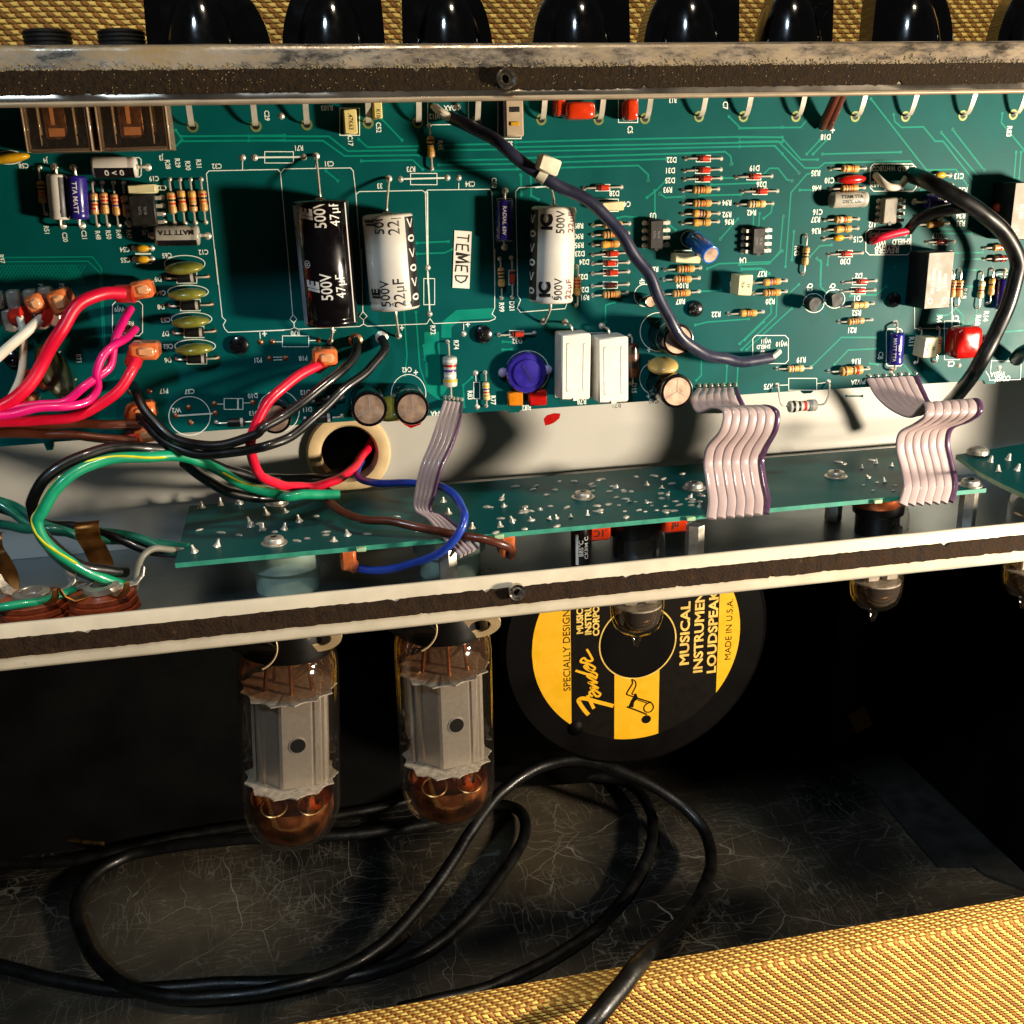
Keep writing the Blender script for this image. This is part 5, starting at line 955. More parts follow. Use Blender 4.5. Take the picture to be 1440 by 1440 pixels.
wire('black_wire', 'black wire arching beside the green one down to the jacks', [(C1, 640, 375, -22), (C1, 560, 372, -26), (C1, 430, 345, -30), (C1, 300, 270, -32), (C1, 205, 160, -33), (C1, 165, 60, -33), (B1, 160, 1290, -33), (B1, 215, 1170, -32), (B1, 330, 1085, -30), (B1, 480, 1030, -27), (B1, 680, 1005, -22), (B1, 880, 1025, -14), (B1, 1080, 1095, -4), (B1, 1300, 1160, 8), (B2, 100, 1165, 16), (B2, 330, 1160, 24), (B2, 460, 1130, 36), (B2, 500, 1070, 52)], 1.75, 'w_black')
t, gp = wire('green_wire', 'green wire with yellow stripe arching down to the right jack', [(C1, 670, 455, -24), (C1, 560, 420, -27), (C1, 420, 365, -31), (C1, 290, 285, -34), (C1, 215, 190, -36), (C1, 190, 110, -36), (B1, 205, 1340, -36), (B1, 270, 1230, -35), (B1, 390, 1130, -32), (B1, 560, 1065, -28), (B1, 760, 1048, -22), (B1, 950, 1062, -14), (B1, 1110, 1120, -8), (B1, 1260, 1205, -6), (B1, 1400, 1245, -8), (B2, 200, 1258, -10), (B2, 290, 1245, -9), (B2, 455, 1243, -6)], 1.7, 'w_green')
for lo, hi in ((18, 62), (66, 84), (96, 116)):
    b = MB()
    seg = gp[lo:hi]; off = []
    for i, q in enumerate(seg):
        T_ = unit(gp[min(lo+i+1, len(gp)-1)]-gp[lo+i-1]); d = unit(CAM-q); d = unit(d-T_*d.dot(T_)); u = np.cross(T_, d); ph = -.7+1.1*math.sin((lo+i)*.09); off.append(q+(d*math.cos(ph)+u*math.sin(ph))*1.5)
    b.tube(off, [.1]+[.42]*(len(off)-2)+[.15], 'w_yellow', n=6)
    b.build('yellow_stripe', t)
wire('black_wire', 'black wire sagging behind the green arch towards the grommet', [(B1, 930, 1080, -6), (B1, 1030, 1160, 0), (B1, 1150, 1225, 4), (B1, 1290, 1258, 8), (B2, 120, 1262, 12), (B2, 250, 1240, 20), (B2, 420, 1170, 34), (B2, 470, 1110, 52)], 1.8, 'w_black')
for i, (dy, mm) in enumerate(((0, 'w_dkgreen'), (34, 'w_dkgreen'), (18, 'w_black'))):
    ph = i*2.1; pts = []
    for k, (x, y, d) in enumerate(((-60, 10, 6), (60, 60, 4), (150, 110, 2), (260, 150, 0), (380, 165, -2), (500, 185, -4), (620, 205, -6), (740, 235, -8), (860, 262, -10), (960, 272, -12))):
        pts.append(at(C1(x, y), y=d)+V(0, 1.6*math.cos(k*.9+ph), 1.6*math.sin(k*.9+ph)))
    wire(('green_wire', 'green_wire', 'black_wire')[i], ('dark green wire of the twist running right to the tube board, first strand', 'dark green wire of the twist running right to the tube board, second strand', 'black wire twisted with the dark green strands')[i], None, 1.5, mm, raw=pts)
wire('grey_wire', 'short grey wire bending from the tube board down to the right jack', [(C1, 930, 268, -14), (C1, 850, 262, -18), (C1, 770, 260, -22), (C1, 720, 300, -25), (C1, 695, 380, -26), (C1, 688, 470, -27)], 1.05, 'w_shieldgrey')
wire('green_wire', 'bright green wire crossing in front of the left jack', [(C1, -60, 562, -38), (C1, 60, 548, -38), (C1, 200, 525, -36), (C1, 300, 495, -32), (C1, 375, 465, -28)], 1.35, 'w_green', ends=[(1, 3, .8)])
wire('green_wire', 'dark green wire entering low at the left edge', [(C1, -60, 125, 0), (C1, 40, 140, -4), (C1, 120, 155, -8), (C1, 260, 160, -10), (C1, 420, 200, -8), (C1, 560, 215, -6)], 1.5, 'w_dkgreen')
wire('green_wire', 'green wire behind the black one meeting the right jack', [(C1, 500, 415, -22), (C1, 420, 385, -24), (C1, 320, 330, -27), (C1, 250, 262, -28), (C1, 205, 175, -29), (C1, 200, 90, -29)], 1.3, 'w_dkgreen')
# red wire from P18 down into the grommet
wire('red_wire', 'red wire hanging in a loop from P18 into the grommet hole', [(B2, 370, 585, -9), (B2, 300, 615, -13), (B2, 190, 685, -18), (B2, 80, 800, -22), (B2, 20, 930, -24), (B2, 15, 1040, -22), (B2, 60, 1140, -18), (B2, 150, 1195, -10), (B2, 270, 1205, 0), (B2, 400, 1185, 10), (B2, 510, 1130, 22), (B2, 580, 1040, 36), (B2, 640, 950, 56)], 1.6, 'w_red')
wire('blue_wire', 'blue wire leaving the grommet and curling under the tube board', [(B2, 580, 1050, 50), (B2, 560, 1100, 36), (B2, 548, 1150, 24), (B2, 620, 1180, 12), (B2, 780, 1188, 0), (B2, 920, 1190, -10), (B2, 1020, 1225, -20), (B2, 1080, 1310, -29), (C2, 1092, 95, -36), (C2, 1075, 150, -38), (C2, 1010, 240, -38), (C2, 900, 310, -34), (C2, 760, 355, -28), (C2, 640, 368, -24), (C2, 520, 350, -20)], 1.35, 'w_blue')
wire('brown_wire', 'brown wire lying across the tube board under the narrow ribbon', [(B2, 330, 1235, 0), (B2, 400, 1275, -6), (B2, 480, 1335, -14), (B2, 590, 1370, -20), (B2, 730, 1385, -24), (C2, 900, 158, -28), (C2, 1030, 180, -33), (C2, 1150, 205, -37), (C2, 1260, 230, -38), (C2, 1320, 255, -36), (C2, 1318, 290, -32)], 1.4, 'w_brown')
# the thin shielded cable with its zip tie
cab_pts = [(A2, 1015, 592, -3), (A2, 1180, 668, -12), (A3, 20, 745, -17), (A3, 200, 872, -19), (A3, 400, 985, -20), (A3, 520, 1072, -20), (A3, 640, 1205, -20), (A3, 740, 1350, -20), (B3, 770, 140, -20), (B3, 845, 320, -20), (B3, 930, 440, -19), (B3, 1030, 525, -16), (B3, 1150, 560, -11), (B3, 1270, 566, -6), (B3, 1385, 552, -2)]
t, cp = wire('shielded_cable', 'dark grey shielded cable crossing the whole board diagonally', cab_pts, 1.95, 'w_grey', cat='cable', n=14)
b = MB(); b.tube(spline(P3([(A2, 945, 545, -1), (A2, 975, 570, -4), (A2, 1020, 598, -4.5)]), 6), 1.3, 'w_white', n=9); b.build('inner_core', t)
b = MB(); b.tube(spline(P3([(B3, 1370, 552, -2.5), (B3, 1395, 545, -3), (B3, 1425, 520, -.5)]), 6), 1.0, 'w_white', n=9); b.build('inner_core', t)
z = at(A3(245, 850), y=-19); t = thing('cable_tie', 'white nylon cable tie round the dark grey cable above the white capacitor', 'cable tie', z)
m = MB(); axz = unit(V(.5, 0, -.86)); ca_ = unit(V(.9, .1, -.35)); m.box(z+V(0, -2, .8), (3.4, 2.4, 2.4), 'nylon', ax=[ca_, np.cross(unit(np.cross(ca_, V(0, 1, 0))), ca_), unit(np.cross(ca_, V(0, 1, 0)))], b=.5); m.build('lock_head', t)
k = int(np.argmin([np.linalg.norm((q-at(A3(235, 893), y=-19))) for q in cp])); T_ = unit(cp[k+1]-cp[k-1]); m = MB(); m.lathe([(2.0, -1.4), (2.4, -1.4), (2.4, 1.4), (2.0, 1.4)], cp[k], T_, 'nylon', n=22); m.build('strap', t)
# thick black cables at the right
wire('black_cable', 'thick black cable arching down the right side past the relay', [(A4, 868, 885, -3), (A4, 950, 915, -12), (A4, 1080, 985, -18), (A4, 1220, 1075, -20), (A4, 1330, 1165, -20), (A4, 1395, 1270, -20), (A4, 1410, 1345, -20), (B4, 1398, 140, -20), (B4, 1355, 290, -20), (B4, 1290, 440, -19), (B4, 1215, 580, -18), (B4, 1140, 690, -8), (B4, 1070, 775, 4), (B4, 980, 870, 14), (B4, 930, 960, 20)], 2.75, 'w_black', cat='cable', n=14)
wire('black_cable', 'thinner black cable leaving the reverb mark and joining the thick one', [(A4, 855, 1165, -3), (A4, 905, 1110, -8), (A4, 1010, 1068, -13), (A4, 1130, 1055, -17), (A4, 1230, 1085, -15), (A4, 1320, 1150, -14), (A4, 1398, 1260, -14), (A4, 1414, 1360, -14), (B4, 1405, 160, -14), (B4, 1372, 290, -14)], 1.9, 'w_black', cat='cable', n=12)
wire('white_wire', 'short bare white wire curving inside the upper boxed mark', [(A4, 690, 888, -.5), (A4, 715, 915, -4), (A4, 755, 945, -6), (A4, 805, 945, -6), (A4, 850, 895, -3)], 1.25, 'w_white')
wire('red_wire', 'short red wire lying across the lower boxed mark', [(A4, 672, 1222, -.5), (A4, 700, 1208, -3), (A4, 770, 1188, -4), (A4, 850, 1168, -4)], 1.35, 'w_red')
for i, dx in enumerate((0, 34)):
    wire('brown_wire', ('brown wire, left of the pair dropping to the printed mark D18', 'brown wire, right of the pair dropping to the printed mark D18')[i], [(A4, 418+dx, 642, -1), (A4, 432+dx, 605, -4), (A4, 462+dx*.9, 545, -7), (A4, 490+dx*.9, 480, -10), (A4, 510+dx, 420, -12)], 1.5, 'w_brown')
wire('black_cable', 'black cable stub at the right edge near the coax mark', [(B4, 1400, 560, -3), (B4, 1430, 525, -8), (B4, 1480, 505, -14)], 2.6, 'w_black')
# ---- ribbon cables
def ribbon(label, rows, n, edge, r_over=1.06, header=True, mid='ribbon'):
    Lp = spline([at(cr(x0, y0), y=d0) for cr, x0, y0, d0, x1, y1, d1 in rows], 9); Rp = spline([at(cr(x1, y1), y=d1) for cr, x0, y0, d0, x1, y1, d1 in rows], 9)
    t = thing('ribbon_cable', label, 'ribbon cable', (Lp[0]+Rp[0])/2, 'flat ribbon cables joining the boards')
    wd = np.linalg.norm(Rp-Lp, axis=1)
    for i in range(n):
        u = (i+.5)/n; pts = Lp*(1-u)+Rp*u; hw = wd/n*.535; Tn = np.gradient(pts, axis=0); b = MB(); vs = []; nn_ = 12; last = i == n-1
        for k in range(len(pts)):
            tt_ = unit(Tn[k]); aa = unit(Rp[k]-Lp[k]); aa = unit(aa-tt_*aa.dot(tt_)); nn2 = np.cross(tt_, aa)
            for j in range(nn_):
                q_ = 2*math.pi*j/nn_; cs_, sn_ = math.cos(q_), math.sin(q_); vs.append(pts[k]+aa*hw[k]*(.6 if last else 1)*math.copysign(abs(cs_)**.8, cs_)+nn2*.62*math.copysign(abs(sn_)**.8, sn_))
        kk_ = len(pts); b.add(vs, [(k*nn_+j, k*nn_+(j+1) % nn_, (k+1)*nn_+(j+1) % nn_, (k+1)*nn_+j) for k in range(kk_-1) for j in range(nn_)]+[tuple(range(nn_)), tuple((kk_-1)*nn_+j for j in range(nn_))], edge if last else mid); b.build('conductor', t, sharp=70)
    for i in range(n):
        u = (i+.5)/n; p = Lp[0]*(1-u)+Rp[0]*u; PD.lathe([(.8, .02), (.6, .4), (.2, 1.3), (0, 1.3)], V(p[0], 0, p[2]+1.2), NRM, 'solder', n=8)
    return t
ribbon('narrow ribbon cable twisting down beside the grommet, left of three', [(B2, 985, 772, -1, 1090, 785, -1), (B2, 955, 870, -8, 1078, 872, -12), (B2, 918, 980, -13, 1042, 990, -18), (B2, 870, 1100, -17, 985, 1110, -22), (B2, 843, 1220, -18, 952, 1230, -22), (B2, 838, 1315, -19, 930, 1330, -22), (C2, 905, 110, -24, 990, 90, -24), (C2, 990, 215, -32, 1085, 160, -32), (C2, 1068, 300, -38, 1172, 250, -38)], 5, 'ribbon_edge')
ribbon('wavy pinkish ribbon cable in the middle, between the black capacitor and R75', [(B3, 1008, 712, -1, 1222, 705, -1), (B3, 975, 765, -9, 1245, 765, -9), (B3, 1010, 825, -14, 1285, 820, -14), (B3, 1085, 805, -19, 1370, 795, -19), (B3, 1138, 825, -24, 1432, 825, -24), (B3, 1125, 915, -25, 1430, 905, -25), (B3, 1055, 1005, -20, 1378, 1010, -20), (B3, 1042, 1085, -18, 1358, 1065, -18), (B3, 1055, 1190, -22, 1368, 1170, -22), (B3, 1066, 1280, -27, 1388, 1265, -27), (B3, 1056, 1368, -32, 1382, 1338, -32)], 7, 'ribbon_edge')
ribbon('ribbon cable with a tight curl, right of three, below the violet capacitor', [(B4, 642, 662, -1, 914, 645, -1), (B4, 690, 745, -8, 948, 725, -8), (B4, 770, 815, -14, 985, 785, -14), (B4, 860, 850, -20, 1080, 800, -19), (B4, 905, 808, -25, 1165, 770, -25), (B4, 935, 785, -30, 1225, 765, -30), (B4, 938, 840, -34, 1238, 822, -34), (B4, 880, 888, -29, 1180, 868, -29), (B4, 805, 935, -25, 1092, 905, -25), (B4, 792, 1010, -24, 1072, 980, -24), (B4, 815, 1110, -26, 1092, 1080, -26), (B4, 830, 1205, -29, 1112, 1195, -29), (B4, 805, 1298, -33, 1090, 1278, -33)], 7, 'ribbon_edge')
o = PD.build('solder_pads', pcb); o['kind'] = 'stuff'
# ================================================================== CLEAR JACKS AND KNOBS ALONG THE TOP
thin_glass('jack_front', (.92, .86, .78), refl=.08, rough=.06, body=((.5, .4, .3), .012))
for i, (x0, x1) in enumerate(((130, 450), (500, 850))):
    c = at(A1((x0+x1)/2, 640), y=-12); wx = (x1-x0)/3.6/4.4*.88; t = thing('input_jack', ('clear brown plastic input jack, left of two under the lip', 'clear brown plastic input jack, right of two under the lip')[i], 'jack', (c[0], 0, c[2]))
    z0 = at(A1(300, 770), y=-12)[2]; zc = (z0+48)/2
    for s_ in (-1, 1):
        m = MB(); m.box((c[0]+s_*(wx/2-.4), -6.5, zc), (.7, 6.2, (48-z0)/2), 'jack_clear', b=.2); m.build('side_wall', t); m = MB(); m.box((c[0]+s_*(wx/2-.1), -12.75, zc), (.22, .25, (48-z0)/2), 'jack_edge', b=.1); m.build('edge', t)  # pale strips on edges and ribs: glints put into the colour
        m = MB(); m.box((c[0]+s_*wx*.27, -8.5, zc+.5), (.22, 4, (48-z0)/2-1.2), 'jack_edge', b=.1); m.build('inner_rib', t)
        m = MB(); q = V(c[0]+s_*wx*.3, -11.6, z0+3); m.lathe([(1.9, 0), (1.9, .8), (1.3, .9), (1.2, .1), (0, .1)], q, NRM, 'black_epoxy', n=16); m.build('rivet', t)
    m = MB(); m.box((c[0], -6.5, z0+.5), (wx/2-.9, 6.2, .5), 'jack_clear', b=.2); m.build('end_wall', t)
    m = MB(); m.box((c[0]-.5, -6.2, zc+1.5), (wx*.18, 5, (48-z0)/2-2), 'jack_copper', b=.5); m.box((c[0]-.5, -11.25, zc-3), (wx*.12, .12, 1.1), 'spade_metal'); m.box((c[0]-1.2, -11.25, zc+2), (wx*.03, .12, 3), 'spade_metal'); m.build('contact_spring', t)
    m = MB(); m.box((c[0], -.6, zc), (wx/2-.4, .5, (48-z0)/2), 'amber_plastic'); m.build('back_plate', t)
    m = MB(); m.box((c[0], -12.9, zc), (wx/2-.2, .3, (48-z0)/2-.2), 'jack_front'); m.build('clear_cover', t)
    # threaded collar above the panel
    q = at((66+i*104, 47), y=-12); tz = ZT1+1.2; m = MB(); r = 6.1
    pr = [(0, tz+9.4), (r*.62, tz+9.4), (r*.66, tz+9.0)]
    pr = [(r*.62, 0), (r*1.18, 0), (r*1.18, 1.6), (r, 1.7)]
    for k in range(6): pr += [(r, 1.9+k*1.1), (r*1.06, 2.3+k*1.1), (r*1.06, 2.6+k*1.1), (r, 2.95+k*1.1)]
    pr += [(r*.95, 8.6), (r*.66, 8.6), (r*.62, 7.6), (r*.6, 2)]
    m.lathe(pr, (q[0], -12, ZT1-.2), (0, 0, 1), 'jack_black', n=28); o = m.build('jack_collar', t)
    m = MB(); m.lathe([(r*1.25, 0), (r*1.55, 0), (r*1.55, 1.2), (r*1.2, 1.4)], (q[0], -12, ZT1-.05), (0, 0, 1), 'screw_steel', n=6); m.build('nut', t)
KN = [(283, -1, 'first', 14.8, 19.5), (465, 1, 'second', 15.4, 14.2), (630, -1, 'third', 14, 12.8), (812, 1, 'fourth', 15.6, 15.2), (966, 1, 'fifth', 15.8, 15.4), (1108, 1, 'sixth', 13.6, 9.4), (1275, -1, 'seventh', 14.8, 15), (1448, 1, 'eighth', 14, 13)]
for px, sg, nm, tl, ns in KN:
    q = at((px, 40), y=-14); base = V(q[0], -14, ZT1); t = thing('chicken_head_knob', f'glossy black pointer knob, {nm} from the left along the top', 'knob', base, 'black pointer knobs on the control panel')
    m = MB(); m.lathe([(11.4, .2), (11.3, 1.2), (10.9, 4), (10.3, 7), (9.5, 10), (8.4, 13), (6.9, 15.8), (4.8, 18), (2.4, 19.4), (0, 19.8)], base, (0, 0, 1), 'knob', n=40); m.build('dome', t, sharp=60)
    rot = random.uniform(-.12, .12); ex = V(math.cos(rot), math.sin(rot), 0)*(-sg); ey = V(-math.sin(rot), math.cos(rot), 0)
    outl = [(-tl, .3), (-tl+.2, 8), (-tl+.6, 18), (-tl+1.4, 21.5), (-tl+4, 23.4), (-3, 23.6)]+[(ns*math.sin(k), .3+23.2*math.cos(k)) for k in np.linspace(.12, math.pi/2, 12)]
    n_ = len(outl); m = MB()
    rings = [(.90, -4.6), (1., -3.9), (1., 3.9), (.90, 4.6)]; vs = []
    for s_, d in rings: vs += [base+ex*(p[0]*s_)+V(0, 0, p[1]*s_+(1-s_)*2)+ey*d for p in outl]
    m.add(vs, [(k*n_+i, k*n_+(i+1) % n_, (k+1)*n_+(i+1) % n_, (k+1)*n_+i) for k in range(3) for i in range(n_)]+[tuple(range(n_)), tuple(range(3*n_, 4*n_))], 'knob'); m.build('pointer', t)
    if nm == 'sixth':
        m = MB(); m.lathe([(2.3, 0), (2.3, .4), (1.7, .4), (1.6, -.5), (0, -.5)], base+ex*(-9.0)*1+V(0, 0, 13)+ey*(-4.4), (0, -1, 0), 'bakelite', n=16); m.build('set_screw', t)
# ================================================================== TUBE BOARD
TZ = -91.
tb = thing('tube_board', 'long narrow green tube circuit board lying flat on metal standoffs', 'circuit board', (0, 0, TZ))
nl, fl = at((246, 792), z=TZ), at((271, 697), z=TZ); nr, frr = at((1404, 694), z=TZ), at((1300, 627), z=TZ)
ny = nl[1]; pts = [(nl[0], ny), (nr[0], ny), (nr[0]+1, ny+44), (frr[0], 34), (fl[0], 34)]
m = MB(); n = len(pts); m.add([V(x, y, TZ) for x, y in pts]+[V(x, y, TZ-1.6) for x, y in pts], [tuple(range(n)), tuple(range(2*n-1, n-1, -1))], 'pcb'); m.add([V(x, y, TZ) for x, y in pts]+[V(x, y, TZ-1.6) for x, y in pts], [(i, (i+1) % n, n+(i+1) % n, n+i) for i in range(n)], 'pcb_edge_green' if 'pcb_edge_green' in MATS else mat('pcb_edge_green', '#2c7f6a', .5).name); m.build('board_panel', tb)
m = MB()
for px in ((508, 772), (978, 732), (702, 752), (1240, 705)):
    q = at(px, z=TZ); m.box((q[0], ny-.8, TZ-.8), (1.6, .8, .7), 'pcb_edge', b=.2)
m.build('break_tab', tb)
tr = MB()
for s_ in [[(B3, 70, 1330), (130, 1390), (300, 1395), (420, 1360), (620, 1345)], [(B3, 560, 1250), (600, 1270), (560, 1300), (480, 1320)], [(B3, 640, 1240), (720, 1260), (760, 1290)], [(B3, 700, 1160), (760, 1190), (830, 1200)], [(B3, 240, 1330), (420, 1320), (520, 1330)], [(B4, 560, 1185), (680, 1260)], [(B4, 620, 1110), (610, 1145), (660, 1160)], [(B4, 690, 1080), (740, 1100), (770, 1095)], [(B2, 1220, 1300), (1290, 1290)], [(C2, 620, 40), (690, 110)], [(C2, 480, 190), (640, 170), (900, 180)], [(C1, 1000, 165), (1130, 180), (1270, 150)]]:
    cr = s_[0][0]; tr.strip([at(cr(*q), z=TZ+.03) for q in [(s_[0][1], s_[0][2])]+s_[1:]], .3, 'trace_dark' if 'trace_dark' in MATS else mat('trace_dark', '#02352d', .4).name, nrm=V(0, 0, 1))
o = tr.build('copper_traces', tb); o['kind'] = 'stuff'
SJ = MB()
def joint(cr, x, y, k=1.):
    c = at(cr(x, y+6), z=TZ); d = V(random.gauss(0, .25), random.gauss(0, .25), 1); h = random.uniform(1.4, 2.6)*k; r = random.uniform(.8, 1.15)*k
    SJ.lathe([(r*1.2, .02), (r, .35), (r*.5, h*.5), (r*.32, h), (0, h*1.02)], c, d, 'solder', n=8)
def flatjoint(cr, x, y):
    c = at(cr(x, y), z=TZ); a = random.uniform(-.6, .6); SJ.sphere(c+V(0, 0, .1), 1, 'solder', 8, 5, (random.uniform(1.0, 1.9), random.uniform(.5, .9), .5), [V(math.cos(a), math.sin(a), 0), V(-math.sin(a), math.cos(a), 0), V(0, 0, 1)])
for x, y in ((600, 1200), (755, 1190), (665, 1275), (755, 1280), (135, 1320), (75, 1380), (20, 1260), (40, 1300), (455, 1345), (260, 1365), (300, 1360), (170, 1370), (370, 1355), (830, 1210), (860, 1240), (10, 1400), (215, 1315), (975, 1250), (1020, 1300)): joint(B3, x, y, .8)
for x, y in ((290, 1222), (515, 1170), (480, 1205), (565, 1230), (700, 1155), (790, 1150), (840, 1165), (880, 1190), (830, 1265), (600, 1260), (560, 1295), (715, 1325), (850, 1305), (520, 1335), (350, 1310), (265, 1305), (935, 1140), (300, 1405), (985, 1270), (980, 1300), (1030, 1250), (640, 1230), (900, 1280)): flatjoint(B3, x, y)
for x, y in ((1020, 45), (1118, 35), (1212, 25), (1350, 80), (1270, 130), (1330, 160), (985, 270), (1100, 240)): joint(C1, x, y, 1.25)
for x, y in ((1010, 165), (1118, 178)): flatjoint(C1, x, y)
for x, y in ((10, 140), (70, 160), (90, 80), (190, 70), (255, 115), (180, 155), (430, 215), (500, 185), (985, 15), (1130, 150), (1010, 75), (1290, 40), (1275, 145), (1335, 115)): joint(C2, x, y, 1.1)
for x, y in ((600, 185), (390, 190), (1280, 10), (1215, 50), (1430, 115), (390, 175), (1395, 160)): flatjoint(C2, x, y)
for x, y in ((620, 1105), (770, 1095), (655, 1155), (735, 1175), (690, 1080)): joint(B4, x, y, .8)
for x, y in ((665, 1070), (500, 1080), (530, 1090), (1235, 1070)): flatjoint(B4, x, y)
for k in range(34): flatjoint(B3, random.uniform(0, 1030), random.uniform(1165, 1380))
for k in range(16): flatjoint(C2, random.uniform(-250, 1430), random.uniform(30, 230))
o = SJ.build('solder_joints', tb); o['kind'] = 'stuff'
# screws and standoffs
def standoff(px, z=TZ, scr=True):
    c = at(px, z=z+1.5); c[2] = z
    if scr:
        m = MB(); m.lathe([(4.3, .02), (4.3, .35), (3.7, .5), (3.3, .55), (3.3, 1.4), (2.9, 2.1), (1.5, 2.5), (.5, 2.1), (0, 2.0)], c, (0, 0, 1), 'screw_steel', n=22); a = random.uniform(0, 1.5)
        for k in (0, 1): m.box(c+V(0, 0, 2.3), (1.9, .22, .14), 'black_epoxy', ax=[V(math.cos(a+k*1.57), math.sin(a+k*1.57), 0), V(-math.sin(a+k*1.57), math.cos(a+k*1.57), 0), V(0, 0, 1)])
        m.build('pan_head_screw', tb)
    m = MB(); m.lathe([(3.1, -1.65), (3.2, -2), (3.2, ZB1+1.3-z), (0, ZB1+1.3-z)], c, (0, 0, 1), 'screw_steel', n=6); m.build('hex_standoff', tb, sharp=20)
for px in ((385, 758), (389, 703), (820, 694), (976, 681), (1176, 665), (1365, 677)): standoff(px)
standoff((628, 758), scr=False); standoff((978, 725), scr=False)
# small neighbouring board at the right
z2 = -83.
t2 = thing('tube_board', 'small green board at the right edge above the end of the long one', 'circuit board', (at((1410, 660), z=z2)))
P = [at(B4(1095, 1042), z=z2), at(B4(1215, 1130), z=z2), at(B4(1330, 1190), z=z2), at(B4(1480, 1258), z=z2), at(B4(1700, 1150), z=z2), at(B4(1600, 960), z=z2)]; n = len(P)
m = MB(); m.add(P+[q-V(0, 0, 1.6) for q in P], [tuple(range(n)), tuple(range(2*n-1, n-1, -1))], 'pcb'); m.add(P+[q-V(0, 0, 1.6) for q in P], [(i, (i+1) % n, n+(i+1) % n, n+i) for i in range(n)], 'pcb_edge'); m.build('board_panel', t2)
m = MB(); c = at(B4(1205, 1035), z=z2+1); m.lathe([(4, .02), (3.9, 1.3), (3, 2.2), (1, 2.5), (0, 2.1)], c, (0, 0, 1), 'screw_steel', n=20); m.build('pan_head_screw', t2)
m = MB()
for x, y in ((1270, 1078), (1360, 1068), (1405, 1122), (1310, 1130)): m.lathe([(1.2, .02), (.8, .6), (.35, 2.6), (0, 2.7)], at(B4(x, y), z=z2), (random.gauss(0, .2), random.gauss(0, .2), 1), 'solder', n=8)
o = m.build('solder_joints', t2); o['kind'] = 'stuff'
# parts hanging under the tube board
def under(px, r, h, m_, lab, name='tube_socket', cat='socket', y=None, n=24, z=TZ-1.7):
    c = at(px, y=y); t = thing(name, lab, cat, (c[0], c[1], z)); m = MB(); m.lathe([(0, 0), (r*.9, 0), (r, -.8), (r, -h*.45), (r*.86, -h*.5), (r*.86, -h), (0, -h)], (c[0], c[1], z), (0, 0, 1), m_, n=n); m.build('body', t)
    for k in range(5):
        m = MB(); a = k*1.25; m.box((c[0]+r*.65*math.cos(a), c[1]+r*.65*math.sin(a), z+.6), (.6, .25, 1.4), 'lead'); m.build('pin', t)
    return t
PT = [(404, 944, 412, 1190), (621, 919, 632, 1160)]
TY = -12.
for i, p in enumerate(PT): under((p[0]+(0 if i == 0 else 12), 800), 12.5, 15, 'socket_white', ('pale ceramic socket above the left power tube', 'pale ceramic socket above the right power tube')[i], y=TY, z=TZ-2.5)
under((893, 765), 9.4, 17, 'bakelite', 'black round tube socket under the board behind the red capacitors', y=-14)
under((1234, 730), 9.2, 17, 'bakelite', 'dark socket with brown rim under the right ribbon cable', y=-16); c = at((1234, 722), y=-18); m = MB(); m.lathe([(9.4, 0), (9.9, 1), (9.9, 3.6), (9.2, 4)], (c[0], -16, TZ-6.2), (0, 0, 1), 'w_copper', n=24); o = m.build('brown_collar'); tag(o, 'brown copper coloured collar round the dark socket under the board', 'collar')
for i, (x0, y0, x1, y1, rt) in enumerate(((465, 150, 578, 226, 0), (830, 118, 970, 186, 0))):
    c = at(C3((x0+x1)/2, (y0+y1)/2), y=-24); wx = (x1-x0)/3.6/4.15; wz = 9; t = thing('film_capacitor', ('red box capacitor hanging under the tube board, left of the black socket', 'red box capacitor hanging under the tube board, right of the black socket')[i], 'capacitor', (c[0], -20, TZ-1.7))
    zz = at(C3(x0, y1), y=-24)[2]; m = MB(); m.box((c[0], -18, (TZ-1.8+zz)/2), (wx/2, 5.8, (TZ-1.8-zz)/2), 'orange_cap', b=.8); m.build('body', t)
    m = MB(); put_text(m, ('.1C', 'nf')[i], V(c[0], -23.9, (TZ-1.8+zz)/2), V(-1, 0, 0), V(0, 0, -1), 3.4, 'ink', bold=.02); m.build('printed_mark', t)
c = at(C3(425, 235), y=-24); t = thing('axial_capacitor', 'black blue capacitor with white print hanging left of the red capacitors', 'capacitor', (c[0], -24, TZ-2)); m = MB(); m.lathe([(0, TZ-1.8), (3.2, TZ-1.8), (3.3, TZ-2.4), (3.3, ZB1+1.6), (0, ZB1+1.6)], (c[0], -22, 0), (0, 0, 1), 'cap_black', n=20); m.build('can', t)
m = MB(); text_on_cyl(m, 'CKRM C', V(c[0], -22, (TZ+ZB1)/2), V(0, 0, 1), V(0, -1, 0), 3.36, 2.2, 'print_white', -.45, 0, .02); text_on_cyl(m, 'B85°C', V(c[0], -22, (TZ+ZB1)/2), V(0, 0, 1), V(0, -1, 0), 3.36, 2.2, 'print_white', .15, 0, .02); patch_on_cyl(m, V(c[0], -22, (TZ+ZB1)/2), V(0, 0, 1), V(0, -1, 0), 3.34, .45, .75, -6, 5, 'print_white'); m.build('printed_sleeve', t)
for i, (cr, x, y, lab) in enumerate(((C2, 505, 330, 'orange brown push on connector under the tube board on the blue wire'), (C2, 1310, 265, 'orange brown push on connector under the board on the brown wire'))):
    c = at(cr(x, y), y=-24); t = thing('push_on_connector', lab, 'connector', c, 'connectors under the tube board'); m = MB(); m.box(c+V(0, 3, 1.5), (2.6, 4, 4.2), 'spade', b=.9); m.build('housing', t); m = MB(); m.tube([c+V(2, 0, -1.5), c+V(-.5, 2, -1)], 2.2, 'spade', n=12); m.build('barrel', t)
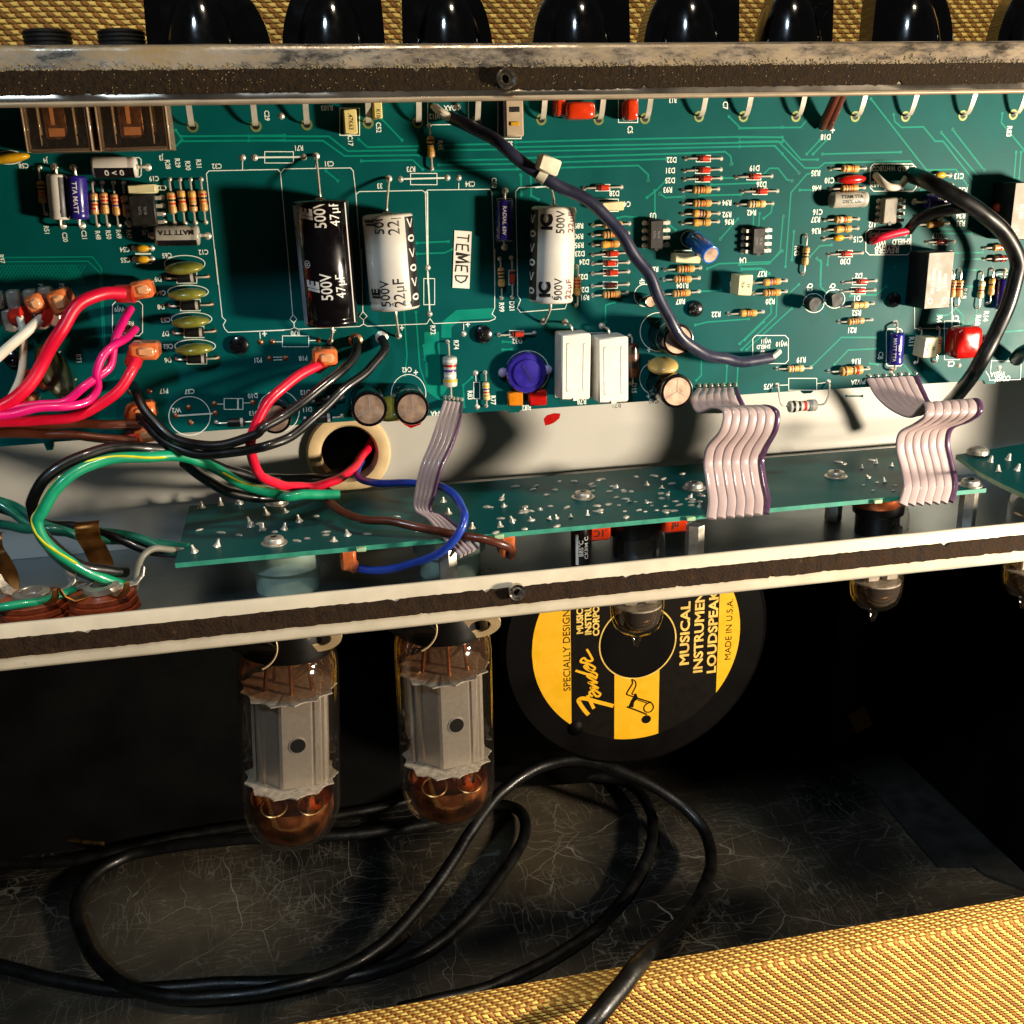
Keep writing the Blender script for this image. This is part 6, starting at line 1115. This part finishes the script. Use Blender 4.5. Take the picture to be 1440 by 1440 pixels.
# ---- speaker jacks standing on the chassis floor at the left
for i, (cr, x, y) in enumerate(((C1, 165, 520), (C1, 520, 500))):
    c = at(cr(x, y), y=-30); zf = ZB1+6.0; c = V(c[0], -30, zf); t = thing('speaker_jack', ('brown phenolic speaker jack with copper spring, left of two', 'brown phenolic speaker jack with soldered wires, right of two')[i], 'jack', c)
    m = MB(); pr = []
    for k in range(3): pr += [(10.6-k*.5, k*2.2), (10.8-k*.5, k*2.2+.3), (10.8-k*.5, k*2.2+1.7), (9.6, k*2.2+1.9)]
    pr += [(0, 6.7)]; m.lathe(pr, c, (0, 0, 1), 'phenolic', n=12); m.build('wafer_stack', t, sharp=25)
    m = MB(); m.lathe([(0, -4.7), (7, -4.7), (7, .1), (0, .1)], c, (0, 0, 1), 'screw_steel', n=18); m.build('bushing', t)
    m = MB(); m.lathe([(5.6, 6.7), (5.4, 8.4), (3.4, 8.8), (3.2, 7), (0, 6.9)], c, (0, 0, 1), 'screw_steel', n=18); m.build('centre_nut', t)
    for a in (.3, 2.5, 3.9, 5.5):
        d = V(math.cos(a), math.sin(a), 0); e = V(-math.sin(a), math.cos(a), 0); m = MB(); P0 = [c+d*5+V(0, 0, 6.9), c+d*10+V(0, 0, 7.2), c+d*12.5+V(0, 0, 9.5), c+d*13.2+V(0, 0, 12)]
        vs = []
        for j, q in enumerate(P0): ww = (1.8, 1.8, 1.3, .8)[j]; vs += [q-e*ww, q+e*ww]
        vs2 = [q+V(0, 0, -.35)+d*.2 for q in vs]; nn = len(vs)
        m.add(vs+vs2, [(2*j, 2*j+1, 2*j+3, 2*j+2) for j in range(3)]+[(nn+2*j, nn+2*j+2, nn+2*j+3, nn+2*j+1) for j in range(3)]+[(2*j, 2*j+2, nn+2*j+2, nn+2*j) for j in range(3)]+[(2*j+1, nn+2*j+1, nn+2*j+3, 2*j+3) for j in range(3)]+[(0, nn, nn+1, 1), (6, 7, nn+7, nn+6)], 'spring_copper' if a > 3 else 'solder'); m.build('solder_lug', t)
    m = MB(); sx, sy = (-9.5, 11) if i == 0 else (-2, 15); P0 = spline([c+V(sx, sy-2, 5), c+V(sx, sy, 10), c+V(sx-1.5, sy, 16), c+V(sx-2.5, sy-.5, 19), c+V(sx-2.2, sy-2.5, 22.5), c+V(sx-2.2, sy-1, 24.6), c+V(sx-2.2, sy+2, 24)], 5); vs = []
    for q in P0: vs += [q+V(-3.6, 0, 0), q+V(3.6, 0, 0), q+V(3.6, .6, 0), q+V(-3.6, .6, 0)]
    n_ = len(P0); m.add(vs, [(4*k+j, 4*k+(j+1) % 4, 4*k+4+(j+1) % 4, 4*k+4+j) for k in range(n_-1) for j in range(4)]+[(0, 1, 2, 3), (4*n_-4, 4*n_-3, 4*n_-2, 4*n_-1)], 'spring_copper'); m.build('spring_contact', t)
# ================================================================== POWER TUBES
def power_tube(px, lab, earlab):
    o = at((px[0], px[1]-46), y=TY); e = at((px[2], px[3]-15), y=TY); H = np.linalg.norm(e-o)+1.0; ax = unit(e-o); R0 = 17.4
    fx = unit(V(1, 0, 0)-ax*ax[0]); fy = np.cross(ax, fx); fy = fy if fy[1] < 0 else -fy          # fy points to the viewer
    Q = lambda x, y, h: o+fx*x+fy*y+ax*h
    t = thing('power_tube', lab, 'vacuum tube', o, 'power tubes hanging from the chassis')
    m = MB(); m.lathe([(0, -17.4), (15.4, -17.4), (15.7, -17), (15.7, -2), (16.2, 1), (16.2, 2.6), (15.4, 3)], o, ax, 'bakelite', n=40); m.build('base', t, sharp=50)
    m = MB(); m.lathe([(14.6, 1.0), (16.0, 3.2), (17.0, 6.5), (R0, 11), (R0, H-16), (R0*.985, H-13), (R0*.93, H-9), (R0*.82, H-5.2), (R0*.64, H-2.3), (R0*.4, H-.6), (R0*.15, H), (0, H)], o, ax, 'glass', n=48); m.build('glass_envelope', t, sharp=80)
    m = MB(); m.lathe([(14.6, H-18.5), (14.9, H-13.5), (14.0, H-9.0), (12.0, H-5.4), (9.0, H-3.0), (5.4, H-1.8), (0, H-1.4)], o, ax, 'getter', n=40); m.build('getter_mirror', t, sharp=80)
    def mica(h, r, seed, dn=0.):
        rnd = random.Random(seed); n_ = 91; ring = []
        for k in range(n_):
            a = 2*math.pi*k/n_; tt_ = (k % 7)/7.; rr = r*(1-.10*(1-(2*tt_-1)**2)*rnd.uniform(.8, 1.15))+rnd.uniform(-.1, .1); ring.append((rr*math.cos(a), rr*math.sin(a), h+rnd.uniform(-.15, .15)+dn*math.cos(a*3)))
        mm = MB(); vs = [Q(*p) for p in ring]+[Q(p[0], p[1], p[2]+.45) for p in ring]; cc = len(vs); vs += [Q(0, 0, h), Q(0, 0, h+.45)]
        mm.add(vs, [(k, (k+1) % n_, n_+(k+1) % n_, n_+k) for k in range(n_)]+[(cc, (k+1) % n_, k) for k in range(n_)]+[(cc+1, n_+k, n_+(k+1) % n_) for k in range(n_)], 'mica'); mm.build('mica_spacer', t)
    h1, h2 = 17.5, H-26.5
    m = MB(); m.lathe([(13.4, 3.2), (14.8, 5), (15.9, 8), (16.3, 11), (16.3, 15.5)], o, ax, 'smoke', n=36); m.build('smoked_shoulder', t, sharp=80)
    mica(h1, 16.7, 3, .3); mica(h2, 16.7, 5, .3)
    sec = [(-13.2, -1.5), (-12.8, 2.2), (-9.2, 5.4), (-8.6, 5.2), (-4.4, 8.6), (-3.6, 10.0), (-2.6, 10.4), (7.2, 8.8), (7.8, 8.1), (8.6, 8.5), (10.4, 8.1), (10.9, 7.3), (11.8, 7.2), (12.9, 6.4), (13.5, 1), (12.6, -4), (3, -10), (-10, -8)]; n_ = len(sec)
    m = MB(); vs = [Q(x, y, h1+.6) for x, y in sec]+[Q(x, y, h2-.3) for x, y in sec]; m.add(vs, [(k, (k+1) % n_, n_+(k+1) % n_, n_+k) for k in range(n_)]+[tuple(range(n_)), tuple(range(n_, 2*n_))], 'plate_grey'); pl = m.build('anode_plate', t, sharp=20)
    d = unit(fx*9.8+fy*(-1.6)); nn = unit(np.cross(ax, d)); nn = nn if nn.dot(fy) > 0 else -nn; hc = Q(2.6, 10.4-(5.2)*.1633+.05, (h1+h2)/2+1.)
    m = MB(); m.lathe([(3.1, -.1), (3.1, .22), (2.75, .22), (2.6, -.1)], hc, nn, 'plate_light', n=24); m.disc(hc+nn*.12, nn, 2.7, 'cab_black', n=24); m.build('plate_hole', t)
    for x0 in (-12.4, 12.0): m = MB(); m.box(Q(x0, 3.4, (h1+h2)/2), (.5, .5, (h2-h1)/2-.8), 'plate_light', ax=[fx, fy, ax]); m.build('plate_seam', t)
    for x, y, r in ((-8, 4, .7), (1, 8, .8), (8, 5, .8), (-5, -4, .6)):
        m = MB(); m.tube([Q(x*.8, y*.8, 2), Q(x, y, h1)], r, 'spring_copper', n=8); m.build('support_rod', t)
    m = MB(); m.lathe([(9, 2.4), (8.5, 6), (5, 9), (0, 9.6)], o, ax, 'mica', n=24); m.build('glass_stem', t)
    # ring getters and top structure
    for x, y in ((-6.2, 9.2), (6.5, 9.6)):
        m = MB(); cc = Q(x, y, h2+7.0); m.tube([cc+(fx*math.cos(a)+unit(fy+ax*.35)*math.sin(a))*4.4 for a in np.linspace(0, 2*math.pi, 28)], .42, 'rod', n=7); m.build('getter_ring', t)
        m = MB(); m.tube([Q(x*.6, y*.3, h2), Q(x*.8, y*.6, h2+4), cc-unit(fy+ax*.35)*4.2], .35, 'rod', n=6); m.build('getter_post', t)
    for x, y in ((1.5, 3), (5, 4.5), (-3, -3), (8.5, 2)):
        m = MB(); m.tube([Q(x, y, h2), Q(x*1.05, y, h2+9+x*.3)], .8, 'spring_copper', n=8); m.build('grid_post', t)
    # retaining ears on the socket
    c = at((px[0]+(47 if px[0] < 500 else 54), px[1]-(46 if px[0] < 500 else 40)), y=TY-14); rr = 7.3; u = unit(V(1, -.25, .22)); vv = unit(V(-.2, -.35, 1)); w_ = np.cross(u, vv)
    m = MB(); nk = 26; vs = []
    for lay_ in (-.6, .6):
        for s_ in (1., .52):
            for k in range(nk):
                a = 2*math.pi*k/nk; ex_ = 1.0+(.35 if math.cos(a) < 0 else 0); vs.append(c+u*rr*s_*math.cos(a)*(ex_ if s_ == 1 else 1)+vv*rr*.72*s_*math.sin(a)+w_*lay_)
    fs = []
    for k in range(nk):
        k1 = (k+1) % nk; fs += [(k, k1, nk+k1, nk+k), (2*nk+k, 3*nk+k, 3*nk+k1, 2*nk+k1), (k, 2*nk+k, 2*nk+k1, k1), (nk+k, nk+k1, 3*nk+k1, 3*nk+k)]
    m.add(vs, fs, 'bracket'); br = thing('tube_retainer', earlab, 'bracket', c); m.build('right_ear', br)
    c2 = at((px[0]-(52 if px[0] < 500 else 44), px[1]-(36 if px[0] < 500 else 36)), y=TY-15); m = MB(); m.lathe([(0, -.6), (8.4, -.6), (8.8, -.3), (8.8, .3), (8.4, .6), (0, .6)], c2, unit(V(-.25, -.55, -.5)), 'bakelite', n=28); m.build('left_ear', br)
    m = MB(); m.tube([c2+V(8.6*math.cos(a), -2.6, 8.2*math.sin(a)) for a in np.linspace(-1.2, .2, 12)], .35, 'bracket', n=6); m.build('wire_edge', br)
thin_glass('getter_clear', (.62, .34, .20), rough=.08, body=((.28, .12, .05), .22))
power_tube(PT[0], 'glass power tube, left of two, hanging below the chassis', 'metal retainer with cream ear holding the left power tube'); power_tube(PT[1], 'glass power tube, right of two, hanging beside the yellow speaker label', 'metal retainer with cream ear holding the right power tube')
# ================================================================== PREAMP TUBES
def small_tube(px_tip, lab, y=-14):
    tip = at(px_tip, y=y); x = tip[0]; t = thing('preamp_tube', lab, 'vacuum tube', (x, y, tip[2]+50), 'small preamp tubes'); z = tip[2]; o = V(x, y, z); up = V(0, 0, 1)
    m = MB(); m.lathe([(0, 0), (.7, .3), (1.3, 2.2), (2.0, 4.6), (3.4, 5.8), (6.2, 6.8), (8.4, 8.8), (9.5, 12.0), (9.8, 16), (9.8, 44), (9, 47), (0, 48)], o, up, 'glass', n=36); m.build('glass_envelope', t, sharp=80)
    m = MB(); m.lathe([(0, 7), (5.4, 8.1), (7.8, 10.2), (8.8, 13.5), (9.0, 17)], o, up, 'getter_silver', n=32); m.build('getter_mirror', t, sharp=80)
    m = MB(); m.tube([V(x+5.6*math.cos(a), y+5.6*math.sin(a), z+12) for a in np.linspace(0, 6.283, 26)], .45, 'rod', n=7); m.build('getter_ring', t)
    m = MB(); m.lathe([(0, 17), (9.0, 17), (9.0, 17.6), (0, 17.6)], o, up, 'mica', n=28); m.build('mica_spacer', t)
    for s_ in (-1, 1): m = MB(); m.box((x+s_*3.8, y, z+29), (3.0, 4.6, 11), 'plate_grey', b=1.0); m.build('anode_plate', t)
    m = MB(); m.tube([V(x+4, y-5, z+17.5), V(x+5, y-4.5, z+11.8)], .4, 'rod', n=6); m.build('getter_post', t)
small_tube((895, 909), 'small glass tube tip hanging in front of the speaker label'); small_tube((1227, 874), 'small glass tube hanging right of the speaker in the dark'); small_tube((1437, 856), 'small glass tube cut off by the right edge')
# ================================================================== SPEAKER
SY = 98.; sc0 = at((897, 903), y=SY); t = thing('loudspeaker', 'round black loudspeaker magnet with black and yellow label under the chassis', 'loudspeaker', (sc0[0], SY, sc0[2]))
RM = 69.; K = RM*2/378.
m = MB(); m.lathe([(0, 0), (RM*.96, 0), (RM, -2.5), (RM, -22), (RM*1.03, -23), (RM*1.03, -30), (40, -31)], sc0, NRM, 'magnet', n=96); m.build('magnet', t, sharp=30)
m = MB(); m.lathe([(66, -31), (110, -70), (128, -96), (142, -100), (142, -106)], sc0, NRM, 'magnet', n=60); m.build('basket', t)
LR = 53.6; lb = sc0+NRM*.12
m = MB(); m.disc(lb, NRM, LR, 'label_dark', n=96); lab = m.build('paper_label', t)
def seg(mb, x0, x1, r, m_, d, zlo=None, n=40):
    xs = np.linspace(max(-r+.01, x0), min(r-.01, x1), n); top = [lb+NRM*d+V(x, 0, math.sqrt(max(0, r*r-x*x))) for x in xs]; bot = [lb+NRM*d+V(x, 0, -math.sqrt(max(0, r*r-x*x)) if zlo is None else zlo) for x in xs]
    mb.add(top+bot, [(i, i+1, n+i+1, n+i) for i in range(n-1)], m_)
m = MB(); seg(m, -LR, -34.2, LR, 'label_yellow', .06); seg(m, 42.0, LR, LR, 'label_yellow', .06)
xs = np.linspace(-12, 11.4, 20); m.add([lb+NRM*.06+V(x, 0, -math.sqrt(LR*LR-x*x)) for x in xs]+[lb+NRM*.06+V(x, 0, -10) for x in xs], [(i, i+1, 21+i, 20+i) for i in range(19)], 'label_yellow'); m.add([lb+NRM*.06+V(x, 0, math.sqrt(LR*LR-x*x)) for x in xs]+[lb+NRM*.06+V(x, 0, 10) for x in xs], [(i, i+1, 21+i, 20+i) for i in range(19)], 'label_yellow')
m.disc(lb+NRM*.10, NRM, 20.0, 'label_pale', n=64); m.disc(lb+NRM*.14, NRM, 19.3, 'magnet', n=64)
EX, EY = V(0, 0, 1), V(-1, 0, 0)
def LT(s_, x, z, size, m_, bold=.0, sx=1., shear=0.): put_text(m, s_, lb+NRM*.17+V(x, 0, z), EX, EY, size, m_, bold, shear, sx, 3)
px2 = lambda X, Y_: (at(C3(X, Y_), y=SY-.3)[0]-sc0[0], at(C3(X, Y_), y=SY-.3)[2]-sc0[2])
LT('MUSICAL', *px2(950, 690), 6.7, 'label_pale', .03, 1.27); LT('INSTRUMENT', *px2(1022, 660), 6.7, 'label_pale', .03, 1.22); LT('LOUDSPEAKER', *px2(1092, 640), 6.7, 'label_pale', .03, 1.22)
LT('MADE IN U.S.A.', *px2(1172, 668), 4.7, 'label_dark', .0, 1.06); LT('SPECIALLY DESIGNED FOR', *px2(350, 690), 5.1, 'label_dark', .0, 1.02)
LT('MUSICAL', *px2(417, 600), 4.4, 'label_pale', .04, 1.05); LT('INSTRUMENT', *px2(459, 560), 4.4, 'label_pale', .04, 1.05); LT('CORPORATION', *px2(499, 540), 4.4, 'label_pale', .04, 1.05)
# script signature drawn with strokes (photo measures on the label)
def pen(pts, w_, m_='label_pale', d=.18, sm=True):
    Q_ = [V(sc0[0]+px2(*p)[0], SY-.12-d, sc0[2]+px2(*p)[1]) for p in pts]; m.strip(spline(Q_, 6) if sm and len(Q_) > 2 else Q_, w_, m_)
_pl = [0]
def zp(pts, w_, m_='label_yellow', sm=True):
    _pl[0] += 1; pen([(360+x*.35, 684+y*.35) for x, y in pts], w_, m_, .18+.004*_pl[0], sm)
zp([(285, 1185), (235, 1130), (165, 1030), (140, 975), (185, 948), (290, 962), (420, 1000), (540, 1030), (645, 1058)], 2.1); zp([(362, 1095), (325, 1020), (290, 950), (270, 900)], 1.7)
zp([(345, 920), (305, 890), (300, 855), (335, 845), (365, 880), (395, 915), (435, 915), (455, 885), (430, 860)], 1.15); zp([(440, 870), (380, 830), (315, 795), (360, 790), (430, 802)], 1.1); zp([(430, 802), (360, 760), (288, 718), (340, 718), (415, 722)], 1.1)
zp([(415, 722), (330, 670), (265, 620), (300, 598), (360, 630), (405, 662)], 1.1); zp([(405, 662), (300, 610), (190, 575), (95, 545)], 1.25); zp([(400, 640), (405, 600), (330, 560), (250, 520), (220, 485), (250, 470), (300, 530), (350, 540), (378, 510), (350, 480)], 1.1)
zp([(350, 480), (260, 440), (170, 415), (185, 380), (220, 365), (260, 400), (310, 408), (340, 392), (320, 340), (258, 235)], 1.15)
D_L = 'label_dark'
zp([(838, 1068), (980, 1120), (1130, 1180)], .8, D_L); zp([(960, 935), (1060, 965), (1190, 1005)], .75, D_L); zp([(985, 965), (1060, 990), (1140, 1018)], .5, D_L)
zp([(912, 668), (960, 700), (970, 760), (935, 840), (915, 885), (985, 890)], .55, D_L); zp([(912, 668), (920, 730), (870, 815), (838, 885), (900, 912), (985, 940)], .65, D_L)
zp([(1225+70*0, 1060), (1190, 1010), (1130, 1025), (1085, 1085), (1110, 1140), (1180, 1140), (1222, 1085), (1218, 1045)], .6, D_L)
q = px2(360+1120*.35, 684+1250*.35); m.disc(lb+NRM*.19+V(q[0], 0, q[1]), NRM, 2.5, D_L, n=24, ry=2.3)
m.add([V(sc0[0]+px2(360+x*.35, 684+y*.35)[0], SY-.33, sc0[2]+px2(360+x*.35, 684+y*.35)[1]) for x, y in ((965, 870), (1003, 940), (945, 1000), (932, 1078), (860, 1072), (905, 975))], [(0, 1, 2, 3, 4, 5)], D_L)
o = m.build('label_print', None); o.parent = lab; o.matrix_parent_inverse = Matrix.Identity(4); o.location = -Vector(t['_o'])*S
q = at(C3(395, 1165), y=SY); m = MB(); m.lathe([(0, 0), (4, 0), (4, .6), (2.6, 1.8), (0, 2)], V(q[0], SY, q[2]), NRM, 'magnet', n=12); m.build('bolt', t)
# ================================================================== POWER CORD ON THE FLOOR
def fz(px, py, z): return at((px, py), z=FLOOR_Z+z)
cord = [at((800, 1475), y=-96), at((836, 1432), y=-92), at((870, 1392), y=-84), at((897, 1364), y=-74)+V(0, 0, 2), fz(925, 1330, 70), fz(955, 1300, 45), fz(985, 1258, 22), fz(1000, 1210, 14), fz(992, 1172, 16), fz(965, 1138, 24), fz(922, 1108, 34), fz(867, 1082, 42), fz(811, 1068, 46), fz(756, 1080, 44), fz(705, 1114, 38), fz(669, 1159, 30), fz(628, 1223, 20), fz(586, 1279, 14), fz(531, 1334, 12), fz(461, 1372, 12), fz(392, 1390, 12), fz(300, 1402, 12), fz(208, 1397, 11), fz(150, 1368, 8), fz(114, 1312, 5), fz(108, 1268, 5), fz(133, 1230, 5), fz(180, 1204, 5), fz(250, 1190, 8), fz(340, 1180, 10), fz(460, 1176, 8), fz(560, 1166, 5), fz(640, 1150, 5), fz(690, 1132, 5), fz(728, 1138, 6), fz(738, 1172, 7), fz(700, 1237, 6), fz(656, 1290, 5), fz(600, 1336, 5), fz(520, 1368, 5), fz(420, 1380, 5), fz(300, 1384, 5), fz(170, 1392, 5), fz(69, 1376, 5), fz(-30, 1350, 5)]
wire('coiled_mains_cable', 'long black power cord coiled on the cabinet floor and out over the tweed', None, 3.3, 'cord', cat='cord', raw=cord, n=18)
wire('mains_cable_strand', 'black cord strand curving on the floor inside the big loop', None, 3.2, 'cord', cat='cord', raw=[fz(820, 1090, 8), fz(880, 1100, 8), fz(912, 1135, 8), fz(917, 1180, 8), fz(895, 1236, 6), fz(856, 1288, 5), fz(811, 1326, 5), fz(756, 1358, 5), fz(690, 1388, 5), fz(560, 1420, 5)], n=16)
wire('mains_cable_strand', 'black cord strand lying far back on the floor behind the left tube', None, 3.0, 'cord', cat='cord', raw=[fz(-20, 1215, 5), fz(90, 1212, 5), fz(180, 1195, 6), fz(260, 1176, 7), fz(345, 1162, 7), fz(450, 1150, 6), fz(560, 1130, 5), fz(640, 1100, 5)], n=16)
wire('speaker_wire', 'thin dark brown strand standing in for reflections at the back of the cabinet floor', None, 2.2, 'w_brown', raw=[fz(120, 1150, 10), fz(236, 1118, 12), fz(340, 1090, 14), fz(420, 1104, 12), fz(490, 1108, 10), fz(560, 1095, 10), fz(640, 1070, 12)])  # added strand: brownish reflections given the shape of a tube
m = MB(); a, b_ = fz(67, 1178, 6), fz(146, 1187, 6); d = unit(b_-a); t = thing('plug_prong', 'thin brass coloured rod at the left of the cabinet floor', 'rod', a); m.tube([a-d*2, a, a+d*.5, b_-d*.5, b_], [.8, 1.1, 1.4, 1.4, 1.0], 'bead_yellow' if False else 'rod', n=10); m.build('rod', t)
# third level: prints, slots and trims hang under the part they sit on
DEEP = {'printed_sleeve': ('can', 'sleeve'), 'printed_mark': ('body', 'cover_face'), 'vent_score': ('top',), 'plate_hole': ('anode_plate',), 'plate_seam': ('anode_plate',), 'end_notch': ('body',), 'pocket_rim': ('body',), 'contact_diagram': ('cover_face',), 'terminal': ('can',), 'yellow_stripe': ('insulation',), 'set_screw': ('pointer',), 'screw_slot': ('disc',), 'metal_tab': ('housing',), 'slot': ('body',), 'slider': ('body',), 'bare_end': ('insulation',), 'nut': ('jack_collar',), 'edge': ('side_wall',)}
for root in list(ORIG):
    kids = list(root.children)
    for k in kids:
        for tgt in DEEP.get(k.name.split('.')[0], ()):
            c = [q for q in kids if q.name.split('.')[0] == tgt and q.location.length == 0 and q is not k]
            if c: k.parent = c[0]; break
for o in ORIG:
    if '_o' in o: del o['_o']
